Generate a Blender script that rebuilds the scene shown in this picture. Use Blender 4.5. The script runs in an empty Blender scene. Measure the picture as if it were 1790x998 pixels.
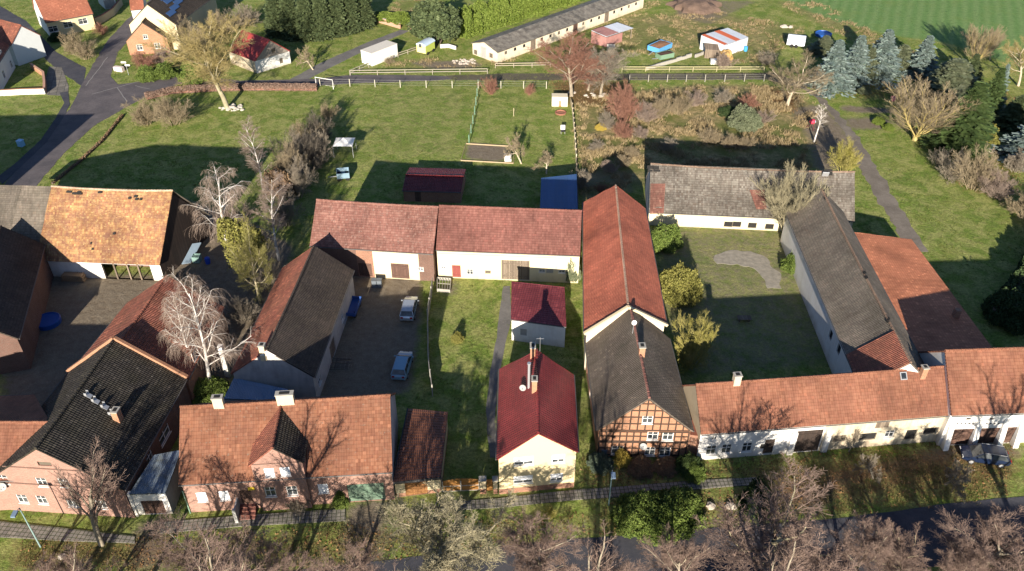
import bpy, math, random
import numpy as np
from mathutils import Vector, Matrix, noise
R = math.radians
S = bpy.context.scene
COL = S.collection
# ------------------------------------------------------------------ camera
FPX, TH, CAMH, CX, CY = 1450.0, R(36.5), 65.0, 895.0, 499.0
cd = bpy.data.cameras.new('camera'); cam = bpy.data.objects.new('camera', cd); COL.objects.link(cam)
cam.location = (0, 0, CAMH); cam.rotation_euler = (R(90) - TH, 0, 0)
cd.sensor_width = 36; cd.lens = 36 * FPX / 1790; cd.clip_start = 0.5; cd.clip_end = 6000
S.camera = cam
# ------------------------------------------------------------------ sky, sun, exposure
SUN_AZ, SUN_EL = R(7.0), R(17.7)          # shadows run towards +Y, turned 7 degrees to the right
w = bpy.data.worlds.new('World'); S.world = w; w.use_nodes = True
nt = w.node_tree; sky = nt.nodes.new('ShaderNodeTexSky'); sky.sky_type = 'NISHITA'; sky.sun_disc = False
sky.sun_elevation = SUN_EL; sky.sun_rotation = R(180) + SUN_AZ; sky.air_density = 1.0; sky.dust_density = 0.6; sky.ozone_density = 1.2
mx = nt.nodes.new('ShaderNodeMix'); mx.data_type = 'RGBA'; mx.blend_type = 'MULTIPLY'; mx.inputs[0].default_value = 1; mx.inputs[7].default_value = (0.80, 0.95, 1.22, 1)
nt.links.new(sky.outputs[0], mx.inputs[6]); nt.links.new(mx.outputs[2], nt.nodes['Background'].inputs[0]); nt.nodes['Background'].inputs[1].default_value = 0.045
ld = bpy.data.lights.new('sun', 'SUN'); ld.energy = 4.6; ld.angle = R(0.53); ld.color = (1.0, 0.90, 0.765)
sun = bpy.data.objects.new('sun', ld); COL.objects.link(sun)
sdir = Vector((math.sin(SUN_AZ) * math.cos(SUN_EL), math.cos(SUN_AZ) * math.cos(SUN_EL), -math.sin(SUN_EL)))
sun.rotation_euler = sdir.to_track_quat('-Z', 'Y').to_euler(); sun.location = (-30, -60, 60)
S.view_settings.view_transform = 'Standard'; S.view_settings.look = 'None'
S.view_settings.exposure = 1.3; S.view_settings.gamma = 1; S.view_settings.use_curve_mapping = False
# ------------------------------------------------------------------ pixel -> place helpers
_c, _s = math.cos(TH), math.sin(TH)
def ray(px, py):
    u = (px - CX) / FPX; v = -(py - CY) / FPX
    return Vector((u, _c + v * _s, -_s + v * _c))
def G(px, py, z=0.0):
    r = ray(px, py); t = (z - CAMH) / r.z
    return Vector((r.x * t, r.y * t, z))
def row(x, y, z):
    dz = z - CAMH; d = y * _c - dz * _s; up = y * _s + dz * _c
    return CY - FPX * up / d
def zof(x, y, py):
    lo, hi = -5, 45
    for _ in range(50):
        m = (lo + hi) / 2
        if row(x, y, m) > py: lo = m
        else: hi = m
    return lo
def hgt(bpx, tpy):
    b = G(*bpx); return zof(b.x, b.y, tpy)
def V2(p): return Vector((p[0], p[1], 0))
def unit(a, b):
    d = Vector((b[0] - a[0], b[1] - a[1], 0)); return d.normalized()
UP = Vector((0, 0, 1))
# ------------------------------------------------------------------ materials
MATS = {}
class N:
    """small node-graph writer"""
    def __init__(s, name):
        s.m = bpy.data.materials.new(name); s.m.use_nodes = True; s.t = s.m.node_tree
        s.b = s.t.nodes['Principled BSDF']; s.b.inputs['Specular IOR Level'].default_value = 0.3; s.b.inputs['Roughness'].default_value = 0.85
    def n(s, typ, ins=None, **kw):
        x = s.t.nodes.new(typ)
        for k, v in kw.items(): setattr(x, k, v)
        for k, v in (ins or {}).items():
            if hasattr(v, 'is_output') or isinstance(v, bpy.types.NodeSocket): s.t.links.new(v, x.inputs[k])
            else: x.inputs[k].default_value = v
        return x
    def math(s, op, a, b=0.0, c=0.0, clamp=False):
        x = s.n('ShaderNodeMath', {0: a, 1: b, 2: c}, operation=op); x.use_clamp = clamp; return x.outputs[0]
    def uv(s, scale=(1, 1, 1)):
        return s.n('ShaderNodeMapping', {0: s.n('ShaderNodeTexCoord').outputs['UV'], 3: scale}).outputs[0]
    def pos(s, scale=(1, 1, 1), rot=(0, 0, 0)):
        return s.n('ShaderNodeMapping', {0: s.n('ShaderNodeNewGeometry').outputs['Position'], 3: scale, 2: rot}).outputs[0]
    def noise(s, vec, scale, detail=4, rough=0.55, out=0, dist=0.0):
        return s.n('ShaderNodeTexNoise', {'Vector': vec, 'Scale': scale, 'Detail': detail, 'Roughness': rough, 'Distortion': dist}).outputs[out]
    def ramp(s, fac, stops, interp='LINEAR'):
        x = s.n('ShaderNodeValToRGB', {0: fac}); cr = x.color_ramp; cr.interpolation = interp
        while len(cr.elements) < len(stops): cr.elements.new(0.5)
        for e, (p, c) in zip(cr.elements, stops):
            e.position = p; e.color = (c[0], c[1], c[2], 1) if not isinstance(c, (int, float)) else (c, c, c, 1)
        return x.outputs[0]
    def mix(s, fac, a, b, mode='MIX'):
        x = s.n('ShaderNodeMix', data_type='RGBA', blend_type=mode)
        for k, v in ((0, fac), (6, a), (7, b)):
            if isinstance(v, bpy.types.NodeSocket): s.t.links.new(v, x.inputs[k])
            else: x.inputs[k].default_value = v if isinstance(v, (int, float)) else (*v[:3], 1)
        return x.outputs[2]
    def bump(s, h, dist, strength=1.0, normal=None):
        x = s.n('ShaderNodeBump', {'Height': h, 'Distance': dist, 'Strength': strength})
        if normal is not None: s.t.links.new(normal, x.inputs['Normal'])
        return x.outputs[0]
    def out(s, col, rough=None, normal=None, metal=None, spec=None):
        for k, v in (('Base Color', col), ('Roughness', rough), ('Normal', normal), ('Metallic', metal), ('Specular IOR Level', spec)):
            if v is None: continue
            if isinstance(v, bpy.types.NodeSocket): s.t.links.new(v, s.b.inputs[k])
            else: s.b.inputs[k].default_value = (*v, 1) if k == 'Base Color' else v
        MATS[s.m.name] = s.m
        return s.m

def flat(name, col, rough=0.7, var=0.18, scale=3.0, metal=0.0, spec=0.3, bump=0.0):
    if name in MATS: return MATS[name]
    g = N(name); v = g.noise(g.pos(), scale, 5, 0.6)
    f = g.math('MULTIPLY_ADD', v, 2 * var, 1 - var)
    c = g.mix(1.0, col, g.n('ShaderNodeCombineColor', {0: f, 1: f, 2: f}).outputs[0], 'MULTIPLY')
    return g.out(c, rough, g.bump(v, bump) if bump else None, metal, spec)

def tile_mat(name, cols, tw=0.24, thh=0.34, patch=0.5, patch_col=None, patch_scale=0.35, lich=None, lich_amt=0.0, rough=0.8, contrast=1.0, streak=0.35, pan=0.03):
    """clay / concrete roof tiles: UV is in metres (u along the eave, v up the slope)"""
    g = N(name); uv = g.uv()
    sx = g.n('ShaderNodeSeparateXYZ', {0: uv}); U, Vv = sx.outputs[0], sx.outputs[1]
    uu = g.math('DIVIDE', U, tw); vv = g.math('DIVIDE', Vv, thh)
    cell = g.n('ShaderNodeCombineXYZ', {0: g.math('FLOOR', uu), 1: g.math('FLOOR', vv), 2: 0.0}).outputs[0]
    rnd = g.n('ShaderNodeTexWhiteNoise', {0: cell}, noise_dimensions='2D').outputs[0]
    col = g.ramp(rnd, [(i / max(1, len(cols) - 1), c) for i, c in enumerate(cols)])
    big = g.noise(uv, patch_scale, 5, 0.6)
    if patch_col: col = g.mix(g.math('MULTIPLY', g.ramp(big, [(0.42, 0.0), (0.68, 1.0)]), patch), col, patch_col)
    col = g.mix(1.0, col, g.ramp(g.noise(g.pos(), 0.22, 5, 0.65), [(0.32, 0.72), (0.5, 1.0), (0.68, 1.22)]), 'MULTIPLY')
    odd = g.math('GREATER_THAN', rnd, 0.965); col = g.mix(g.math('MULTIPLY', odd, 0.5), col, g.mix(1.0, col, (1.5, 1.45, 1.4), 'MULTIPLY'))
    st = g.noise(g.n('ShaderNodeMapping', {0: uv, 3: (2.2, 0.22, 1)}).outputs[0], 1.0, 4, 0.6)
    col = g.mix(streak, col, g.ramp(st, [(0.3, 0.45), (0.7, 1.35)]), 'MULTIPLY')
    if lich:
        sp = g.noise(uv, 2.6, 6, 0.75)
        col = g.mix(g.ramp(sp, [(0.60 - 0.16 * lich_amt, 0.0), (0.70 - 0.12 * lich_amt, 1.0)]), col, lich)
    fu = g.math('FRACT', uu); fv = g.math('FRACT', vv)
    # shade of the open lap is painted at the tile foot, and columns darken at their edges; relief comes from the bump
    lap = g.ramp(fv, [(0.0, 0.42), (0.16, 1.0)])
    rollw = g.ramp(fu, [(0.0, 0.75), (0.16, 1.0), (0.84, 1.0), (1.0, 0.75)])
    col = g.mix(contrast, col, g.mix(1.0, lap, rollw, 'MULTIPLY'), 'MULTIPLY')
    prof = g.math('SINE', g.math('MULTIPLY', uu, 2 * math.pi))
    h = g.math('ADD', g.math('MULTIPLY', prof, pan), g.math('ADD', g.math('MULTIPLY', fv, -0.03), g.math('MULTIPLY', rnd, 0.02)))
    return g.out(col, rough, g.bump(h, 1.0, 0.8), spec=0.25)

def brick_mat(name, c1, c2, mortar, dirt=0.25, bw=0.25, bh=0.077):
    g = N(name); uv = g.uv()
    b = g.n('ShaderNodeTexBrick', {'Vector': uv, 'Color1': (*c1, 1), 'Color2': (*c2, 1), 'Mortar': (*mortar, 1), 'Scale': 1.0, 'Mortar Size': 0.009, 'Brick Width': bw, 'Row Height': bh, 'Bias': 0.0})
    d = g.noise(uv, 0.6, 6, 0.65); d2 = g.noise(uv, 7.0, 3, 0.6)
    col = g.mix(dirt * 2, b.outputs[0], g.ramp(d, [(0.25, 0.55), (0.7, 1.2)]), 'MULTIPLY')
    col = g.mix(0.5, col, g.ramp(d2, [(0.3, 0.75), (0.7, 1.2)]), 'MULTIPLY')
    return g.out(col, 0.9, g.bump(b.outputs[1], 0.008, 0.6))

def plaster_mat(name, col, dirt_col, dirt=0.3, low=0.5, scale=0.5):
    g = N(name); uv = g.uv(); sx = g.n('ShaderNodeSeparateXYZ', {0: uv})
    n1 = g.noise(uv, scale, 6, 0.7); n2 = g.noise(g.n('ShaderNodeMapping', {0: uv, 3: (2.5, 0.35, 1)}).outputs[0], 1.0, 5, 0.65)
    foot = g.math('SUBTRACT', 1.0, g.math('DIVIDE', sx.outputs[1], 1.2), clamp=True)        # splash dirt of the wall foot
    f = g.math('ADD', g.math('MULTIPLY', g.ramp(n1, [(0.42, 0.0), (0.72, 1.0)]), dirt), g.math('MULTIPLY', g.ramp(n2, [(0.45, 0.0), (0.75, 1.0)]), dirt * 0.7))
    f = g.math('ADD', f, g.math('MULTIPLY', g.math('MULTIPLY', foot, n1), low), clamp=True)
    return g.out(g.mix(f, col, dirt_col), 0.9, g.bump(g.noise(uv, 14, 4), 0.01, 0.4))

def plank_mat(name, cols, pw=0.14, along='v'):
    g = N(name); uv = g.uv(); sx = g.n('ShaderNodeSeparateXYZ', {0: uv})
    a = g.math('DIVIDE', sx.outputs[0 if along == 'v' else 1], pw)
    r = g.n('ShaderNodeTexWhiteNoise', {1: g.math('FLOOR', a)}, noise_dimensions='1D').outputs[0]
    c = g.ramp(r, [(i / (len(cols) - 1), q) for i, q in enumerate(cols)])
    gr = g.noise(g.n('ShaderNodeMapping', {0: uv, 3: (9, 0.8, 1) if along == 'v' else (0.8, 9, 1)}).outputs[0], 1.5, 4, 0.6)
    c = g.mix(0.6, c, g.ramp(gr, [(0.3, 0.65), (0.7, 1.25)]), 'MULTIPLY')
    e = g.ramp(g.math('FRACT', a), [(0.0, 0.0), (0.08, 1.0), (0.92, 1.0), (1.0, 0.0)])
    c = g.mix(0.7, c, g.ramp(e, [(0.0, 0.3), (1.0, 1.0)]), 'MULTIPLY')
    return g.out(c, 0.8, g.bump(e, 0.01))

def corr_mat(name, cols, pitch=0.18, dirt=(0.05, 0.045, 0.03), amt=0.4, rough=0.6):
    g = N(name); uv = g.uv(); sx = g.n('ShaderNodeSeparateXYZ', {0: uv})
    n1 = g.noise(uv, 0.8, 6, 0.7); sheet = g.n('ShaderNodeTexWhiteNoise', {1: g.math('FLOOR', g.math('DIVIDE', sx.outputs[0], 1.0))}, noise_dimensions='1D').outputs[0]
    c = g.ramp(sheet, [(i / (len(cols) - 1), q) for i, q in enumerate(cols)])
    c = g.mix(g.math('MULTIPLY', g.ramp(n1, [(0.4, 0.0), (0.75, 1.0)]), amt), c, dirt)
    seam = g.ramp(g.math('FRACT', g.math('DIVIDE', sx.outputs[1], 1.6)), [(0.0, 0.6), (0.03, 1.0)])
    c = g.mix(0.8, c, seam, 'MULTIPLY')
    h = g.math('SINE', g.math('MULTIPLY', sx.outputs[0], 2 * math.pi / pitch))
    return g.out(c, rough, g.bump(h, 0.02), spec=0.4)

def leaf_mat(name, cols, scale=0.9, trans=0.15):
    g = N(name); p = g.pos()
    n = g.noise(p, scale, 3, 0.6); r = g.n('ShaderNodeNewGeometry').outputs['Random Per Island']
    f = g.math('ADD', g.math('MULTIPLY', n, 0.5), g.math('MULTIPLY', r, 0.5))
    g.out(g.ramp(f, [(0.2 + 0.6 * i / (len(cols) - 1), c) for i, c in enumerate(cols)]), 0.7, spec=0.2)
    if trans: g.b.inputs['Subsurface Weight'].default_value = 0.0
    return g.m

def bark_mat(name, c1, c2, scale=2.0):
    g = N(name); p = g.n('ShaderNodeTexCoord').outputs['Object']
    n = g.noise(g.n('ShaderNodeMapping', {0: p, 3: (1, 1, 0.5)}).outputs[0], scale, 5, 0.7)
    return g.out(g.mix(g.ramp(n, [(0.35, 0.0), (0.65, 1.0)]), c1, c2), 0.9, spec=0.15)
# ------------------------------------------------------------------ mesh helpers
def tag(o, label=None, cat=None, group=None, kind=None):
    if label: o['label'] = label
    if cat: o['category'] = cat
    if group: o['group'] = group
    if kind: o['kind'] = kind
    return o
ORG = {}
class MB:
    def __init__(s): s.v, s.f, s.uv, s.mi, s.mats = [], [], [], [], []
    def poly(s, pts, uv=None, mat=None):
        b = len(s.v); s.v += [tuple(p) for p in pts]; s.f.append(tuple(range(b, b + len(pts))))
        if uv is None:
            p0 = Vector(pts[0]); e = Vector(pts[1]) - p0; n = e.cross(Vector(pts[2]) - p0)
            if n.length < 1e-9: uv = [(0, 0)] * len(pts)
            else:
                n.normalize()
                a = UP.cross(n); a = Vector((1, 0, 0)) if a.length < .2 else a.normalized(); c = n.cross(a)
                uv = [(Vector(p).dot(a), Vector(p).dot(c)) for p in pts]
        s.uv += uv
        if mat is None: s.mi.append(0 if s.mats else -1)
        else:
            if mat not in s.mats: s.mats.append(mat)
            s.mi.append(s.mats.index(mat))
    def obox(s, o, a, b, c, mat=None):
        """box from corner o with edge vectors a, b, c (right handed)"""
        o, a, b, c = map(Vector, (o, a, b, c))
        if a.cross(b).dot(c) < 0: a, b = b, a
        P = lambda i, j, k: o + a * i + b * j + c * k
        for q in ([(0,0,0),(0,1,0),(1,1,0),(1,0,0)], [(0,0,1),(1,0,1),(1,1,1),(0,1,1)], [(0,0,0),(1,0,0),(1,0,1),(0,0,1)],
                  [(1,0,0),(1,1,0),(1,1,1),(1,0,1)], [(1,1,0),(0,1,0),(0,1,1),(1,1,1)], [(0,1,0),(0,0,0),(0,0,1),(0,1,1)]):
            s.poly([P(*t) for t in q], mat=mat)
        return s
    def box(s, c, size, d=Vector((1, 0, 0)), mat=None):
        """box centred in plan on c (z of c is its bottom), first axis along d"""
        d = V2(d).normalized(); e = Vector((-d.y, d.x, 0)); c = Vector(c)
        return s.obox(c - d * size[0] / 2 - e * size[1] / 2, d * size[0], e * size[1], UP * size[2], mat)
    def bar(s, a, b, w, h=None, up=UP, mat=None):
        a, b = Vector(a), Vector(b); h = h or w; d = b - a
        x = d.cross(up)
        if x.length < 1e-6: x = d.cross(Vector((1, 0, 0)))
        x.normalize(); y = x.cross(d).normalized()
        return s.obox(a - x * w / 2 - y * h / 2, x * w, d, y * h, mat)
    def tube(s, pts, rs, n=6, cap=True, mat=None):
        pts = [Vector(p) for p in pts]; rings = []; ref = None
        for i, p in enumerate(pts):
            d = (pts[min(i + 1, len(pts) - 1)] - pts[max(i - 1, 0)]).normalized()
            x = ref if ref is not None else (Vector((1, 0, 0)) if abs(d.x) < .8 else Vector((0, 1, 0)))
            x = (x - d * x.dot(d)).normalized(); ref = x; y = d.cross(x); r = rs[i] if hasattr(rs, '__len__') else rs
            rings.append([p + x * (r * math.cos(2 * math.pi * k / n)) + y * (r * math.sin(2 * math.pi * k / n)) for k in range(n)])
        for a, b in zip(rings, rings[1:]):
            for k in range(n): s.poly([a[k], a[(k + 1) % n], b[(k + 1) % n], b[k]], mat=mat)
        if cap: s.poly(rings[0][::-1], mat=mat); s.poly(rings[-1], mat=mat)
        return s
    def lathe(s, c, prof, n=12, mat=None):
        c = Vector(c); rings = [[c + Vector((r * math.cos(2 * math.pi * k / n), r * math.sin(2 * math.pi * k / n), z)) for k in range(n)] for r, z in prof]
        for a, b in zip(rings, rings[1:]):
            for k in range(n): s.poly([a[k], a[(k + 1) % n], b[(k + 1) % n], b[k]], mat=mat)
        s.poly(rings[0][::-1], mat=mat); s.poly(rings[-1], mat=mat)
        return s
    def build(s, name, mat=None, parent=None, smooth=False, merge=False):
        me = bpy.data.meshes.new(name); org = Vector(ORG[parent.name]) if parent is not None else Vector((0, 0, 0))
        me.from_pydata([(p[0] - org.x, p[1] - org.y, p[2] - org.z) for p in s.v], [], s.f)
        ul = me.uv_layers.new(name='UVMap'); ul.data.foreach_set('uv', [c for q in s.uv for c in q])
        if s.mats:
            for m in s.mats: me.materials.append(m)
            me.polygons.foreach_set('material_index', [max(0, i) for i in s.mi])
        elif mat is not None: me.materials.append(mat)
        if smooth: me.polygons.foreach_set('use_smooth', [True] * len(me.polygons))
        o = bpy.data.objects.new(name, me); COL.objects.link(o)
        if parent is not None:
            o.parent = parent
        ORG[o.name] = tuple(org)
        return o
def empty(name, loc, label, cat, group=None):
    o = bpy.data.objects.new(name, None); COL.objects.link(o); o.location = loc; ORG[o.name] = tuple(loc)
    o.empty_display_size = .3
    return tag(o, label, cat, group)
def solo(mb, name, mat, label, cat, group=None, smooth=False):
    """a thing that is one mesh: its origin sits at its base"""
    xs = [p[0] for p in mb.v]; ys = [p[1] for p in mb.v]; zs = [p[2] for p in mb.v]
    org = Vector(((min(xs) + max(xs)) / 2, (min(ys) + max(ys)) / 2, min(zs)))
    mb.v = [(p[0] - org.x, p[1] - org.y, p[2] - org.z) for p in mb.v]
    o = mb.build(name, mat, None, smooth); o.location = org; ORG[o.name] = tuple(org)
    return tag(o, label, cat, group)
rng = random.Random(7)
# ------------------------------------------------------------------ ground
def pix(pts, z=0.0): return [(G(x, y, z).x, G(x, y, z).y) for x, y in pts]
def inside(X, Y, poly):
    r = np.zeros(X.shape, bool); n = len(poly)
    for i in range(n):
        x1, y1 = poly[i]; x2, y2 = poly[(i + 1) % n]
        if y1 == y2: continue
        c = ((y1 > Y) != (y2 > Y)) & (X < (x2 - x1) * (Y - y1) / (y2 - y1) + x1); r ^= c
    return r
def blur(a, k, n=3):
    for _ in range(n):
        for ax in (0, 1):
            p = np.pad(a, [(k + 1, k) if i == ax else (0, 0) for i in (0, 1)], mode='edge'); c = np.cumsum(p, axis=ax)
            m = a.shape[ax]
            a = (np.take(c, range(2 * k + 1, 2 * k + 1 + m), ax) - np.take(c, range(0, m), ax)) / (2 * k + 1)
    return a
gx = np.arange(-170, 170.01, 0.6); gy = np.arange(28, 250.01, 0.6)
GX, GY = np.meshgrid(gx, gy)
def zone(polys, val=1.0, soft=2):
    a = np.zeros(GX.shape)
    for p in polys:
        v = val
        if isinstance(p, tuple): p, v = p
        a = np.maximum(a, inside(GX, GY, pix(p)) * v)
    return blur(a, soft)
DRY = zone([([(1008,172),(1180,150),(1340,148),(1425,182),(1420,300),(1100,330),(1012,370)], 1.0), ([(1030,30),(1250,18),(1420,50),(1330,118),(1210,100),(1080,96)], .6),
            ([(640,116),(730,98),(830,105),(960,40),(1130,0),(1190,0),(1010,60),(880,118),(700,124)], .55), ([(890,40),(1040,-10),(800,70),(770,85)], .5),
            ([(645,150),(830,150),(820,275),(700,280),(640,260)], .36), ([(1520,230),(1620,250),(1600,330),(1520,330)], .3), ([(640,40),(740,20),(800,0),(700,-10)], .5),
            ([(60,155),(110,170),(70,205),(0,215),(0,165)], .36), ([(1400,30),(1340,0),(1430,0),(1560,70),(1640,110),(1560,110)], .55)])
SOIL = zone([([(0,470),(300,480),(330,560),(230,640),(110,720),(0,735)], .8), ([(520,450),(745,450),(720,690),(500,700)], .95), ([(1140,395),(1400,395),(1470,640),(1200,668),(1150,560)], .5),
             ([(300,340),(420,380),(520,430),(440,600),(400,690),(290,600)], .9), ([(770,490),(810,490),(800,520),(765,520)], .7), ([(700,108),(830,104),(850,118),(760,122)], .8),
             ([(600,880),(690,868),(660,1000),(590,1010)], .9), ([(1340,850),(1660,775),(1790,770),(1790,800),(1650,812),(1470,850),(1450,890),(1370,900)], .85),
             ([(768,868),(870,862),(870,880),(768,885)], .9), ([(1375,190),(1440,180),(1500,250),(1470,300),(1420,300),(1410,240)], .75), ([(1010,290),(1110,300),(1110,350),(1060,322),(1015,355)], .5),
             ([(235,905),(300,900),(300,1000),(210,1000)], .75), ([(1180,-5),(1250,-5),(1240,30),(1185,30)], 1.0), ([(1190,0),(1330,0),(1240,45),(1185,30)], .6), ([(820,248),(890,256),(885,283),(815,278)], 1.0), ([(1465,184),(1565,190),(1568,198),(1470,195)], 1.0), ([(1470,204),(1560,206),(1565,228),(1480,228)], .75), ([(820,255),(815,278),(870,280)], 1.0)], soft=1)
LUSH = zone([([(1335,-20),(1900,-20),(1900,150),(1790,120),(1660,75),(1560,62),(1470,40),(1400,14)], 1.0)], soft=2)
LEAF = zone([([(0,930),(400,930),(990,900),(1330,850),(1790,830),(1790,870),(985,940),(600,990),(0,1010)], .62), ([(1015,800),(1225,805),(1330,835),(1010,860)], .7), ([(1225,812),(1660,778),(1790,775),(1790,830),(1450,850),(1340,880),(1330,835)], .75), ([(0,940),(300,950),(300,1000),(0,1000)], .75), ([(1345,150),(1405,165),(1385,200),(1330,190)], 1.0),
             ([(1480,140),(1560,150),(1570,180),(1480,170)], .5), ([(1560,150),(1790,160),(1790,350),(1680,340)], .5), ([(950,140),(1110,140),(1110,180),(1000,190)], .8)])
def ground():
    bx = np.concatenate(([-3000, -900, -320], gx, [320, 900, 3000])); by = np.concatenate(([-600, -200, -20], gy, [320, 700, 4000]))
    X, Y = np.meshgrid(bx, by); ny, nx = X.shape
    col = np.zeros((ny, nx, 4), np.float32)
    for i, a in enumerate((DRY, SOIL, LUSH, LEAF)): col[..., i] = np.pad(a, 3, mode='edge')
    nz = np.array([[0.0]])
    co = np.stack([X, Y, np.zeros_like(X)], -1).reshape(-1, 3).astype(np.float32)
    idx = np.arange(ny * nx).reshape(ny, nx)
    f = np.stack([idx[:-1, :-1], idx[:-1, 1:], idx[1:, 1:], idx[1:, :-1]], -1).reshape(-1, 4).astype(np.int32)
    me = bpy.data.meshes.new('ground'); me.vertices.add(len(co)); me.vertices.foreach_set('co', co.ravel())
    me.loops.add(f.size); me.loops.foreach_set('vertex_index', f.ravel()); me.polygons.add(len(f))
    me.polygons.foreach_set('loop_start', np.arange(0, f.size, 4, dtype=np.int32)); me.update(calc_edges=True)
    at = me.color_attributes.new('zone', 'FLOAT_COLOR', 'POINT'); at.data.foreach_set('color', col.ravel())
    g = N('ground'); p = g.pos()
    z = g.n('ShaderNodeAttribute', attribute_name='zone'); sp = g.n('ShaderNodeSeparateColor', {0: z.outputs['Color']})
    n0 = g.noise(p, 0.035, 4, 0.6); n1 = g.noise(p, 0.16, 6, 0.65); n2 = g.noise(p, 1.1, 6, 0.7); n3 = g.noise(p, 6.0, 5, 0.7)
    col = g.ramp(n1, [(0.28, (0.094, 0.128, 0.034)), (0.5, (0.126, 0.178, 0.034)), (0.72, (0.202, 0.210, 0.061))])
    col = g.mix(g.ramp(n0, [(0.4, 0.0), (0.65, 0.55)]), col, (0.129, 0.203, 0.031))
    n5 = g.noise(p, 0.42, 5, 0.65, dist=.6); col = g.mix(g.ramp(n5, [(0.42, 0.0), (0.60, 0.9)]), col, (0.255, 0.261, 0.088))
    col = g.mix(g.ramp(n2, [(0.50, 0.0), (0.75, 0.6)]), col, (0.197, 0.178, 0.076))
    col = g.mix(0.75, col, g.ramp(n3, [(0.3, 0.55), (0.5, 1.0), (0.72, 1.5)]), 'MULTIPLY'); n4 = g.noise(p, 2.6, 3, 0.6); col = g.mix(0.7, col, g.ramp(n4, [(0.3, 0.65), (0.5, 1.12), (0.7, 1.6)]), 'MULTIPLY')
    dry = g.mix(g.ramp(n2, [(0.35, 0.0), (0.62, 1.0)]), (0.435, 0.326, 0.167), (0.152, 0.138, 0.058))
    dry = g.mix(g.ramp(n1, [(0.40, 0.0), (0.58, 0.95)]), dry, (0.131, 0.145, 0.043)); dry = g.mix(0.8, dry, g.ramp(n3, [(0.3, 0.5), (0.7, 1.5)]), 'MULTIPLY')
    def sharpen(a): return g.ramp(g.math('ADD', a, g.math('MULTIPLY_ADD', n2, 0.7, -0.35)), [(0.3, 0.0), (0.7, 1.0)])
    col = g.mix(sharpen(sp.outputs[0]), col, dry)
    soil = g.mix(g.ramp(n2, [(0.3, 0.0), (0.7, 1.0)]), (0.152, 0.119, 0.084), (0.232, 0.196, 0.145)); soil = g.mix(0.7, soil, g.ramp(n3, [(0.3, 0.6), (0.7, 1.35)]), 'MULTIPLY')
    col = g.mix(sharpen(sp.outputs[1]), col, soil)
    # winter cereal in drill rows
    wv = g.n('ShaderNodeTexWave', {'Vector': g.pos((1, 1, 1), (0, 0, R(24))), 'Scale': 0.13, 'Distortion': 1.5, 'Detail': 2.0, 'Detail Scale': 1.0}).outputs[1]
    lush = g.mix(g.math('MULTIPLY', wv, 0.5), (0.125, 0.22, 0.068), (0.20, 0.28, 0.11)); lush = g.mix(0.55, lush, g.ramp(n2, [(0.3, 0.65), (0.7, 1.35)]), 'MULTIPLY')
    lush = g.mix(g.ramp(n1, [(0.5, 0.0), (0.75, 0.5)]), lush, (0.174, 0.232, 0.058))
    col = g.mix(sharpen(sp.outputs[2]), col, lush)
    leaf = g.mix(g.ramp(n3, [(0.4, 0.0), (0.6, 1.0)]), (0.189, 0.090, 0.041), (0.109, 0.087, 0.043))
    lf = g.n('ShaderNodeMath', {0: z.outputs['Alpha'], 1: g.math('MULTIPLY_ADD', n2, 0.9, -0.45)}, operation='ADD').outputs[0]
    col = g.mix(g.ramp(lf, [(0.35, 0.0), (0.75, 0.9)]), col, leaf)
    h = g.math('ADD', g.math('MULTIPLY', n2, 0.5), g.math('MULTIPLY', n3, 0.25))
    g.out(col, 0.95, g.bump(h, 0.35, 0.9), spec=0.1)
    me.materials.append(g.m); o = bpy.data.objects.new('ground', me); COL.objects.link(o)
    tag(o, 'wintry village ground of mown grass, dry meadow, bare earth and green field', None, None, 'structure')
ground()

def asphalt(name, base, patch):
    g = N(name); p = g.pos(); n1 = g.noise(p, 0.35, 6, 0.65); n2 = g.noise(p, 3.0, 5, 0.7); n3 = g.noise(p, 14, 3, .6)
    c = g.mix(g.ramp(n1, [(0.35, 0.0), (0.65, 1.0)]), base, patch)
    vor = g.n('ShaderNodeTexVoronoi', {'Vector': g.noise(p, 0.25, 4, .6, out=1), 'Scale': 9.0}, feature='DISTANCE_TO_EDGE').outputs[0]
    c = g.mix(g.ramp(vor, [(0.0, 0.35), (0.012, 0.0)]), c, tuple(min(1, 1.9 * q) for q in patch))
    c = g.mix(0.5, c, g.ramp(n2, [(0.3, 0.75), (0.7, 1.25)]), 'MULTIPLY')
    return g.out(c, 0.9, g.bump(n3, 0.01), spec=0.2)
def paver(name, cols, size=(0.4, 0.4), joint=(0.05, 0.06, 0.03)):
    g = N(name); uv = g.uv()
    b = g.n('ShaderNodeTexBrick', {'Vector': uv, 'Color1': (*cols[0], 1), 'Color2': (*cols[1], 1), 'Mortar': (*joint, 1), 'Scale': 1.0, 'Mortar Size': 0.03, 'Brick Width': size[0], 'Row Height': size[1]}); b.offset = 0.0
    c = g.mix(0.6, b.outputs[0], g.ramp(g.noise(uv, 0.8, 6, .7), [(0.3, .5), (0.7, 1.25)]), 'MULTIPLY')
    moss = g.ramp(g.noise(uv, 1.6, 5, .7), [(0.52, 0.0), (0.7, 0.8)]); c = g.mix(moss, c, (0.06, 0.065, 0.03))
    return g.out(c, 0.9, g.bump(b.outputs[1], -0.01))
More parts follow.
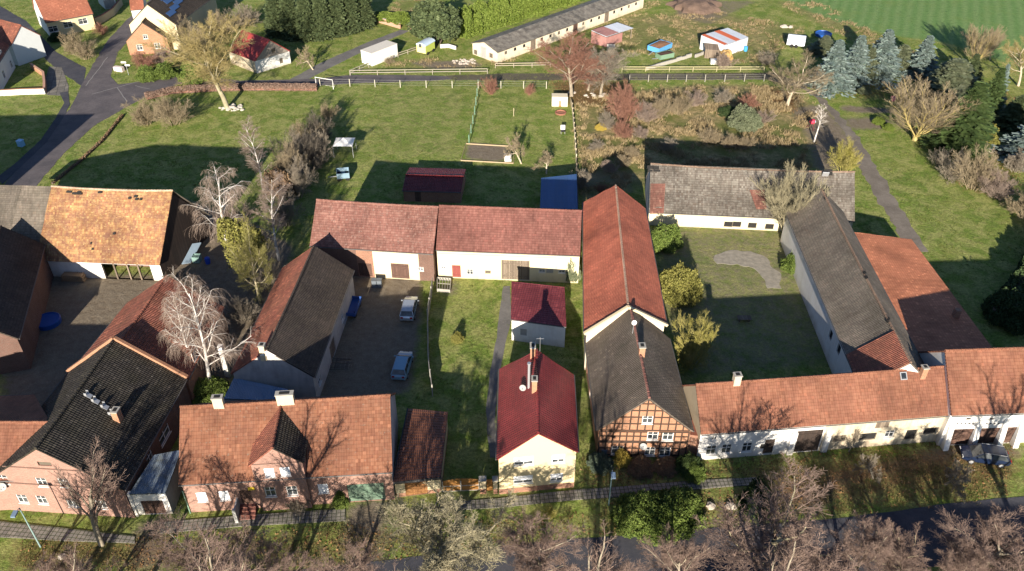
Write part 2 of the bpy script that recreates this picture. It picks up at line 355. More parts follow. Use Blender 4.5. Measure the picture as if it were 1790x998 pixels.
def sheet(name, pts, z, mat, label, wob=0.25, step=1.2, rise=0.0):
    """a flat strip on the ground with a slightly ragged edge (and a kerb when rise > 0)"""
    P = [Vector((x, y, 0)) for x, y in pix(pts)]; out = []
    for a, b in zip(P, P[1:] + P[:1]):
        k = max(1, int((b - a).length / step)); nrm = Vector((b.y - a.y, a.x - b.x, 0)).normalized()
        for i in range(k):
            q = a + (b - a) * (i / k); out.append(q + nrm * (noise.noise(q * 0.6) * wob))
    ar = sum(a.x * b.y - b.x * a.y for a, b in zip(out, out[1:] + out[:1]))
    if ar < 0: out.reverse()
    m = MB(); d = (P[1] - P[0]).normalized(); e = Vector((-d.y, d.x, 0))
    m.poly([(q.x, q.y, z) for q in out], [(q.dot(d), q.dot(e)) for q in out])
    for a, b in zip(out, out[1:] + out[:1]):
        m.poly([(a.x, a.y, -0.05), (b.x, b.y, -0.05), (b.x, b.y, z), (a.x, a.y, z)])
    o = m.build(name, mat); tag(o, label, None, None, 'structure'); return o
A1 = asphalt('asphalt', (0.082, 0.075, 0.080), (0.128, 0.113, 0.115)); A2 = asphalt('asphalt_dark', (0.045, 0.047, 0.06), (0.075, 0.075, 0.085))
TRK = asphalt('gravel_track', (0.14, 0.12, 0.098), (0.21, 0.182, 0.15)); SLATE = asphalt('old_path', (0.12, 0.115, 0.11), (0.18, 0.17, 0.16))
PAV = paver('pavers', ((0.27, 0.245, 0.21), (0.19, 0.175, 0.155)), (0.42, 0.42)); PAV2 = paver('forecourt_pavers', ((0.23, 0.21, 0.18), (0.15, 0.14, 0.125)), (1.3, 1.3), (0.035, 0.035, 0.035))
sheet('main_road', [(2,330),(26,300),(80,248),(128,181),(143,147),(163,112),(190,68),(222,34),(262,0),(300,-30),(330,-30),(262,30),(240,56),(207,90),(193,134),(207,147),(250,143),(298,126),(345,132),(420,141),(553,138),(612,131),(700,131),(780,133),(790,139),(700,143),(612,146),(553,150),(450,150),(385,149),(312,147),(237,178),(163,221),(112,268),(66,322),(50,345)], 0.03, A1, 'grey asphalt village road forking round the grass corner', .25)
sheet('field_track', [(780,132),(900,128),(990,129),(1180,128),(1350,127),(1420,150),(1400,156),(1340,139),(990,140),(790,140)], 0.018, asphalt('earth_track', (0.085, 0.078, 0.052), (0.125, 0.108, 0.078)), 'worn earth track between the paddock fence and the gardens', .5)
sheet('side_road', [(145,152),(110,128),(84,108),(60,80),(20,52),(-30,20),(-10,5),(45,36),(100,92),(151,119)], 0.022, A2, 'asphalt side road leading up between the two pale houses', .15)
sheet('forecourt_paving', [(76,150),(86,116),(108,118),(120,150),(119,168),(82,166)], 0.036, PAV2, 'pale slab forecourt beside the brick garden wall', .02)
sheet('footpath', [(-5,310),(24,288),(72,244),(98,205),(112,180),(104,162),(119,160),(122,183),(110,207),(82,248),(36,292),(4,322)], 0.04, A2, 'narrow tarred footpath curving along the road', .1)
sheet('grass_field_path', [(482,152),(560,110),(640,75),(700,52),(716,54),(650,82),(580,117),(505,156)], 0.02, SLATE, 'grey path running up to the brick garden wall', .15)
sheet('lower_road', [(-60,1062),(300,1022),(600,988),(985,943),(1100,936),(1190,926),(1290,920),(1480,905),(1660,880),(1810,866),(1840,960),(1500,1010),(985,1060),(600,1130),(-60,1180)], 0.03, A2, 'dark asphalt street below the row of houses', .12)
sheet('pavement', [(-20,910),(110,924),(236,938),(236,950),(110,946),(-20,938)], 0.09, PAV, 'paved footway before the pink brick house', .03)
sheet('pavement', [(279,914),(420,902),(604,890),(604,911),(430,920),(279,933)], 0.09, PAV, 'paved footway before the house with the pointed dormer', .03)
sheet('pavement', [(770,880),(870,872),(1010,856),(1100,850),(1190,842),(1322,835),(1328,847),(1190,858),(1100,868),(1010,874),(870,888),(770,894)], 0.09, PAV, 'paved footway before the yellow house and timbered house', .03)
sheet('garden_path', [(880,500),(892,500),(893,560),(884,600),(872,660),(866,720),(868,800),(856,800),(850,720),(856,650),(868,590),(873,545)], 0.03, SLATE, 'worn garden path beside the yellow house', .15)
None and sheet('driveway', [(604,884),(682,877),(668,935),(640,985),(565,995),(592,930)], 0.028, SLATE, 'dirty driveway before the green garage door', .3)
None and sheet('driveway', [(1355,838),(1440,800),(1640,785),(1790,770),(1830,770),(1830,800),(1700,826),(1480,845),(1450,880),(1420,910),(1370,915)], 0.026, SLATE, 'earthy driveway before the whitewashed farm range', .4)
sheet('garden_track', [(1398,150),(1440,185),(1478,232),(1500,290),(1530,345),(1570,410),(1600,440),(1620,440),(1560,338),(1530,290),(1500,240),(1464,196),(1425,160)], 0.024, TRK, 'brown gravel track curving through the garden', .8, .9)
sheet('gravel_arc', [(1250,446),(1268,440),(1290,437),(1312,440),(1331,447),(1347,459),(1358,474),(1364,488),(1366,504),(1342,504),(1336,488),(1324,476),(1308,467),(1290,462),(1270,462),(1252,465)], 0.03, flat('pale_gravel', (0.27, 0.245, 0.20), .95, .55, 1.5, bump=.05), 'pale curved gravel path in the walled courtyard', .6, .35)
SEAM = flat('tar_seam', (0.23, 0.22, 0.21), .9, .3, 5); TAR = flat('tar_patch', (0.06, 0.058, 0.06), .85, .3, 2)
def strip(name, a, b, w_, mat, label, z=0.04):
    A, B = G(*a), G(*b); d = unit(A, B); n = Vector((-d.y, d.x, 0)) * w_ / 2; m = MB(); k = max(2, int((B - A).length / .8)); P = [A + (B - A) * i / k + n * 2 * noise.noise(A + Vector((i * .7, 0, 0))) + UP * z for i in range(k + 1)]
    for p, q in zip(P, P[1:]): m.poly([p - n, q - n, q + n, p + n])
    tag(m.build(name, mat), label, None, None, 'structure')
for a, b in (((160,165),(205,153)), ((205,153),(222,178)), ((205,153),(265,136)), ((239,139),(300,134)), ((188,100),(150,150)), ((236,150),(262,156))): strip('road_seam', a, b, .16, SEAM, 'pale sealed seam across the asphalt of the road fork')
# ------------------------------------------------------------------ building kit
def roof_slope(mb, e0, e1, r1, r0, th=0.14, course=0.34, step=0.035, jit=0.012, sag=0.0, plain=False):
    e0, e1, r1, r0 = map(Vector, (e0, e1, r1, r0)); n = (e1 - e0).cross(r0 - e0).normalized(); ud = (e1 - e0).normalized()
    L = ((r0 - e0).length + (r1 - e1).length) / 2; rows = max(1, round(L / course)) if not plain else 1
    K = max(1, int((e1 - e0).length / 1.3))
    def pt(a, b, off):
        p = (e0 * (1 - a) + e1 * a) * (1 - b) + (r0 * (1 - a) + r1 * a) * b
        j = noise.noise(p * 0.55) * jit * 2 + noise.noise(p * 1.9) * jit
        return p + n * (off + j - sag * math.sin(math.pi * a) * b)
    uvv = lambda p, v: ((p - e0).dot(ud), v)
    for i in range(rows):
        b0, b1 = i / rows, (i + 1) / rows
        for k in range(K):
            a0, a1 = k / K, (k + 1) / K
            q = [pt(a0, b0, step), pt(a1, b0, step), pt(a1, b1, 0), pt(a0, b1, 0)]
            lo, hi = (i + 0.001) * course, (i + 0.999) * course
            if plain: lo, hi = 0, L
            mb.poly(q, [uvv(q[0], lo), uvv(q[1], lo), uvv(q[2], hi), uvv(q[3], hi)])
            d = [pt(a0, b0, 0 if i else -th), pt(a1, b0, 0 if i else -th), q[1], q[0]]
            mb.poly(d, [uvv(d[0], lo), uvv(d[1], lo), uvv(d[2], lo), uvv(d[3], lo)])
    lo = [p - n * th for p in (e0, e1, r1, r0)]
    mb.poly([lo[3], lo[2], lo[1], lo[0]])
    for a, b, c, d in ((e0, r0, lo[3], lo[0]), (r1, e1, lo[1], lo[2])): mb.poly([a + n * step * .5, b, c, d])
def clip(poly, a, b, c):
    """keep a*s + b*z <= c"""
    out = []
    for p, q in zip(poly, poly[1:] + poly[:1]):
        dp, dq = a * p[0] + b * p[1] - c, a * q[0] + b * q[1] - c
        if dp <= 0: out.append(p)
        if (dp < 0) != (dq < 0) and abs(dp - dq) > 1e-9:
            t = dp / (dp - dq); out.append((p[0] + (q[0] - p[0]) * t, p[1] + (q[1] - p[1]) * t))
    return out
def half(poly):
    """half planes of a convex ccw (s, z) polygon"""
    return [((q[1] - p[1]), -(q[0] - p[0]), (q[1] - p[1]) * p[0] - (q[0] - p[0]) * p[1]) for p, q in zip(poly, poly[1:] + poly[:1]) if abs(q[0] - p[0]) + abs(q[1] - p[1]) > 1e-6]
def wall_face(mb, p0, u, nrm, poly, ops, bands, reveal=0.14):
    """a wall in the plane p0 + s*u + z*UP with real openings; bands = [(s_end, z_end, mat)] first match wins"""
    xs = sorted({p[0] for p in poly} | {v for o in ops for v in o[:2]} | {b[0] for b in bands if b[0] < 900}); zs = sorted({p[1] for p in poly} | {v for o in ops for v in o[2:4]} | {b[1] for b in bands if b[1] < 900})
    hp = half(poly); P = lambda s, z: p0 + u * s + UP * z
    def mat(s, z):
        for se, ze, m in bands:
            if s < se and z < ze: return m
        return bands[-1][2]
    for x0, x1 in zip(xs, xs[1:]):
        for z0, z1 in zip(zs, zs[1:]):
            cx, cz = (x0 + x1) / 2, (z0 + z1) / 2
            if any(o[0] < cx < o[1] and o[2] < cz < o[3] for o in ops): continue
            q = [(x0, z0), (x1, z0), (x1, z1), (x0, z1)]
            for h in hp:
                q = clip(q, *h)
                if len(q) < 3: break
            if len(q) < 3: continue
            mb.poly([P(*t) for t in q], [(t[0] + p0.x, t[1]) for t in q], mat(cx, cz))
    for o in ops:
        s0, s1, z0, z1 = o[:4]; m = mat((s0 + s1) / 2, z0 - .01); I = -nrm * reveal
        for a, b in (((s0, z0), (s1, z0)), ((s1, z0), (s1, z1)), ((s1, z1), (s0, z1)), ((s0, z1), (s0, z0))):
            A, B = P(*a), P(*b); mb.poly([B, A, A + I, B + I], mat=m)
WHITE = flat('white_paint', (0.72, 0.71, 0.68), .5, .08, 4); DARK = flat('dark_interior', (0.02, 0.019, 0.018), .9); GREYM = flat('grey_metal', (0.30, 0.31, 0.32), .45, .12, 4, .6); ZINC = flat('zinc', (0.42, 0.43, 0.44), .5, .15, 3, .5)
SHUT = flat('roller_shutter', (0.74, 0.75, 0.77), .5, .06, 5); CONC = flat('concrete', (0.34, 0.32, 0.28), .9, .25, 1.5, bump=.02); BROWNW = flat('brown_paint', (0.10, 0.055, 0.035), .6, .25, 3)
g_ = N('window_glass'); g_.out(g_.ramp(g_.noise(g_.pos(), 0.9, 2), [(0.35, (0.02, 0.025, 0.03)), (0.65, (0.09, 0.10, 0.105))]), 0.08, spec=0.6); GLASS = g_.m
BRICK = brick_mat('red_brick', (0.32, 0.135, 0.075), (0.25, 0.10, 0.06), (0.33, 0.28, 0.22)); BRICKL = brick_mat('orange_brick', (0.40, 0.18, 0.09), (0.33, 0.135, 0.07), (0.38, 0.30, 0.22), .15)
PINK = brick_mat('pink_brick', (0.36, 0.195, 0.15), (0.29, 0.15, 0.115), (0.33, 0.26, 0.21), .2)
def fit(parent, p0, u, nrm, s, z, wd, ht, kind):
    """what fills an opening whose middle foot is (s, z)"""
    P = lambda a, b, d=0.0: p0 + u * a + UP * b - nrm * d
    s0, s1, z1 = s - wd / 2, s + wd / 2, z + ht; mk = {}
    if isinstance(kind, str) and kind[0] == 'w':                                   # w / wh half shutter / ws full shutter / w2 / wd dark frame
        f = MB(); d = 0.09; t = 0.075
        for a, b in ((P(s0 + t / 2, z, d), P(s0 + t / 2, z1, d)), (P(s1 - t / 2, z, d), P(s1 - t / 2, z1, d))): f.bar(a, b, t, .07, nrm)
        for zz in (z + t / 2, z1 - t / 2): f.bar(P(s0 + t, zz, d), P(s1 - t, zz, d), t, .07, nrm)
        if 's' not in kind:
            f.bar(P(s, z + t, d), P(s, z1 - t, d), .06, .06, nrm)
            if 'h' not in kind: f.bar(P(s0 + t, z + ht * .62, d + .004), P(s1 - t, z + ht * .62, d + .004), .045, .05, nrm)
        o = f.build('window', WHITE if 'd' not in kind else BROWNW, parent)
        if 's' not in kind:
            m = MB(); m.poly([P(s0, z, .12), P(s1, z, .12), P(s1, z1, .12), P(s0, z1, .12)]); m.build('pane', GLASS, o)
        if 's' in kind or 'h' in kind:
            m = MB(); zb = z + (0.02 if 's' in kind else ht * .42); k = max(3, int((z1 - zb) / .16))
            for i in range(k):
                a, b = zb + (z1 - zb) * i / k, zb + (z1 - zb) * (i + 1) / k
                m.poly([P(s0, a, .02), P(s1, a, .02), P(s1, b, .045), P(s0, b, .045)])
                m.poly([P(s0, a, .045), P(s1, a, .045), P(s1, a, .02), P(s0, a, .02)])
            m.build('shutter', SHUT, o)
        m = MB(); m.obox(P(s0 - .06, z - .07, .1), u * (wd + .12), nrm * .17, UP * .06); m.build('sill', WHITE if 'b' not in kind else BRICK, o)
        return o
    if isinstance(kind, str) and kind in ('dark', 'bricked', 'grid'):
        m = MB(); m.poly([P(s0, z, .138), P(s1, z, .138), P(s1, z1, .138), P(s0, z1, .138)])
        o = m.build('opening', DARK if kind != 'bricked' else flat('blocked_panel', (0.12, 0.10, 0.075), .9, .3, 3), parent)
        return o
    mat = kind if not isinstance(kind, str) else DOORS[kind]
    m = MB(); q = (P(s0, z, .08), P(s1, z, .08), P(s1, z1, .08), P(s0, z1, .08)); m.poly(q, [(0, 0), (wd, 0), (wd, ht), (0, ht)])
    nm = 'gate' if wd > 1.6 else 'door'
    o = m.build(nm, mat, parent); b = MB()
    for zz in (z + ht * .15, z + ht * .8): b.bar(P(s0, zz, .06), P(s1, zz, .06), .12, .04, nrm)
    if wd > 1.6: b.bar(P(s, z, .055), P(s, z1, .055), .08, .04, nrm)
    b.bar(P(s0 + .04, z + ht * .15, .061), P(s1 - .04, z + ht * .8, .061), .1, .038, nrm); b.build('brace', mat, o)
    return o
DOORS = {'door': BROWNW, 'gate': plank_mat('grey_planks', [(0.20, 0.155, 0.115), (0.13, 0.10, 0.075), (0.25, 0.20, 0.15)], .16), 'reddoor': plank_mat('red_door', [(0.27, 0.07, 0.06), (0.22, 0.06, 0.05)], .12),
         'darkgate': plank_mat('dark_gate', [(0.055, 0.038, 0.03), (0.035, 0.026, 0.022)], .18), 'brown': plank_mat('brown_gate', [(0.13, 0.075, 0.055), (0.095, 0.055, 0.042)], .15),
         'oak': plank_mat('honey_planks', [(0.36, 0.175, 0.05), (0.29, 0.135, 0.035), (0.40, 0.20, 0.06)], .13, 'h'), 'walnut': plank_mat('brown_orange_planks', [(0.24, 0.115, 0.04), (0.19, 0.085, 0.03), (0.27, 0.13, 0.05)], .13), 'green': corr_mat('green_steel', [(0.15, 0.24, 0.17), (0.13, 0.21, 0.15)], .12, (0.25, 0.27, 0.22), .6), 'steel': flat('steel_door', (0.34, 0.33, 0.31), .6, .2, 2)}
GUT = flat('gutter_metal', (0.10, 0.095, 0.09), .6, .2, 3)
class House:
    def __init__(s, name, label, C, he, ridge, oe=0.3, ov=0.15, cat='house', wall=None, roof=None, group=None, course=0.34, heB=None, sag=0.0, jit=0.012, roofB=None, cap=True, capmat=None, bands=None, th=0.14, gutter=True, no=(), plain=False):
        """C: roof corners ccw (plan); gables on C0C1 and C2C3; he eave height on C1C2, heB on C3C0"""
        C = [V2(c) for c in C]; heB = he if heB is None else heB; s.ops = {0: [], 1: [], 2: [], 3: []}; s.wall = wall; s.bands = bands or {}; s.he = he
        r0, r1 = Vector(ridge[0]), Vector(ridge[1]); s.r0, s.r1 = r0, r1
        c = (C[0] + C[1] + C[2] + C[3]) / 4; s.e = empty(name, (c.x, c.y, 0), label, cat, group)
        s.E = [C[0] + UP * heB, C[1] + UP * he, C[2] + UP * he, C[3] + UP * heB]
        mb = MB(); roof_slope(mb, s.E[1], s.E[2], r1, r0, th, course, sag=sag, jit=jit, plain=plain)
        if roofB:
            s.roof = mb.build('roof', roof, s.e); mb = MB()
        roof_slope(mb, s.E[3], s.E[0], r0, r1, th, course, sag=sag, jit=jit, plain=plain); o = mb.build('roof', roofB or roof, s.e)
        if not roofB: s.roof = o
        if cap:
            m = MB(); L = (r1 - r0).length; k = max(2, int(L / .42)); d = (r1 - r0) / k
            for i in range(k):
                a = r0 + d * i; z = UP * (.02 + .025 * noise.noise(a * 2.1) - sag * math.sin(math.pi * (i + .5) / k))
                m.tube([a + z, a + d * 1.12 + z], [.15, .11], 7)
            m.build('ridge_cap', capmat or roof, s.roof)
        # walls stand inside the roof edge
        def mv(a, b, t): return a + (b - a).normalized() * t
        W = [mv(mv(C[0], C[1], oe), C[3], ov), mv(mv(C[1], C[0], oe), C[2], ov), mv(mv(C[2], C[3], oe), C[1], ov), mv(mv(C[3], C[2], oe), C[0], ov)]
        for i in range(4): W[i].z = 0
        s.W = W; nA = (s.E[2] - s.E[1]).cross(r0 - s.E[1]).normalized(); nB = (s.E[0] - s.E[3]).cross(r1 - s.E[3]).normalized()
        s.zA = lambda p: s.E[1].z - (nA.x * (p.x - s.E[1].x) + nA.y * (p.y - s.E[1].y)) / nA.z - th * 1.0
        s.zB = lambda p: s.E[3].z - (nB.x * (p.x - s.E[3].x) + nB.y * (p.y - s.E[3].y)) / nB.z - th * 1.0
        s.no = no
        if gutter:
            for a, b, q in ((s.E[1], s.E[2], nA), (s.E[3], s.E[0], nB)):
                h = Vector((q.x, q.y, 0)).normalized() * .06; m = MB(); m.tube([a + h - UP * .06, b + h - UP * .06], .065, 6); m.build('gutter', GUT, s.e)
    def frame(s, i):
        p0, p1 = s.W[i], s.W[(i + 1) % 4]; u = (p1 - p0).normalized(); return p0, u, Vector((u.y, -u.x, 0)), (p1 - p0).length
    def at(s, i, px, py):
        p0, u, n, L = s.frame(i); r = ray(px, py); o = Vector((0, 0, CAMH)); t = (p0 - o).dot(n) / r.dot(n); q = o + r * t
        return (q - p0).dot(u), q.z
    def op(s, i, px, py, wd, ht, kind, z=None, mid=True):
        a, b = s.at(i, px, py); b = (b - ht / 2 if mid else b) if z is None else z
        L = s.frame(i)[3]; a = min(max(a, wd / 2 + .05), L - wd / 2 - .05); s.ops[i].append((a, max(b, 0.0), wd, ht, kind)); return s
    def on_roof(s, px, py, side='A'):
        """point of the roof plane seen at a pixel"""
        E = s.E[1] if side == 'A' else s.E[3]; q = s.E[2] if side == 'A' else s.E[0]; rr = s.r0 if side == 'A' else s.r1
        n = (q - E).cross(rr - E).normalized(); r = ray(px, py); o = Vector((0, 0, CAMH)); return o + r * ((E - o).dot(n) / r.dot(n))
    def done(s):
        mb = MB()
        for i in range(4):
            if i in s.no: continue
            p0, u, n, L = s.frame(i); p1 = s.W[(i + 1) % 4]
            zf = (lambda p: min(s.zA(p), s.zB(p)))
            if i in (0, 2):
                dA, dB = s.zA(p0) - s.zB(p0), s.zA(p1) - s.zB(p1); t = dA / (dA - dB); ap = p0 + (p1 - p0) * t
                poly = [(0, -.05), (L, -.05), (L, zf(p1)), (L * t, zf(ap)), (0, zf(p0))]
            else: poly = [(0, -.05), (L, -.05), (L, zf(p1)), (0, zf(p0))]
            ops = [(a - w_ / 2, a + w_ / 2, z, z + h) for a, z, w_, h, k in s.ops[i]]
            wall_face(mb, p0, u, n, poly, ops, s.bands.get(i, []) + [(999, 999, s.wall)]); s.poly = poly
            for a, z, w_, h, k in s.ops[i]: fit(s.e, p0, u, n, a, z, w_, h, k)
        mb.build('wall', None, s.e); return s
    def chimney(s, p, w_, d, top, mat, below=1.2, dirv=None, cap=True):
        dirv = dirv or (s.r1 - s.r0); m = MB(); m.box((p.x, p.y, p.z - below), (w_, d, top - p.z + below), dirv)
        o = m.build('chimney', mat, s.roof)
        if cap:
            c = MB(); c.box((p.x, p.y, top + .002), (w_ + .12, d + .12, .1), dirv); c.build('chimney_cap', CONC, s.roof)
            c = MB(); c.box((p.x, p.y, top + .104), (w_ * .6, d * .6, .03), dirv); c.build('flue', DARK, s.roof)
        return o
def ridge_pitch(e, n, pitch, py):
    """distance d back from the eave point e (world) along n, rising at pitch, that projects on row py"""
    lo, hi = 0.2, 14
    for _ in range(50):
        m = (lo + hi) / 2; q = e + n * m
        if row(q.x, q.y, e.z + m * math.tan(R(pitch))) > py: lo = m
        else: hi = m
    return lo
# ------------------------------------------------------------------ roof coverings
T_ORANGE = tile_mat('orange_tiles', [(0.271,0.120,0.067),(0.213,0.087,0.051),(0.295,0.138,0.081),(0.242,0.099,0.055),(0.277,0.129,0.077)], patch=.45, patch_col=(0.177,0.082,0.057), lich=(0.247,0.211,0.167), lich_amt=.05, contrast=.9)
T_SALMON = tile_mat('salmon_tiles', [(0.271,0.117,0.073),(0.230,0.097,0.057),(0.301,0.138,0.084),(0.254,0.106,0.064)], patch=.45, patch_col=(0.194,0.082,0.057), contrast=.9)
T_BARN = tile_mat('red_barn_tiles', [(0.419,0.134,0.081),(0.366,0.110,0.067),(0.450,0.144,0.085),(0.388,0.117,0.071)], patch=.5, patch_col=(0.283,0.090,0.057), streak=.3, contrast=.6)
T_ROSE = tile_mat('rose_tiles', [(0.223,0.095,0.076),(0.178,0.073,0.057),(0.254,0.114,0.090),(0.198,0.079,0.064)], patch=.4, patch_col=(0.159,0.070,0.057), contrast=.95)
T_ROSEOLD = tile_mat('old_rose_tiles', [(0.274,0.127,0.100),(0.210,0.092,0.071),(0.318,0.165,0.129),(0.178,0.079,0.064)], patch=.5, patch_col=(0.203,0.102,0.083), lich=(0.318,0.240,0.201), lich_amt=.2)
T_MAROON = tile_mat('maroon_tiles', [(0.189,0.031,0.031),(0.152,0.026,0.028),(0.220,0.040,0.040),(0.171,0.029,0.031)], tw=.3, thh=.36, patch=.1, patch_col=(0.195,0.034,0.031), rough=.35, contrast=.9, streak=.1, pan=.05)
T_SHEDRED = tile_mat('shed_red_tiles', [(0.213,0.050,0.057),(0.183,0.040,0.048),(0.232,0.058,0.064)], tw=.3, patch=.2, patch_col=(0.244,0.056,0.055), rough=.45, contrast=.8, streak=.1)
T_BLACK = tile_mat('shaded_mossy_tiles', [(0.030,0.026,0.022),(0.045,0.038,0.032),(0.024,0.021,0.019),(0.06,0.052,0.044)], patch=.5, patch_col=(0.05,0.045,0.025), lich=(0.26,0.25,0.21), lich_amt=-.02)
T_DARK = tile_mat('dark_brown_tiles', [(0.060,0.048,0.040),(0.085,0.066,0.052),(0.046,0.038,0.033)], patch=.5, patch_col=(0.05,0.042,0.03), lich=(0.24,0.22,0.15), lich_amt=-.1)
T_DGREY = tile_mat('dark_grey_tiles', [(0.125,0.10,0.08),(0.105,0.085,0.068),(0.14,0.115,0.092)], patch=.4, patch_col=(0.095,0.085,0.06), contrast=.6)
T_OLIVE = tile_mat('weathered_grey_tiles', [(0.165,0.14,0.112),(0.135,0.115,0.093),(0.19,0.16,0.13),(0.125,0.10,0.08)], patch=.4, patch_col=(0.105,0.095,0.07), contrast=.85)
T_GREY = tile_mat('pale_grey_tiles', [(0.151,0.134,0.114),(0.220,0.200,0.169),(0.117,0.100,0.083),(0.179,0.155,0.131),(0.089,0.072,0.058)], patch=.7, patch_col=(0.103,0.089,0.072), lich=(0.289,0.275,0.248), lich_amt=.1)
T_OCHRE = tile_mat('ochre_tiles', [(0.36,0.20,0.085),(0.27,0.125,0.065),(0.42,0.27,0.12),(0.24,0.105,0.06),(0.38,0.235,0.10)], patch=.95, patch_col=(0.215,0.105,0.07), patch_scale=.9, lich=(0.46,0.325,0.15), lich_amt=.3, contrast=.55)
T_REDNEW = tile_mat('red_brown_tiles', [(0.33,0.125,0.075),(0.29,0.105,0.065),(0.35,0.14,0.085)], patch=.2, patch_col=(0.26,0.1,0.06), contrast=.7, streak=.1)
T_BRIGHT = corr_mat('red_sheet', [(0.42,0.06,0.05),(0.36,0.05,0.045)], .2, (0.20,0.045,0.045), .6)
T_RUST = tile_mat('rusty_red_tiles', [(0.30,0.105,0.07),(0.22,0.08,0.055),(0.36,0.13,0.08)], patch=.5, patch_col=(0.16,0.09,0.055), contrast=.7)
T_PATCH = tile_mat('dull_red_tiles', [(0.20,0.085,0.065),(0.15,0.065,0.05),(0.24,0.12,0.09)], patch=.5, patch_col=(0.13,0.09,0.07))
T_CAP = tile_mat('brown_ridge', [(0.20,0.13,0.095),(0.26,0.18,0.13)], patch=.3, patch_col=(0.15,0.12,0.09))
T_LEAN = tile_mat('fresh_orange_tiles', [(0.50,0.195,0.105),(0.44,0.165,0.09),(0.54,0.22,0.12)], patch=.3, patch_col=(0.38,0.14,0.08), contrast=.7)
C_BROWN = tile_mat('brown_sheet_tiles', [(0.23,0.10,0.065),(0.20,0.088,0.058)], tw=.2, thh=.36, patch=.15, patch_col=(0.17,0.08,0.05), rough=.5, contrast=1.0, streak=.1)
C_BLUE = corr_mat('corrugated_cement', [(0.17,0.27,0.42),(0.14,0.23,0.37),(0.20,0.30,0.45)], .18, (0.12,0.14,0.17), .35)
C_MOSS = corr_mat('mossy_sheet', [(0.20,0.26,0.33),(0.17,0.22,0.29)], .18, (0.085,0.075,0.03), .9)
C_LONG = corr_mat('grey_cement_sheet', [(0.12,0.105,0.085),(0.085,0.075,0.062),(0.15,0.13,0.105),(0.10,0.088,0.07)], .18, (0.36,0.33,0.27), .85)
P_CREAM = plaster_mat('cream_plaster', (0.60,0.50,0.30), (0.6,0.5,0.3), .12, .3); P_YELLOW = plaster_mat('pale_yellow_plaster', (0.60,0.50,0.32), (0.45,0.36,0.24), .25, .5)
P_WHITE = plaster_mat('white_plaster', (0.74,0.73,0.70), (0.40,0.35,0.28), .3, 1.0); P_OLD = plaster_mat('stained_plaster', (0.58,0.50,0.36), (0.27,0.22,0.16), .75, .9)
P_GREY = plaster_mat('grey_plaster', (0.46,0.45,0.43), (0.24,0.23,0.22), .6, .6); P_BARNW = plaster_mat('barn_plaster', (0.68,0.60,0.40), (0.42,0.36,0.25), .3, .8)
P_BLUE = plaster_mat('cool_white_plaster', (0.66,0.69,0.68), (0.5,0.5,0.48), .15, .4); P_TAN = plaster_mat('tan_plaster', (0.44,0.36,0.25), (0.3,0.24,0.17), .4, .4); P_LONG = plaster_mat('limewash', (0.66,0.59,0.46), (0.40,0.33,0.24), .5, .8)
DARKBR = brick_mat('dark_brick', (0.16,0.075,0.055), (0.12,0.06,0.045), (0.2,0.17,0.14), .3)
def eave_house(name, label, el, er, he, pitch, py, **k):
    """house whose eave faces the street: eave pixels left/right at height he, ridge on row py above the left end"""
    e0, e1 = G(*el, he), G(*er, he); u = unit(e0, e1); n = Vector((-u.y, u.x, 0)); d = k.pop('d', None) or ridge_pitch(e0, n, pitch, py)
    db = k.pop('back', d); hr = he + d * math.tan(R(pitch)); hb = hr - db * math.tan(R(k.pop('bpitch', pitch)))
    q0, q1 = e0 + n * d, e1 + n * d; q0.z = q1.z = hr
    return House(name, label, [e0 + n * (d + db), e0, e1, e1 + n * (d + db)], he, (q0, q1), heB=hb, **k)
def gable_house(name, label, fl, fr, bl, he, apex_y, br=None, hr=None, world=False, **k):
    """house whose gable faces the camera; eave corner pixels, apex row"""
    P = (lambda q: Vector((*q[:2], he))) if world else (lambda q: G(*q, he))
    a, b, c = P(fl), P(fr), P(bl); d = P(br) if br else c + b - a
    m = (a + b) / 2; hr = hr or zof(m.x, m.y, apex_y); m2 = (c + d) / 2; m.z = m2.z = hr
    return House(name, label, [a, b, d, c], he, (m, m2), **k)
# ------------------------------------------------------------------ yellow house and its yard
Y = gable_house('yellow_house', 'narrow cream yellow gabled house with glossy maroon tile roof and brick plinth', (868,803), (1011,790), (873,645), hgt((867,866),803), 757, br=(1003,655), wall=P_CREAM, roof=T_MAROON, oe=.2, ov=.12, course=.36, bands={0: [(999, .75, BRICK)]})
for px, py, wd in ((915.5,806,1.9), (976,802,1.25), (914.5,838.5,1.9), (973,834.5,1.25)): Y.op(0, px, py, wd, 1.15, 'wh')
Y.op(3, 868, 740, .9, 2.0, 'door', z=.3); Y.done();
p = Y.on_roof(934, 682, 'B'); Y.chimney(p, .75, .5, p.z + 1.5, BRICKL); p = Y.r1 + Vector((-.45, -.4, 0)); Y.chimney(p, .9, .5, p.z + .9, BRICKL)
p = Y.on_roof(926, 677, 'B'); m = MB(); m.tube([p + Vector((-.1, 0, -.1)), p + Vector((-.1, 0, 3.1))], .13, 10); m.tube([p + Vector((-.1, 0, 3.1)), p + Vector((-.1, 0, 3.25))], .19, 10); m.build('flue_pipe', ZINC, Y.roof)
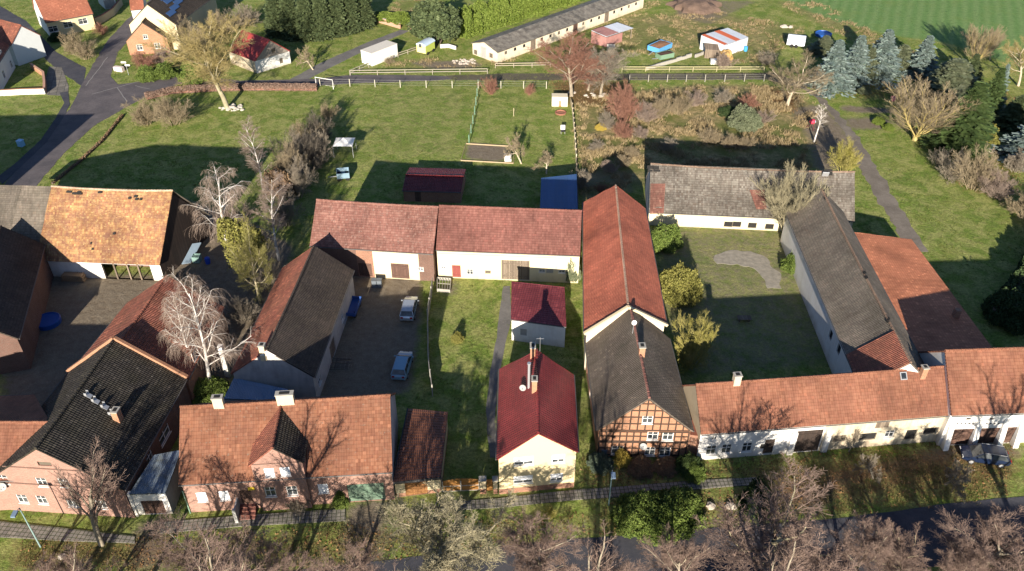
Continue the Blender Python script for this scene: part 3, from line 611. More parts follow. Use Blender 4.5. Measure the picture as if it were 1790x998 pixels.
def dish(parent, p, face, r=.34, mat=None):
    m = MB(); f = face.normalized(); x = f.cross(UP).normalized(); y = x.cross(f); rings = []
    for i in range(5):
        q = r * i / 4; rings.append([p + f * (.12 * (q / r) ** 2) + x * q * math.cos(a * math.pi / 7) + y * q * math.sin(a * math.pi / 7) for a in range(14)])
    for a, b in zip(rings, rings[1:]):
        for k in range(14): m.poly([a[k], a[(k + 1) % 14], b[(k + 1) % 14], b[k]]); m.poly([b[k] - f * .02, b[(k + 1) % 14] - f * .02, a[(k + 1) % 14] - f * .02, a[k] - f * .02])
    m.tube([p - f * .02, p - f * .25 - UP * .3], .025, 5); m.tube([p, p + f * .4 - UP * .12], .015, 4); m.box(p + f * .4 - UP * .16, (.08, .08, .1))
    return m.build('satellite_dish', mat or flat('dish_grey', (0.33, 0.33, 0.32), .6), parent)
p = Y.on_roof(914, 683, 'B'); dish(Y.roof, p + UP * .45, Vector((-.2, -1, .35)))
m = MB(); a = Y.r1 + Vector((.3, -.2, 0)); m.tube([a, a + UP * 1.9], .02, 5); m.tube([a + UP * 1.7 + Vector((-.4, 0, 0)), a + UP * 1.7 + Vector((.4, 0, 0))], .012, 4); m.build('aerial', ZINC, Y.roof)
# small red shed
he = hgt((893,597.5), 560); a, b = G(893,558,he), G(990,571,he); c, d = G(894,492,he + .9), G(987,502,he + .9)
RS = House('red_roofed_shed', 'small white plastered shed with plain red roof behind the yellow house', [c, a, b, d], he, (c * .999 + UP * 0, d * .999 + UP * 0), heB=he + .88, wall=P_WHITE, roof=T_SHEDRED, oe=.12, ov=.1, cat='shed', cap=False, no=())
RS.op(1, 915, 585, .8, 1.0, 'steel', z=1.0); RS.done()
# ------------------------------------------------------------------ timbered house with its barn
T = gable_house('timbered_house', 'half timbered house with orange brick panels and dark grey tile roof', (1043,752), (1212,754), (1022,590), hgt((1040,800),752), 696, wall=BRICK, roof=T_DGREY, oe=.25, ov=.15, bands={0: [(999, 999, BRICKL)]}, capmat=T_ROSEOLD)
tw = [(1132,734,1.05,1.05,'w'), (1141,762,1.1,1.15,'w'), (1167.5,763,1.1,1.15,'w'), (1079,787,1.2,1.25,'w'), (1136,789,1.05,1.25,'w'), (1162,790,1.15,1.4,'w')]
for q in tw: T.op(0, *q[:4], q[4])
T.op(3, 1030, 700, .9, 1.2, 'w'); T.op(3, 1026, 650, .9, 1.2, 'dark'); T.done()
def timber(h):
    p0, u, n, L = h.frame(0); m = MB(); he = h.W[0] and h.zA(h.W[1]); p1 = h.W[1]
    top = lambda s: min(h.zA(p0 + u * s), h.zB(p0 + u * s)) - .02
    rect = [(a - w_ / 2 - .03, a + w_ / 2 + .03, z - .08, z + hh + .02) for a, z, w_, hh, k in h.ops[0]]
    def seg(a, b, vert, c, w_):
        cuts = [(a, b)]
        for s0, s1, z0, z1 in rect:
            lo, hi, ol, oh = (z0, z1, s0, s1) if vert else (s0, s1, z0, z1)
            if ol < c < oh: cuts = [t for x, y in cuts for t in ((x, min(y, lo)), (max(x, hi), y)) if t[1] - t[0] > .05]
        for x, y in cuts:
            o = p0 + n * .002
            if vert: m.obox(o + u * (c - w_ / 2) + UP * x, u * w_, n * .03, UP * (y - x))
            else: m.obox(o + u * x + UP * (c - w_ / 2), u * (y - x), n * .034, UP * w_)
    ze = h.E[1].z - .25; k = 13
    for z in (.35, 1.35, 2.2, 2.38, 3.1, ze - .06, ze + .16): seg(.05, L - .05, False, z, .16)
    z = ze + 1.1
    while z < h.r0.z - .7:
        ss = [i * L / 60 for i in range(61) if top(i * L / 60) > z + .1]
        if ss: seg(ss[0], ss[-1], False, z, .15)
        z += .92
    for i in range(k + 1): seg(.1, ze, True, .1 + (L - .2) * i / k, .15)
    for i in range(1, 12):
        s = L * i / 12; t = top(s)
        if t > ze + .35: seg(ze + .2, t, True, s, .14)
    for sg in (0, 1):                                           # verge timbers under the roof edge
        a = p0 + u * (.05 if sg == 0 else L - .05) + n * .02; b = p0 + u * (L / 2) + n * .02; a.z = top(.05); b.z = top(L / 2); m.bar(a - UP * .1, b - UP * .1, .16, .05, n)
    m.build('timber_frame', flat('dark_timber', (0.052, 0.033, 0.024), .85, .3, 5), h.e)
timber(T)
p = T.r1 * .34 + T.r0 * .66; p = T.on_roof(1121, 618); T.chimney(Vector((p.x, p.y, T.r0.z - .3)), .75, .6, T.r0.z + .9, BRICKL)
m = MB(); q = T.r1 + Vector((-.3, -4.6, .0)); m.tube([q, q + UP * 1.5], .03, 5); m.build('dish_mast', ZINC, T.roof); dish(T.roof, q + UP * 1.6 + Vector((0, -.1, 0)), Vector((.1, -1, .3)), .28, WHITE)
p0, u, n, L = T.frame(0); s_, z_ = T.at(0, 1124.6, 776); dish(T.e, p0 + u * s_ + UP * z_ + n * .3, Vector((-.3, -1, .45)), .38)
# big red barn behind it
heb = 5.6; a, b = G(1021,583,heb), G(1019,354,heb); c, d = G(1166,568,heb), G(1128,364,heb)
hrb = zof((a.x + c.x) / 2, (a.y + c.y) / 2, 536); r0 = (a + c) / 2; r1 = (b + d) / 2; r0.z = r1.z = hrb
BR = House('red_roofed_barn', 'long barn with plain brick red tile roof running back from the timbered house', [a, c, d, b], heb, (r0, r1), wall=P_LONG, roof=T_BARN, oe=.3, ov=.1, cat='barn', jit=.03, sag=.12, capmat=tile_mat('old_ridge', [(0.36,0.22,0.16),(0.42,0.30,0.22)], patch=.2, patch_col=(.3,.2,.15)))
BR.done(); m = MB()
for A, B in ((BR.E[0], BR.r0), (BR.r0, BR.E[1])): m.bar(A + UP * .08 + Vector((0, -.12, 0)), B + UP * .08 + Vector((0, -.12, 0)), .34, .3, UP)
m.build('verge_coping', P_YELLOW, BR.e)
# ------------------------------------------------------------------ white barn in the middle and the older one beside it
WB = eave_house('white_barn', 'cream plastered barn with rose tile roof and grey plank gate', (762,437), (1014,447), hgt((768,487),437), 42.5, 359.5, wall=P_BARNW, roof=T_ROSE, oe=.3, ov=.05, cat='barn')
for px, py, wd, ht, k in ((775,467,.55,.55,'w'), (821.5,475.5,.9,.9,'w'), (853,475.5,.75,.5,'bricked'), (947.5,473.5,.85,.5,'w'), (982,474.5,.85,.5,'w'), (961,473.5,.9,.7,'steel')): WB.op(1, px, py, wd, ht, k)
WB.op(1, 798, 475, 1.15, 1.95, 'reddoor', z=.15); WB.op(1, 901, 472, 3.7, 3.1, 'gate', z=.15); WB.done()
p0, u, n, L = WB.frame(1); m = MB(); m.obox(p0 + n * .002 + UP * 3.85, u * (L * .88), n * .05, UP * .1); m.build('wall_band', flat('grey_band', (0.4, 0.37, 0.28), .9), WB.e)
OB = eave_house('old_barn', 'older barn with worn rose tiles adjoining the cream barn with the plank gate', (541,430), (757,444), WB.he, 40, 349, wall=DARKBR, roof=T_ROSEOLD, oe=.3, ov=.05, cat='barn', jit=.035, sag=.1, bands={1: [(6.0, 999, DARKBR), (8.2, 999, BRICK), (14.3, 999, P_BARNW)]})
OB.op(1, 640, 480, 1.8, 2.1, 'brown', z=.1); OB.op(1, 700, 478, 2.4, 2.4, 'brown', z=.1); OB.op(1, 735, 470, .8, .6, 'w'); OB.done()
# ------------------------------------------------------------------ house with the pointed dormer (left of the drive)
B3 = eave_house('brick_house', 'wide pink brick house with orange tile roof and pointed middle dormer', (312,848), (686,825), hgt((331,898),846), 42, 711, wall=PINK, roof=T_ORANGE, oe=.3, ov=.12, jit=.025, sag=.08, bands={2: [(999, 999, P_GREY)], 0: [(999, 999, PINK)]})
for px, py, wd, ht, k in ((353,869,.95,1.3,'ws'), (392,866.5,.95,1.3,'ws'), (565,854,.95,1.3,'ws')): B3.op(1, px, py, wd, ht, k)
B3.op(1, 640, 858, 3.5, 2.5, 'green', z=.05); B3.op(1, 430, 866, 1.1, 2.0, 'brown', z=.75); B3.done()
def bay(h):
    p0, u, n, L = h.frame(1); o = p0 + n * .38
    def at(px, py):
        r = ray(px, py); q = Vector((0, 0, CAMH)) + r * ((o - Vector((0, 0, CAMH))).dot(n) / r.dot(n)); return (q - o).dot(u), q.z
    sl, z1 = at(438, 812); sr, z2 = at(528, 807); sa, za = at(475, 783); ze = (z1 + z2) / 2; sa = (sl + sr) / 2; P = lambda s, z, d=0: o + u * s + UP * z - n * d
    ops = []
    for px, py, wd, ht, k in ((471,826.5,.9,1.2,'ws'), (498.5,824.5,.9,1.2,'ws'), (472.5,860,1.0,1.35,'w'), (510.5,858,1.0,1.35,'w')):
        s_, z_ = at(px, py); ops.append((s_, z_ - ht / 2, wd, ht, k))
    mb = MB()
    wall_face(mb, o, u, n, [(sl, -.05), (sr, -.05), (sr, ze), (sa, za), (sl, ze)], [(a - w_ / 2, a + w_ / 2, z, z + hh) for a, z, w_, hh, k in ops], [(999, 999, PINK)])
    pt = math.tan(R(42)); bk = lambda z: max(0, (z - h.he) / pt) + .35
    for s_, sg in ((sl, 1), (sr, -1)): q = [P(s_, -.05), P(s_, ze), P(s_, ze, bk(ze)), P(s_, h.he - .1, .3), P(s_, -.05, .3)]; mb.poly(q if sg > 0 else q[::-1], mat=PINK)
    w_ = mb.build('dormer', None, h.e)
    for a, z, wd, hh, k in ops: fit(h.e, o, u, n, a, z, wd, hh, k)
    rb = MB(); ov = -.16; x = .22; dz = x * (za - ze) / (sr - sa); zr = za + .16; zl = ze - dz + .16
    roof_slope(rb, P(sr + x, zl, ov), P(sr + x, zl, bk(zl)), P(sa, zr, bk(zr)), P(sa, zr, ov), .12); roof_slope(rb, P(sl - x, zl, bk(zl)), P(sl - x, zl, ov), P(sa, zr, ov), P(sa, zr, bk(zr)), .12)
    r = rb.build('dormer_roof', T_RUST, w_); r.data.materials.append(T_BLACK); nf = len(r.data.polygons); r.data.polygons.foreach_set('material_index', [1 if i < nf // 2 else 0 for i in range(nf)]); m = MB(); a, b = P(sa, zr, ov), P(sa, zr, bk(zr)); k = 12  # right slope in black tiles: painted shade on top of moss
    for i in range(k): m.tube([a + (b - a) * (i / k), a + (b - a) * ((i + 1.1) / k)], [.13, .1], 6)
    m.build('ridge_cap', T_RUST, r)
    m = MB(); m.obox(P(sl, ze - .05, -.003), u * (sr - sl), n * .04, UP * .1); m.build('string_course', DARKBR, w_)
bay(B3)
p0, u, n, L = B3.frame(1); s_, z_ = B3.at(1, 432, 880); m = MB()
for i in range(4): m.obox(p0 + u * (s_ - .65) + n * (.0 + .002) + UP * 0, u * 1.5, n * (.35 + .34 * (3 - i)), UP * (.18 * (i + 1)))
m.build('door_steps', flat('red_steps', (0.20, 0.085, 0.065), .8, .2, 3), B3.e)
m = MB(); m.obox(p0 + u * (s_ - .85) + n * .002, u * .16, n * 1.5, UP * 1.75); m.obox(p0 + u * (s_ - .93) + n * 1.4 + UP * 0, u * .3, n * .3, UP * 1.9); m.build('step_wall', P_GREY, B3.e)
m = MB(); s2, z2 = B3.at(1, 440, 856); m.obox(p0 + u * (s2 - .3) + n * .02 + UP * z2, u * .6, n * .05, UP * .4); m.build('yellow_sign', flat('yellow_board', (0.75, 0.55, 0.05), .5), B3.e)
for px, w_, in ((395, .95), (512, 1.6)):
    a = B3.r0 + (B3.r1 - B3.r0) * ((px - 327) / (697 - 327)); B3.chimney(a, w_, .55, a.z + .95, flat('pale_chimney', (0.50, 0.42, 0.30), .9, .2, 2))
m = MB(); m.tube([B3.W[1] + Vector((-.05, -.1, 3.2)), B3.W[1] + Vector((-.05, -.1, 0))], .06, 6); m.build('downpipe', flat('green_pipe', (0.25, 0.38, 0.28), .5), B3.e)
# ------------------------------------------------------------------ brown-roofed garage, gate
hg = hgt((688,871), 842); a, b, c, d = G(687,842,hg), G(771,833,hg), G(783,720,hg + .5), G(714,714,hg + .5)
e = empty('garage', tuple(((a + b) / 2).xy) + (0,), 'narrow cream garage with brown ribbed roof and honey coloured doors', 'garage')
m = MB(); roof_slope(m, a, b, c, d, .16, .36, .045); m.build('roof', C_BROWN, e); m = MB(); m.obox(a + Vector((-.12, -.1, -.32)), b - a + Vector((.2, 0, 0)), Vector((0, .1, 0)), UP * .3); q = unit(a, d); m.obox(a + Vector((-.14, 0, -.3)), d - a, Vector((.1, 0, 0)), UP * .36); m.build('fascia', flat('black_fascia', (0.05, 0.05, 0.055), .6), e)
m = MB(); W4 = [a + Vector((.12, .12, 0)), b + Vector((-.1, .12, 0)), c + Vector((-.1, -.1, 0)), d + Vector((.1, -.1, 0))]; W4 = [V2(q) for q in W4]; tops = [hg - .17, hg - .17, hg + .33, hg + .33]
for i in range(4):
    p0, p1 = W4[i], W4[(i + 1) % 4]; u = unit(p0, p1); n = Vector((u.y, -u.x, 0)); L = (p1 - p0).length; ops = []
    if i == 0: ops = [(L * .21, L * .70, .02, 2.15)]
    wall_face(m, p0, u, n, [(0, -.05), (L, -.05), (L, tops[(i + 1) % 4]), (0, tops[i])], ops, [(999, .55, BRICK), (999, 999, P_YELLOW)])
    if i == 0: fit(e, p0, u, n, L * .455, .02, L * .49, 2.13, DOORS['walnut'])
m.build('wall', None, e)
def wood_gate():
    a, b = G(774,860), G(838,857); u = unit(a, b); n = Vector((u.y, -u.x, 0)); L = (b - a).length
    e = empty('wooden_gate', (a + b) / 2, 'wide honey coloured board gate with arched top between garage and pillar', 'gate')
    for k in range(2):
        m = MB(); s0, s1 = k * L / 2 + .03, (k + 1) * L / 2 - .03; N_ = 8
        for i in range(N_):
            x0, x1 = s0 + (s1 - s0) * i / N_, s0 + (s1 - s0) * (i + 1) / N_; h = lambda x: 1.55 + .3 * math.sin(math.pi * x / L)
            m.poly([a + u * x0 + UP * .1, a + u * x1 + UP * .1, a + u * x1 + UP * h(x1), a + u * x0 + UP * h(x0)], [(x0, 0), (x1, 0), (x1, h(x1)), (x0, h(x0))])
            m.poly([a + u * x0 + UP * h(x0), a + u * x1 + UP * h(x1), a + u * x1 - n * .06 + UP * h(x1), a + u * x0 - n * .06 + UP * h(x0)])
            m.poly([a + u * x1 - n * .06 + UP * .1, a + u * x0 - n * .06 + UP * .1, a + u * x0 - n * .06 + UP * h(x0), a + u * x1 - n * .06 + UP * h(x1)])
        o = m.build('gate_leaf', DOORS['oak'], e); f = MB()
        for z in (.12, .85): f.bar(a + u * s0 + n * .03 + UP * z, a + u * s1 + n * .03 + UP * z, .07, .05, n)
        for x in (s0, s1): f.bar(a + u * x + n * .03 + UP * .1, a + u * x + n * .03 + UP * 1.55, .07, .05, n)
        f.build('gate_frame', flat('pale_frame', (0.45, 0.42, 0.36), .6), o)
    for px, lab, w_ in ((844.5, 'brick footed gate pillar with grey cap beside the board gate', .6), (866, 'brick footed gate pillar standing against the yellow house', .4)):
        q = G(px, 860); m = MB(); m.box(q, (w_, .5, .75), u, BRICK); m.box(q + UP * .75, (w_, .5, 1.15), u, P_YELLOW); m.box(q + UP * 1.9, (w_ + .15, .65, .12), u, CONC); solo(m, 'gate_pillar', None, lab, 'pillar')
    a, b = G(851,858), G(861,857); m = MB(); u = unit(a, b); m.obox(a + UP * .1, b - a, Vector((u.y, -u.x, 0)) * .06, UP * 1.6); o = solo(m, 'garden_gate', DOORS['oak'], 'narrow honey coloured wicket gate between the two pillars', 'gate')
wood_gate()
# ------------------------------------------------------------------ pink brick house with the black roof (far left of the street)
fA, fB = G(0,892), G(231,907); u = unit(fA, fB); heP = hgt((231,907), 857); fr = G(218,857,heP); fl = fr - u * 13.6; bk = G(326,663,heP); mid = (fl + fr) / 2
K = House('gable_brick_house', 'pink brick gable house with black mossy roof and arched attic window', [fl, fr, bk, bk - u * 13.2], heP, (Vector((mid.x, mid.y, zof(mid.x, mid.y, 784))), Vector(((bk - u * 6.6).x, (bk - u * 6.6).y, zof(mid.x, mid.y, 784)))), wall=PINK, roof=T_BLACK, oe=.2, ov=.1, roofB=T_BLACK, sag=.1, jit=.03, bands={1: [(999, 999, DARKBR)]})
for px, py, wd, ht, k in ((73,843,1.0,1.2,'w'), (112,844,1.0,1.2,'w'), (39,872,1.0,1.2,'w'), (73,874,1.0,1.2,'w'), (126,879,1.0,1.2,'w'), (177,882,1.0,1.2,'w'), (78,811,1.3,.55,'bricked'), (5,838,1.0,1.2,'w')): K.op(0, px, py, wd, ht, k)
K.op(1, 288, 760, 2.3, 1.3, 'w'); K.op(1, 262, 800, 1.2, 1.2, 'w'); K.done()
p = K.on_roof(207, 732); K.chimney(p, .75, .6, p.z + 1.15, BRICKL)
for px, py in ((189,725), (176,712), (160,702), (147,692)):
    p = K.on_roof(px, py); d = (K.r1 - K.r0).normalized(); q = Vector((d.y, -d.x, 0)); m = MB(); m.obox(p + UP * .02, d * .5, q * .55 - UP * .38, UP * .05); m.obox(p + UP * .02, d * .05, q * .25, UP * .3); m.obox(p + UP * .02 + d * .45, d * .05, q * .25, UP * .3); m.build('step_tread', ZINC, K.roof)
m = MB(); p0, u2, n2, L2 = K.frame(0)
for s0, s1, z in ((.1, L2 - .1, heP - .1), (2.4, L2 - 2.4, heP + 2.2)): m.obox(p0 + u2 * s0 + n2 * .002 + UP * z, u2 * (s1 - s0), n2 * .05, UP * .12); m.build('string_course', DARKBR, K.e); m = MB()
s_, z_ = K.at(0, 6, 845); dish(K.e, p0 + u2 * s_ + UP * z_ + n2 * .4, Vector((.5, -1, .4)), .45)
# its red roofed rear wing behind a brick fire wall
d = (K.r1 - K.r0).normalized(); c0, c1 = K.E[3] + d * .35, K.E[2] + d * .35; w_ = d * 12.5; z0 = K.r0.z - 1.0
K2 = House('rear_wing', 'red tiled rear wing behind the pink brick house with the black roof', [c0, c1, c1 + w_ - u * .6, c0 + w_ + u * .6], heP - .3, (Vector((K.r1.x, K.r1.y, z0)) + d * .35, Vector((K.r1.x, K.r1.y, z0)) + d * .35 + w_), wall=BRICK, roof=T_RUST, oe=.2, ov=.05, sag=.1, jit=.03)
K2.op(1, 340, 620, 1.0, 1.2, 'w'); K2.done()
m = MB()
for A, B in ((K.E[3], K.r1), (K.r1, K.E[2])): m.bar(A + d * .2 + UP * .1, B + d * .2 + UP * .1, .36, .42, UP)
m.build('fire_wall', BRICKL, K.e)
# tiled house beside it, mostly out of the picture
he = 4.4; a, b = G(-190,850,he), G(40,838,he)
K0 = House('tiled_house', 'low house with faded red tiles at the picture edge beside the pink gable', [G(-175,700,he), a, b, G(60,690,he)], he, (G(-180,737,7.6), G(88,738,7.6)), wall=PINK, roof=T_SALMON, oe=.2, ov=.05); K0.done()
# lean-to garage between the two brick houses
hg = hgt((296,901), 863); a, b, c, d_ = G(225,864,hg), G(289,862,hg), G(317,786,hg + .4), G(270,795,hg + .4)
e = empty('lean_to_garage', ((a + b) / 2).xy.to_3d(), 'lean-to garage with mossy sheet roof between the two pink brick houses', 'garage')
m = MB(); roof_slope(m, a, b, c, d_, .12, plain=True); m.build('roof', C_MOSS, e); m = MB(); W4 = [V2(q) for q in (a + Vector((.1, .15, 0)), b + Vector((-.1, .15, 0)), c + Vector((-.1, -.1, 0)), d_ + Vector((.1, -.1, 0)))]
for i in range(4):
    p0, p1 = W4[i], W4[(i + 1) % 4]; u1 = unit(p0, p1); L = (p1 - p0).length; tp = [hg - .13, hg - .13, hg + .27, hg + .27]
    wall_face(m, p0, u1, Vector((u1.y, -u1.x, 0)), [(0, -.05), (L, -.05), (L, tp[(i + 1) % 4]), (0, tp[i])], [(L * .18, L * .83, .02, 2.0)] if i == 0 else [], [(999, 999, P_WHITE if i == 0 else P_GREY)])
    if i == 0: fit(e, p0, u1, Vector((u1.y, -u1.x, 0)), L * .505, .02, L * .64, 1.97, 'brown')
m.build('wall', None, e)
m = MB(); m.obox(W4[0] + Vector((-.35, -.2, 0)), Vector((.35, 0, 0)), Vector((0, .35, 0)), UP * (hg + .1)); m.build('corner_pier', P_WHITE, e)
# ------------------------------------------------------------------ barn with dark and red slopes, left yard
heL = 4.0; r0, r1 = G(466,612,7.6), G(549,429,7.6); dr = (r1 - r0); dr.z = 0; u = dr.normalized(); n = Vector((u.y, -u.x, 0)); W_ = 4.6
C = [r0 - n * W_, r0 + n * W_, r1 + n * W_, r1 - n * W_]
B10 = House('stable', 'stable with dark tiled slope and rusty red slope beside the birches', C, heL, (r0, r1), wall=P_GREY, roof=T_DARK, roofB=T_RUST, oe=.25, ov=.1, cat='barn', sag=.1, jit=.03)
B10.op(1, 545, 590, 1.0, 1.0, 'w', z=1.2); B10.op(1, 570, 540, 2.2, 2.3, 'gate', z=.05); B10.op(1, 590, 500, 1.0, 1.0, 'w', z=1.2); B10.done()
p = B10.r0 + Vector((-.5, .25, -.3)); B10.chimney(p, .6, .6, B10.r0.z + .5, P_YELLOW)
m = MB(); m.poly([B10.r0 + Vector((-.9, -.06, -.75)), B10.r0 + Vector((.9, -.06, -.75)), B10.r0 + Vector((0, -.06, 0))]); m.build('gable_cap', P_WHITE, B10.e)
a, b, c, d_ = G(391,697,2.6), G(500,701,2.6), G(503,680,3.2), G(409,660,3.2)
e = empty('lean_to_shed', ((a + b) / 2).xy.to_3d(), 'low shed with bluish corrugated sheet roof behind the chimneys of the dormer house', 'shed'); m = MB(); roof_slope(m, a, b, c, d_, .08, plain=True); m.build('roof', C_BLUE, e)
for q0, q1 in ((a, b), (b, c), (c, d_), (d_, a)):
    m = MB(); u1 = unit(q0, q1); m.poly([V2(q0), V2(q1), q1 - UP * .1, q0 - UP * .1]); m.build('wall', P_GREY, e)
m = MB(); q = G(399,657,0); m.box(q, (.5, .5, 4.6), Vector((1, 0, 0))); solo(m, 'flue_stack', P_WHITE, 'slender white flue stack standing beside the weeping birch', 'flue')
# ------------------------------------------------------------------ whitewashed range on the right of the street
heF = hgt((1218,809), 760); F = eave_house('farm_range', 'long whitewashed farmhouse range with salmon tile roof and dark arched gateway', (1226,760), (1663,726), heF, 44, 672, wall=P_GREY, roof=T_SALMON, oe=.3, ov=.06, cat='farmhouse', jit=.03, sag=.12)
F.bands = {0: [(999, 2.8, BRICK), (999, 999, P_TAN)]}
for px, py, wd, ht, k in ((1249,765.5,.6,.75,'w'), (1243,787.5,1.05,1.35,'w'), (1270,785,1.05,1.35,'w'), (1306,782,1.05,1.35,'w'), (1467.5,766.5,1.3,.9,'bricked'), (1517,763,1.8,1.0,'dark'), (1555,758.5,1.0,1.0,'w'), (1592,760,1.2,1.5,'dark'), (1626,753,1.4,.9,'dark')): F.op(1, px, py, wd, ht, k)
F.op(1, 1343, 784, 1.05, 2.1, 'darkgate', z=.2); F.op(1, 1412, 767, 2.9, 3.15, 'darkgate', z=.05)
sG, _ = F.at(1, 1436, 770); F.bands[1] = [(sG, 999, P_WHITE), (999, 999, P_OLD)]; F.done()
p = F.on_roof(1580, 664); E = F.E[1]; nn = (F.E[2] - E).cross(F.r0 - E).normalized(); sl = (F.r0 - E); sl = (sl - unit(F.E[1], F.E[2]) * sl.dot(unit(F.E[1], F.E[2]))).normalized(); uu = unit(F.E[1], F.E[2])
m = MB(); m.obox(p - uu * .35, uu * .7, sl * .8, nn * .1); sk = m.build('skylight', ZINC, F.roof); m = MB(); m.obox(p - uu * .26 + sl * .09 + nn * .1, uu * .52, sl * .62, nn * .012); m.build('pane', GLASS, sk)
F.chimney(F.on_roof(1612, 656), .55, .55, F.on_roof(1612, 656).z + 1.1, BRICKL); F.chimney(F.r0 + (F.r1 - F.r0) * .16, .7, .6, F.r0.z + .9, flat('pale_chimney', (0.5, 0.42, 0.3)))
p0, u, n, L = F.frame(1); m = MB()
for px, py in ((1380,785), (1440,780)):
    s_, z_ = F.at(1, px, py); m.obox(p0 + u * (s_ - .3) + n * .002, u * .6, n * .3, UP * 3.2); m.build('gateway_pier', P_WHITE, F.e); m = MB()
s_, z_ = F.at(1, 1543, 741); m = MB(); m.obox(p0 + u * (s_ - .7) + n * .002 + UP * (z_ - .5), u * 1.4, n * .05, UP * .9); m.build('hatch', DOORS['gate'], F.e)
s_, z_ = F.at(1, 1330, 788); m = MB(); m.obox(p0 + u * (s_ - .2) + n * .002 + UP * 1.2, u * .4, n * .15, UP * .5); m.build('letter_box', DARK, F.e)
# brick link between the timbered house and the white range
a, b = G(1203,806), G(1224,806); he = 3.0; m = MB(); W4 = [Vector((T.W[1].x, T.W[1].y + .4, 0)), Vector((F.W[1].x - .06, T.W[1].y + .2, 0)), Vector((F.W[1].x - .06, T.W[1].y + 5, 0)), Vector((T.W[1].x + .02, T.W[1].y + 5, 0))]
m.poly([W4[0], W4[1], W4[1] + UP * he, W4[0] + UP * he], mat=BRICK); m.poly([W4[2], W4[3], W4[3] + UP * he, W4[2] + UP * he], mat=BRICK); m.poly([W4[0] + UP * he, W4[1] + UP * he, W4[2] + UP * (he + .4), W4[3] + UP * (he + .4)], mat=T_RUST); solo(m, 'brick_link', None, 'small brick link wall between the timbered house and the white range', 'wall')
# garage range at the right edge
heG = 4.7; a = G(1664,727,heG); b = a + Vector((24, 1.2, 0)); hq = ridge_pitch(a, Vector((0, 1, 0)), 42, 613)
Q = House('garage_range', 'white walled garage range with salmon roof and sloping buttresses behind the dark car', [a + Vector((.1, 2 * hq, 0)), a, b, b + Vector((.1, 2 * hq, 0))], heG, (a + Vector((0, hq, hq * math.tan(R(42)))), b + Vector((0, hq, hq * math.tan(R(42))))), wall=P_WHITE, roof=T_SALMON, oe=.3, ov=.06, cat='garage')
Q.op(1, 1683, 757, 2.55, 2.35, 'brown', z=.05); Q.op(1, 1728, 757, 2.55, 2.35, 'brown', z=.05); Q.op(1, 1765, 757, 1.3, 2.35, 'brown', z=.05)
for px in (1693, 1734): Q.op(1, px, 732, .5, .3, 'dark')
Q.done(); p0, u, n, L = Q.frame(1)
for px in (1660, 1707, 1752, 1781):
    s_, z_ = Q.at(1, px, 750); o = p0 + u * (s_ - .28) + n * .002; w2 = u * .56; m = MB(); t = 3.6; bse = .75
    A, B, C_, D_ = o, o + n * bse, o + n * .12 + UP * t, o + UP * t
    for s in (Vector((0, 0, 0)), w2): q = [A + s, B + s, C_ + s, D_ + s]; m.poly(q if s.length else q[::-1])
    m.poly([B, B + w2, C_ + w2, C_]); m.poly([C_, C_ + w2, D_ + w2, D_]); m.build('buttress', P_WHITE, Q.e)
for px in (1673, 1680, 1687, 1694, 1701, 1716, 1724, 1731, 1738, 1745):
    s_, z_ = Q.at(1, px, 741); m = MB(); m.obox(p0 + u * (s_ - .1) + n * .001 + UP * z_, u * .2, n * .03, UP * .12); m.build('vent', DARK, Q.e)
# ------------------------------------------------------------------ long weathered barn, lean-to and grey barn round the right yard
hh = 5.0; r0, r1 = G(1592,634,8.6), G(1436,330,8.6); lf, lb = G(1486,636,hh), G(1404,425,hh); d = unit(r0, r1); n = Vector((d.y, -d.x, 0)); W_ = abs((lf - r0).dot(n)); Wr = 3.6
LB = House('weathered_barn', 'long weathered barn with olive grey tile roof and broken ridge tiles', [r0 - n * W_, r0 + n * Wr, r1 + n * Wr, r1 - n * W_], 8.6 - Wr * .95, (r0, r1), heB=hh, wall=P_WHITE, roof=T_OLIVE, oe=.25, ov=.06, cat='barn', sag=.2, jit=.045, capmat=T_CAP)
for px, py in ((1452,585), (1466,610)): LB.op(3, px, py, 1.0, 1.2, 'dark')
LB.done()
for px, py in ((1437,332), (1440,343), (1440,346), (1508,476), (1511,484), (1549,556), (1548,560)):
    p = LB.on_roof(px, py, 'B'); q = LB.E[0] - LB.E[3]; q = q.normalized(); up = (LB.r0 - LB.E[0]).normalized(); nn = q.cross(up).normalized(); m = MB(); m.obox(p + nn * .03, q * .5, up * .35, nn * .02); m.build('tile_gap', DARK, LB.roof)
a, b = LB.on_roof(1560, 580, 'B'), LB.on_roof(1592, 634, 'B'); nB = (LB.E[0] - LB.E[3]).cross(LB.r1 - LB.E[3]).normalized(); m = MB(); t = (a - LB.r0).length / (LB.r1 - LB.r0).length
pr = LB.r0 + (LB.r1 - LB.r0) * t; pe = LB.E[0] + (LB.E[3] - LB.E[0]) * t; roof_slope(m, pe + nB * .09, LB.E[0] + nB * .09, LB.r0 + nB * .09, pr + nB * .09, .08); m.build('red_roof_section', T_RUST, LB.roof)
e0, e1 = LB.E[1] + n * .1, LB.E[2] - d * 4.5 + n * .1; zt = LB.E[1].z - .5; b0, b1 = V2(e0) + UP * zt, V2(e1) + UP * zt; c0, c1 = V2(e0 + n * 10.2) + UP * (zt - 1.0), V2(e1 + n * 8.2) + UP * (zt - 1.0)
e = empty('lean_to_barn', ((c0 + c1) / 2).xy.to_3d(), 'lean-to barn with orange tile roof along the weathered barn', 'barn'); m = MB(); roof_slope(m, c0, c1, b1, b0, .14, .34); m.build('roof', T_LEAN, e)
for q0, q1 in ((c0, c1), (c1, b1), (b1, b0), (b0, c0)):
    m = MB(); m.poly([V2(q0), V2(q1), q1 - UP * .2, q0 - UP * .2]); m.build('wall', BRICK, e)
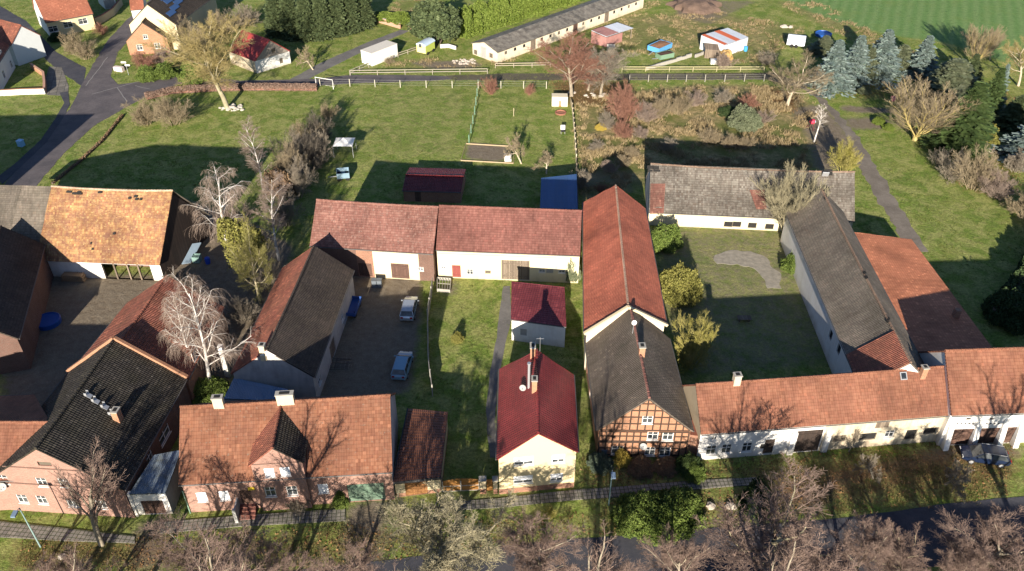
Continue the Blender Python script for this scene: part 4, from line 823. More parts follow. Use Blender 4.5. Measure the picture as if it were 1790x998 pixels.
m = MB(); q = c0 * .45 + b0 * .1 + c1 * .35 + b1 * .1; m.box(q - UP * .6, (.7, .6, 1.7), d); m.build('chimney', BRICK, e)
heY = hgt((1330,402), 378); GB = eave_house('grey_barn', 'old barn with pale blotchy grey tile roof closing the right courtyard', (1134,371), (1494,387), heY, 45, 286, wall=P_OLD, roof=T_GREY, oe=.25, ov=.08, cat='barn', sag=.35, jit=.05, capmat=T_CAP, bands={1: [(999, 999, P_BARNW)], 0: [(999, 999, P_GREY)]})
for px, py in ((1288,392), (1273,392), (1315,394), (1345,396)): GB.op(1, px, py, 1.2, .9, 'dark')
GB.done(); uu = unit(GB.E[1], GB.E[2]); sl = (GB.r0 - GB.E[1]); sl = (sl - uu * sl.dot(uu)).normalized(); nn = uu.cross(sl)
def patch(h, poly, mat, nm, off=.07):
    m = MB(); P = [h.on_roof(*q) + nn * off for q in poly]; roof_slope(m, *P, th=.02, step=.02); m.build(nm, mat, h.roof)
patch(GB, [(1136,374), (1160,373), (1163,321), (1137,321)], T_PATCH, 'red_tile_patch'); patch(GB, [(1322,366), (1340,366), (1336,332), (1310,332)], T_PATCH, 'red_tile_patch')
for px, py, w_, h_ in ((1131,295,.9,.5), (1141,296,.9,.5), (1132,300,.7,.3), (1142,300,1.0,.3), (1440,306,1.2,.9), (1437,331,.7,.6), (1444,333,.5,.5)):
    p = GB.on_roof(px, py); m = MB(); m.obox(p + nn * .04, uu * w_, sl * h_, nn * .02); m.build('tile_gap', DARK, GB.roof)
m = MB(); p = GB.on_roof(1436, 308); m.obox(p + nn * .05, uu * .9, sl * .12, nn * .7 + sl * .3); m.build('loose_sheet', ZINC, GB.roof)
# ------------------------------------------------------------------ ochre barn, upper left
heO = hgt((70,489), 459); e0, e1 = G(-30,452,heO), G(279,464,heO); u = unit(e0, e1); n = Vector((-u.y, u.x, 0)); dO = ridge_pitch(e1, n, 51, 333)
hr = heO + dO * math.tan(R(51)); rb = G(302, 333, hr); shf = rb - (e1 + n * dO); shf.z = 0; ra = e0 + n * dO + shf; ra.z = hr; n2o = (n * dO + shf) / dO
sx = G(88, 328, hr).x; t = (sx - ra.x) / (rb.x - ra.x); rs = ra + (rb - ra) * t; sE = G(61,457,heO).x; tE = (sE - e0.x) / (e1.x - e0.x); es = e0 + (e1 - e0) * tE
e = empty('ochre_barn', ((e0 + e1) / 2 + n * dO).xy.to_3d(), 'big barn with lichen ochre tiles, a grey roof end and an open cart bay', 'barn')
hip = G(-24, 323, 6.0)
m = MB(); roof_slope(m, es, e1, rb, rs, .15, .34, .04, .05, .25); ro = m.build('roof', T_OCHRE, e)
m = MB(); k = 8; g0 = Vector((rs.x, rs.y, rs.z)); rh = ra + (rb - ra) * ((G(36, 327, hr).x - ra.x) / (rb.x - ra.x)); em = e0 + (e1 - e0) * ((G(4, 455, heO).x - e0.x) / (e1.x - e0.x)); roof_slope(m, em, es, rs, rh, .15, .34, .04, .04); roof_slope(m, e0, em, rh, hip, .15, .34, .04, .04); m.build('grey_roof', T_OLIVE, e)
bb0, bb1 = e1 + n2o * 2 * dO, hip + n * dO * .6; bb0.z = heO; bb1 = hip + n * 4.5; bb1.z = 2.6
m = MB(); m.poly([bb0, bb1, rh, rb]); m.poly([bb1, hip, rh]); m.build('rear_roof', T_OLIVE, e)
m = MB(); k = int((rb - rs).length / .42)
for i in range(k): a = rs + (rb - rs) * (i / k) + UP * (.03 - .25 * math.sin(math.pi * i / k)); m.tube([a, a + (rb - rs) / k * 1.1], [.15, .11], 7)
m.build('ridge_cap', tile_mat('pale_ridge', [(0.45,0.3,0.2),(0.55,0.45,0.33)]), ro)
sl = (rb - e1).normalized(); nn = u.cross(sl)
for px, py, w_ in ((116,337,1.2), (126,340,2.2), (135,338,.8), (171,338,.9), (224,348,.6), (234,345,.8), (236,350,.7), (244,350,.5), (197,410,.6), (160,437,.5), (158,427,.3)):
    r = ray(px, py); o = Vector((0, 0, CAMH)); p = o + r * ((e1 - o).dot(nn) / r.dot(nn)); m = MB(); m.obox(p + nn * .06, u * w_ * .6, sl * .3, nn * .02); m.build('tile_gap', DARK, ro)
m = MB(); p0 = V2(e0) + n * .4; u1 = u; n1 = -n; Lb = (e1 - e0).length; so = (G(190,480).x - e0.x); ops = [(so, Lb - 1.6, 0.0, heO - .35)]
wall_face(m, p0, u1, n1, [(0, -.05), (Lb - .2, -.05), (Lb - .2, heO + .1), (0, heO + .1)], ops, [(999, 999, P_WHITE)], .3)
pr = V2(e1) + n * .4 - u * .2; pb = pr + n2o * (2 * dO - .6); Lg = (pb - pr).length; ng = (pb - pr).normalized(); wall_face(m, pr, ng, Vector((ng.y, -ng.x, 0)), [(0, -.05), (Lg, -.05), (Lg, heO - .2), (Lg / 2, hr - .4), (0, heO - .2)], [], [(999, 999, DOORS['darkgate'])])
m.build('wall', None, e); m = MB(); m.poly([p0 + u * so + n * 3, p0 + u * (Lb - 1.6) + n * 3, p0 + u * (Lb - 1.6) + n * 3 + UP * heO, p0 + u * so + n * 3 + UP * heO]); m.build('bay_back', DARKBR, e)
for px in (207, 231, 250):
    q = V2(G(px, 487)); q = V2(p0 + u * ((q - p0).dot(u))); m = MB(); m.obox(q - u * .1, u * .2, n * .2, UP * (heO - .1)); m.build('post', DOORS['gate'], e)
fit(e, p0, u1, n1, G(82,485).x - e0.x, .4, 1.0, 1.0, 'wd'); fit(e, p0, u1, n1, G(55,485).x - e0.x, .4, 1.6, 1.2, 'w')
he = 5.5; r0, r1 = G(-58,560,8.2), G(2,395,8.2); d = unit(r0, r1); n = Vector((d.y, -d.x, 0))
EB = House('yard_barn', 'dark roofed barn at the picture edge below the ochre barn', [r0 - n * 4, r0 + n * 4, r1 + n * 4, r1 - n * 4], 4.6, (r0, r1), wall=DARKBR, roof=T_DARK, oe=.2, ov=.1, cat='barn'); EB.done()
# blue sheet roofed shed in the shade behind the cream barn
zb = 2.6; a, b, c, d_ = G(944,364,zb), G(1010,366,zb), G(1008,304,zb + .3), G(946,311,zb + .3)
e = empty('garden_shed', ((a + b + c + d_) / 4).xy.to_3d(), 'flat blue grey sheet roofed shed in the shade behind the cream barn', 'shed'); m = MB(); roof_slope(m, a, b, c, d_, .08, plain=True); m.build('roof', corr_mat('blue_sheet', [(0.045,0.11,0.27),(0.04,0.10,0.24)], .2, (0.10,0.13,0.18), .3), e)
for q0, q1 in ((a, b), (b, c), (c, d_), (d_, a)):
    m = MB(); m.poly([V2(q0), V2(q1), q1 - UP * .1, q0 - UP * .1]); m.build('wall', DOORS['gate'], e)
sh = eave_house('tiled_shed', 'low shed with violet red tile roof in the shade of the old rose barn', (703,333), (806,336), 2.0, 11, 290, d=3.6, wall=BRICK, roof=T_MAROON, oe=.2, ov=.1, cat='shed'); sh.op(1, 730, 336, .9, 1.8, 'brown', z=.05); sh.done()
# unseen houses added below the picture across the green, to shade the street
for x, w_, hz, lab in ((19, 17, 8.6, 'unseen tiled house added across the green to shade the street by the timbered house'), (42, 22, 10.2, 'unseen tiled house added across the green to shade the street by the white range'), (-62, 20, 8.6, 'unseen tiled house added across the green to shade the verge by the pink gable')):
    OP = House('shading_house', lab, [(x - w_ / 2, 25), (x - w_ / 2, 15), (x + w_ / 2, 15), (x + w_ / 2, 25)], 4.2, ((x - w_ / 2, 20, hz), (x + w_ / 2, 20, hz)), wall=P_WHITE, roof=T_SALMON); OP.done()
XB = House('side_barn', 'tall barn standing beyond the picture edge left of the ochre barn', [(-106, 112), (-106, 98), (-80.5, 99), (-80.5, 113)], 4.0, ((-106, 105, 11.0), (-80.5, 106, 11.0)), wall=BRICK, roof=T_OLIVE, cat='barn'); XB.done()
# ------------------------------------------------------------------ houses at the top of the picture
# far cream house
fl, frr = (79,40), (163,24); heC = hgt((79,67), 40); a, b = G(*fl, heC), G(*frr, heC); u = unit(a, b); n = Vector((-u.y, u.x, 0)); dd = 5.6; hr = heC + 5.6
q0, q1 = a + n * dd, b + n * dd; q0.z = q1.z = hr
H1 = House('cream_house', 'cream house with plain brown tile roof above the dark side road', [a + n * 2 * dd, a, b, b + n * 2 * dd], heC, (q0, q1), wall=P_CREAM, roof=T_REDNEW, oe=.35, ov=.2, bands={0: [(999, 999, P_BLUE)]})
for px, py in ((91,51), (119,43), (145,37)): H1.op(1, px, py, 1.9, 1.3, 'w')
H1.done()
# pale house at the left edge
he = hgt((30,117), 80); a, b = G(-12,160 - 34,he), G(17,80,he); u = unit(a, b); n = Vector((-u.y, u.x, 0)); q0, q1 = a + n * 4.5, b + n * 4.5; q0.z = q1.z = he + 4.3
H2 = House('pale_house', 'pale bluish house with dull red roof at the picture edge beside the garden wall', [a + n * 9, a, b, b + n * 9], he, (q0, q1), wall=P_BLUE, roof=T_RUST, oe=.3, ov=.2)
for px, py in ((3,95), (20,112), (7,130)): H2.op(1, px, py, 1.2, 1.5, 'w')
H2.done()
heW = he; H2b = eave_house('maroon_roofed_house', 'maroon roofed house whose end shows at the picture edge behind the pale house', (-34,64), (19,79), heW, 42, 30, wall=P_BLUE, roof=T_RUST, oe=.2, ov=.1); H2b.done()
# orange brick gable house with a larger cream gable behind
heB = hgt((224,97), 72); H3 = gable_house('orange_brick_house', 'small orange brick gable house standing at the road fork', (219,72), (293,67), (255,30), heB, 39, wall=BRICKL, roof=T_DARK, oe=.15, ov=.1)
for px, py, wd, ht in ((254,64,.9,.9), (244,83,1.2,1.2), (275,80,1.2,1.2)): H3.op(0, px, py, wd, ht, 'w')
H3.done(); a, b = G(224,42,4.5), G(307,42,4.5)
H4 = gable_house('cream_gable_house', 'cream gable house with dark roof and solar panels behind the orange brick house', (224,43), (308,43), (300,-8), 5.4, 7, wall=P_YELLOW, roof=T_DARK, oe=.15, ov=.1); H4.done()
for px, py in ((297,30), (303,20), (309,10), (292,8), (282,2)):
    p = H4.on_roof(px, py); uu = unit(H4.E[1], H4.E[2]); sl = (H4.r0 - H4.E[1]); sl = (sl - uu * sl.dot(uu)).normalized(); nn = uu.cross(sl); m = MB(); m.obox(p + nn * .1, uu * 3.0, sl * 1.1, nn * .05); m.build('solar_panel', flat('solar_blue', (0.05, 0.10, 0.22), .2, .1, 2, 0, .6), H4.roof)
H5 = gable_house('plank_barn', 'barn with pale plank gable beside the house with solar panels', (322,26), (347,30), (345,4), 3.4, 9, wall=DOORS['gate'], roof=T_RUST, oe=.1, ov=.1, cat='barn'); H5.done()
a = G(228,18,3.4); H6 = eave_house('wash_house', 'low annex with ribbed brown roof left of the cream gable', (228,18), (252,16), 3.4, 38, -12, wall=P_WHITE, roof=T_REDNEW, oe=.2, ov=.1, cat='outbuilding'); H6.done()
H7 = eave_house('white_flat_house', 'white walled house whose corner shows at the upper picture edge', (330,2), (368,-4), 4.0, 35, -25, wall=P_WHITE, roof=T_DARK, oe=.2, ov=.1); H7.done()
H8 = eave_house('shaded_garage', 'garage with pale front in the shade behind the cream house', (178,-4), (200,-8), 2.8, 15, -14, d=3, wall=P_BLUE, roof=T_DARK, oe=.1, ov=.1, cat='garage'); H8.op(1, 187, 5, 2.4, 2.0, 'steel', z=.05); H8.done()
# small white house with bright red sheet roof
heS = hgt((445,129), 107); H9 = gable_house('white_cottage', 'small white house with bright red sheet roof and weathered board gable', (445,107), (507,89), (398,89), heS, 69, wall=P_OLD, roof=T_BRIGHT, oe=.1, ov=.15, gutter=False, cap=False)
H9.bands = {0: [(999, heS - .1, P_WHITE), (999, 999, flat('grey_boards', (0.28, 0.24, 0.20), .9, .3, 5))], 3: [(999, 999, P_OLD)]}
H9.op(0, 492, 106, .8, 1.1, 'bricked'); H9.op(0, 478, 89, .8, 1.0, 'bricked'); H9.done()
# long low cattle shed
heL2 = hgt((867,112), 92); a, b, c = G(820,76,heL2), G(870,92,heL2), G(1128,-4,heL2); u = unit(b, c); wv = Vector((-u.y, u.x, 0)); w_ = abs((a - b).dot(wv)); a2 = b + wv * w_; hr = zof(((a2 + b) / 2).x, ((a2 + b) / 2).y, 73); m0 = (a2 + b) / 2; m1 = m0 + (c - b); m0.z = m1.z = hr
H10 = House('cattle_shed', 'very long low whitewashed cattle shed with grey cement sheet roof', [a2, b, c, a2 + c - b], heL2, (m0, m1), wall=P_LONG, roof=C_LONG, oe=.25, ov=.2, cat='barn', cap=False, gutter=False, plain=True)
L = H10.frame(1)[3]
for i in range(17):
    s_ = 2.5 + i * (L - 4) / 16.5
    if i in (3, 8, 12): H10.ops[1].append((s_, .05, 1.6, 2.2, 'gate' if i != 8 else 'brown'))
    else: H10.ops[1].append((s_, 1.3, .9, .7, 'dark' if i % 3 else 'bricked'))
H10.op(0, 845, 96, 1.6, 2.4, 'steel', z=.05); H10.op(0, 831, 91, 1.1, 1.0, 'bricked'); H10.op(0, 858, 97, 1.1, 1.0, 'bricked'); H10.done()
# ------------------------------------------------------------------ white site cabin, wagon
z = zof(G(651,115.8).x, G(651,115.8).y, 94.2); a = G(651,115.8); b = G(634,109); c = G(695.7,98); ul = unit(a, c); un = Vector((-ul.y, ul.x, 0)); L, W_ = (c - a).length, (b - a).dot(un); e = empty('site_cabin', a + ul * L / 2 + un * W_ / 2, 'white flat roofed site cabin standing in the grass behind the rail fence', 'cabin')
m = MB(); m.obox(a, ul * L, un * W_, UP * z); m.build('cabin_box', WHITE, e); m = MB()
m.obox(a + UP * z - ul * .05 - un * .05, ul * (L + .1), un * (W_ + .1), UP * .1); m.build('roof', flat('cabin_roof', (0.62, 0.58, 0.50), .7), e)
z = zof(G(744.8,98).x, G(744.8,98).y, 81); a = G(744.8,98); c = G(760.6,88.6); b = G(729.5,94.5); ul = unit(a, c); un = Vector((-ul.y, ul.x, 0)); L = (c - a).length; W_ = max(2.2, (b - a).dot(un)); e = empty('shepherd_wagon', a + ul * L / 2 + un * W_ / 2, 'yellow and lime round roofed caravan wagon beside the dark yew', 'wagon')
LIME = flat('lime_paint', (0.42, 0.48, 0.10), .6, .1, 3); SUNY = flat('pale_yellow_paint', (0.75, 0.68, 0.28), .6, .1, 3); m = MB(); zb = .5
m.obox(a + UP * zb, ul * L, un * W_, UP * (z - zb), LIME); m.poly([a + UP * zb - ul * .01, a + UP * z - ul * .01, a + un * W_ + UP * z - ul * .01, a + un * W_ + UP * zb - ul * .01], mat=SUNY); m.build('body', None, e)
m = MB(); k = 10; prof = [(un * (W_ / 2 - (W_ / 2 + .1) * math.cos(math.pi * i / k)) + UP * (z + .55 * math.sin(math.pi * i / k))) for i in range(k + 1)]
for p, q in zip(prof, prof[1:]): m.poly([a + p - ul * .15, a + q - ul * .15, a + q + ul * (L + .15), a + p + ul * (L + .15)])
m.poly([a + p - ul * .02 for p in prof], mat=None); m.poly([a + p + ul * (L + .02) for p in prof][::-1]); m.build('roof', flat('wagon_roof', (0.45, 0.55, 0.68), .5), e)
m = MB(); m.obox(a + un * W_ * .42 + UP * (zb + 1.1) - ul * .04, un * .7, ul * .03, UP * .8); m.build('window', GLASS, e)
for s in (.2, .8):
    for t in (-.05, W_ - .05):
        p = a + ul * L * s + un * t + UP * .35; m = MB(); m.tube([p, p + un * .12], .35, 12); m.build('wheel', DARK, e)
# ------------------------------------------------------------------ sheds and trailers in the paddock
def posts_roof(name, label, px, z0, z1, roof, group=None):
    a, b, c, d = G(*px[0], z0), G(*px[1], z0), G(*px[2], z1), G(*px[3], z1); e = empty(name, ((a + b + c + d) / 4).xy.to_3d(), label, 'shed', group); m = MB(); roof_slope(m, a, b, c, d, .08, plain=True); m.build('roof', roof, e)
    for p in (a, b, c, d, (a + b) / 2, (c + d) / 2):
        q = p * .92 + (a + b + c + d) / 4 * .08; m = MB(); m.bar(V2(q), V2(q) + UP * (p.z - .1), .16, .16, Vector((1, 0, 0))); m.build('post', DOORS['gate'], e)
    return e, (a, b, c, d)
WSH = corr_mat('white_sheet', [(0.62,0.66,0.72),(0.55,0.60,0.66)], .25, (0.4,0.4,0.4), .3); e, (a, b, c, d) = posts_roof('open_shed', 'open shed with white sheet roof and rust red end in the paddock', ((1060,64),(1107,49),(1079,39),(1034,53)), 2.3, 2.8, WSH)
m = MB(); f = .46; nz = UP * .06; m.poly([a + nz, a + (b - a) * f + nz, d + (c - d) * f + nz, d + nz]); m.build('red_roof_sheet', flat('faded_red_sheet', (0.34, 0.17, 0.15), .7, .3, 1.5), e)
m = MB(); m.poly([V2(a), V2(a + (b - a) * .6), a + (b - a) * .6 - UP * .2, a - UP * .2]); m.build('wall', flat('faded_red_sheet', (0.34, 0.17, 0.15)), e); m = MB(); m.poly([V2(d), V2(a), a - UP * .2, d - UP * .2]); m.build('wall', flat('faded_red_sheet', (0, 0, 0)), e); m = MB(); m.poly([V2(c), V2(d), d - UP * .1, c - UP * .1]); m.build('wall', DOORS['gate'], e)
q = G(1067,91); m = MB(); m.box(q, (1.5, 1.3, 1.3)); o = solo(m, 'animal_hut', flat('pale_hut', (0.55, 0.48, 0.33), .8), 'tiny pale hut with pitched lid in front of the open shed', 'hut'); m = MB(); x = o.location
m.poly([x + Vector((-.85, -.75, 1.3)), x + Vector((.85, -.75, 1.3)), x + Vector((.85, 0, 1.75)), x + Vector((-.85, 0, 1.75))]); m.poly([x + Vector((.85, .75, 1.3)), x + Vector((-.85, .75, 1.3)), x + Vector((-.85, 0, 1.75)), x + Vector((.85, 0, 1.75))]); m.build('lid', CONC, o)
e, (a, b, c, d) = posts_roof('striped_shed', 'shed with red and white striped sheet roof and hay spilling from its front', ((1266,79),(1308,65),(1272,48.5),(1226,61.5)), 2.6, 3.0, WSH); nz = UP * .06; RED = flat('orange_red_sheet', (0.55, 0.13, 0.05), .6, .15, 2)
for f0, f1 in ((0.0, .14), (.48, .68)):
    m = MB(); L_ = lambda f: a + (b - a) * f; U_ = lambda f: d + (c - d) * f; m.poly([L_(f0) + nz, L_(f1) + nz, U_(f1) + nz, U_(f0) + nz]); m.build('red_stripe', RED, e)
for q0, q1, mt in ((d, a, WHITE), (a, b, WSH), (b, c, RED), (c, d, WSH)):
    m = MB(); m.poly([V2(q0), V2(q1), q1 - UP * .12, q0 - UP * .12]); m.build('wall', mt, e)
p0, p1 = G(1233,86,1.9), G(1258,88,1.9); q = Vector((0, 2.2, .5)); m = MB(); m.poly([p0, p1, p1 + q, p0 + q]); m.poly([p1, p0, V2(p0), V2(p1)]); m.build('lean_to', DOORS['gate'], e)
def blob(c, r, seed, n=10, squash=(1, 1, 1), rough=.3):
    m = MB(); rs = random.Random(seed); c = Vector(c); P = []
    for i in range(n + 1):
        ph = math.pi / 2 * (1 - i / n) if True else 0
        P.append([])
        for k in range(2 * n):
            t = math.pi * k / n; v = Vector((math.cos(ph) * math.cos(t) * squash[0], math.cos(ph) * math.sin(t) * squash[1], math.sin(ph) * squash[2])); P[-1].append(c + v * r * (1 + rough * noise.noise(v * 2 + Vector((seed, 0, 0)))))
    for a, b in zip(P, P[1:]):
        for k in range(2 * n): m.poly([b[k], b[(k + 1) % (2 * n)], a[(k + 1) % (2 * n)], a[k]])
    return m
HAY = flat('hay', (0.42, 0.27, 0.10), .95, .35, 6, bump=.1); q = G(1268,110); solo(blob(q + Vector((.2, 1.6, 0)), 1.9, 3, squash=(.8, 1.25, .95), rough=.6), 'hay_heap', HAY, 'golden hay heap spilling out before the striped shed', 'hay')
q = G(1247,111); m = MB(); m.box(q, (1.3, 1.0, .9)); solo(m, 'white_tub', WHITE, 'white tub standing in the grass beside the hay heap', 'tub')
q = G(1303,89); m = MB(); m.lathe(q, [(.36, 0), (.4, .4), (.38, 1.0), (.3, 1.04)], 12); solo(m, 'blue_barrel', flat('bright_blue', (0.05, 0.28, 0.60), .4), 'bright blue barrel at the corner of the striped shed', 'barrel')
def trailer(name, label, a, b, w_, z0, z1, mat, load=None, cat='trailer'):
    u = unit(a, b); n = Vector((-u.y, u.x, 0)); L = (b - a).length; e = empty(name, (a + b) / 2 + n * w_ / 2, label, cat); m = MB(); t = .06
    m.obox(a + UP * z0, u * L, n * w_, UP * .08)
    for o, x, y in ((a, u * L, n * t), (a + n * (w_ - t), u * L, n * t), (a + n * t, u * t, n * (w_ - 2 * t)), (a + u * (L - t) + n * t, u * t, n * (w_ - 2 * t))): m.obox(o + UP * (z0 + .08), x, y, UP * (z1 - z0 - .08))
    m.build('box_body', mat, e)
    for s in (.18, .82):
        for y in (.1, w_ - .3):
            p = a + u * L * s + n * y + UP * .4; m = MB(); m.tube([p, p + n * .2], .4, 14); wv = m.build('wheel', DARK, e)
    m = MB(); m.bar(a + n * w_ / 2 + UP * z0, a - u * 1.4 + n * w_ / 2 + UP * .45, .1); m.build('drawbar', ZINC, e)
    if load:
        m = MB(); k = 8
        h = lambda i, j: z1 - .08 + .28 * math.sin(math.pi * i / k) * math.sin(math.pi * j / k) + .12 * noise.noise(Vector((i * .7, j * .7, 3)))
        for i in range(k):
            for j in range(k): m.poly([a + u * (t + (L - 2 * t) * x / k) + n * (t + (w_ - 2 * t) * y / k) + UP * h(x, y) for x, y in ((i, j), (i + 1, j), (i + 1, j + 1), (i, j + 1))])
        m.build('load', load, e)
    return e
trailer('farm_trailer', 'light blue farm trailer heaped with brown muck', G(1151,99), G(1174,88.5), 3.0, .7, 1.7, flat('light_blue_paint', (0.10, 0.32, 0.60), .5), flat('muck', (0.25, 0.13, 0.07), .95, .4, 4, bump=.1))
trailer('green_skip', 'green open skip beside the loaded blue trailer', G(1154,107), G(1178,102), 1.9, .25, 1.2, flat('dull_green_paint', (0.16, 0.26, 0.17), .6, .2, 3), flat('dark_muck', (0.06, 0.035, 0.025), .95))
def slab_row(a, b, n_, label):
    u = unit(a, b); L = (b - a).length; e = empty('slab_wall', (a + b) / 2, label, 'wall'); n = Vector((-u.y, u.x, 0)); m = MB()
    for i in range(n_): o = a + u * (L * i / n_) + n * rng.uniform(-.05, .05); m.obox(o - UP * .05, u * (L / n_ - .0), n * .3, UP * (.75 + rng.uniform(-.1, .1)))
    m.build('slab_run', CONC, e)
slab_row(G(1130,123), G(1209,100), 9, 'leaning row of pale concrete slabs before the loaded trailer'); slab_row(G(1216,101), G(1238,93), 4, 'short row of pale slabs before the striped shed')
# covered trailer, pool, heap, rubble
a, b = G(1374,82), G(1405,85.5); u = unit(a, b); n = Vector((-u.y, u.x, 0)); L = (b - a).length; e = empty('covered_trailer', (a + b) / 2 + n, 'white trailer under a pale tarpaulin on the grass by the spruces', 'trailer'); m = MB(); m.obox(a + UP * .5, u * L, n * 3.6, UP * 1.2)
p = [a + UP * 1.7, a + UP * 1.7 + u * L, a + n * 3.6 + u * L + UP * 1.7, a + n * 3.6 + UP * 1.7]; r = [a + n * 1.8 + UP * 2.2, a + n * 1.8 + UP * 2.2 + u * L]; m.poly([p[0], p[1], r[1], r[0]]); m.poly([p[2], p[3], r[0], r[1]]); m.poly([p[1], p[2], r[1]]); m.poly([p[3], p[0], r[0]]); m.build('tarpaulin', flat('white_tarp', (0.72, 0.76, 0.82), .5, .1, 1.5), e)
for s in (.3, .55):
    q = a + u * L * s + UP * .38; m = MB(); m.tube([q - n * .05, q + n * .2], .38, 14); m.build('wheel', DARK, e)
q = G(1439,62); m = MB(); m.lathe(q, [(1.75, 0), (1.8, .55), (1.7, .6), (1.65, .45), (.01, .44)], 24); solo(m, 'paddling_pool', flat('pool_blue', (0.02, 0.09, 0.34), .35), 'round blue pool in the spruce shade near the white trailer', 'pool')
solo(blob(G(1214,14) + Vector((0, 1, 0)), 4.6, 9, 14, (1.25, 1.25, .55), .35), 'soil_heap', flat('soil_brown', (0.125, 0.085, 0.065), .95, .4, 1.2, bump=.15), 'big heap of brown soil at the upper edge of the paddock', 'heap')
STONE = flat('pale_stone', (0.42, 0.37, 0.31), .9, .3, 4, bump=.05)
def stones(c, n_, spread, size, label, name='stone_heap', mat=None, cat='stones'):
    rs = random.Random(hash(label) % 999 if False else len(label)); mb = MB(); c = Vector(c)
    for i in range(n_):
        a, d = rs.uniform(0, 6.28), spread * math.sqrt(rs.random()); r = size * rs.uniform(.6, 1.2); x = blob(c + Vector((d * math.cos(a), d * .6 * math.sin(a), max(0, (.5 - d / spread)) * size * 1.2 - .05)), r, i + 1, 4, (1, rs.uniform(.7, 1), .75), .4)
        b = len(mb.v); mb.v += x.v; mb.f += [tuple(k + b for k in f) for f in x.f]; mb.uv += x.uv; mb.mi += x.mi
    return tag(solo(mb, name, mat or STONE, label, cat), kind='stuff')
stones(G(1442,167), 14, 1.4, .5, 'pile of pale field stones at the foot of the blue spruces'); stones(G(813,108), 40, 2.6, .35, 'broken rubble scattered before the cattle shed gable'); stones(G(1747,262), 34, 2.9, .42, 'stacked pale stones and logs under the yellow shrub')
stones(G(890,33), 6, 1.3, .8, 'white wrapped bales lying along the tall lime hedge', 'bale_row', WHITE); stones(G(1652,258), 5, .8, .5, 'few pale boulders at the foot of the dark spruce'); stones(G(1375,47), 8, 1.2, .6, 'pale boulders beside the field edge above the covered trailer'); stones(G(1045,168), 20, 2.4, .4, 'pinkish rubble under the grey brown tree'); stones(G(1000,162), 5, .7, .4, 'pale stones around the red brown tree trunk')
# low pale wall beside the wagon, brick garden walls
def wall(pts, h, t, mat, label, name='garden_wall', cap=None):
    P = [G(*p) for p in pts]; c = sum(P, Vector()) / len(P); e = empty(name, c, label, 'wall'); m = MB()
    for a, b in zip(P, P[1:]): u = unit(a, b); m.obox(a - UP * .05 - Vector((-u.y, u.x, 0)) * t / 2, b - a, Vector((-u.y, u.x, 0)) * t, UP * (h + .05))
    m.build('wall_run', mat, e)
    if cap:
        m = MB()
        for a, b in zip(P, P[1:]): u = unit(a, b); m.obox(a + UP * (h + .002) - Vector((-u.y, u.x, 0)) * (t / 2 + .04), b - a, Vector((-u.y, u.x, 0)) * (t + .08), UP * .08)
        m.build('coping', cap, e)
    return e
SALM = brick_mat('salmon_brick', (0.52, 0.27, 0.18), (0.46, 0.22, 0.15), (0.45, 0.36, 0.28), .15)
wall([(769.5,84), (784,83), (797,87)], .8, .25, P_WHITE, 'low whitewashed wall stub between the yew and the cattle shed'); wall([(642.6,33), (700,50)], 1.2, .3, SALM, 'salmon brick garden wall before the round clipped bushes', cap=CONC); wall([(715,54), (728,58.5)], 1.1, .3, SALM, 'short salmon brick wall end beside the yew')
wall([(-10,168), (40,165), (80,164)], 1.1, .35, P_WHITE, 'low white wall with tile coping before the pale house', cap=BRICKL); wall([(80,163), (80,150), (78,134), (66,126), (56,119)], 1.0, .35, BRICKL, 'curved low brick wall with round caps beside the forecourt', cap=SALM); wall([(168,44), (182,38), (200,26), (214,8)], 1.6, .35, P_TAN, 'tan yard wall between the cream house and the grass strip', cap=T_RUST)
# ------------------------------------------------------------------ fences
def rail_fence(pts, h, step, label, rails=(.95, .5), mat=None, name='rail_fence', pw=.1):
    mat = mat or flat('pale_rail', (0.31, 0.28, 0.23), .8, .2, 3); P = [G(*p) for p in pts]; e = empty(name, sum(P, Vector()) / len(P), label, 'fence')
    for a, b in zip(P, P[1:]):
        L = (b - a).length; k = max(1, round(L / step)); u = unit(a, b); n = Vector((-u.y, u.x, 0))
        for i in range(k + 1):
            q = a + (b - a) * i / k; m = MB(); m.obox(q - u * pw / 2 - n * pw / 2 - UP * .05, u * pw, n * pw, UP * (h + rng.uniform(0, .08))); m.build('post', mat, e)
        for r in rails:
            m = MB(); m.obox(a + UP * (h * r - .06) + n * (pw / 2 + .002), b - a, n * .05, UP * .12); m.build('rail', mat, e)
    return e
rail_fence([(612,132), (852,129)], 1.1, 6.0, 'long white rail fence along the track before the site cabin'); rail_fence([(613,131.5), (645,118.5)], 1.1, 3.0, 'short slanting rail fence running up to the site cabin'); rail_fence([(696,101), (730,89.5)], 1.0, 3.0, 'rail fence between the site cabin and the wagon', mat=flat('grey_rail', (0.36, 0.31, 0.24), .9)); rail_fence([(866,119), (962,117.5)], 1.0, 3.4, 'weathered rail fence at the foot of the cattle shed', mat=flat('grey_rail', (0, 0, 0)))
rail_fence([(1087,125), (1335,125)], 1.0, 4.8, 'yellowed two bar fence along the track by the paddock', mat=flat('yellow_rail', (0.42, 0.37, 0.22), .9, .2, 3))
WIRE = flat('wire', (0.25, 0.25, 0.24), .6)
def wire_fence(pts, h, step, label, mat, mesh=False):
    e = rail_fence(pts, h, step, label, rails=(), mat=mat, name='wire_fence', pw=.13); P = [G(*p) for p in pts]
    for a, b in zip(P, P[1:]):
        for r in (.35, .65, .95): m = MB(); m.bar(a + UP * h * r, b + UP * h * r, .02); m.build('wire', WIRE, e)
    return e
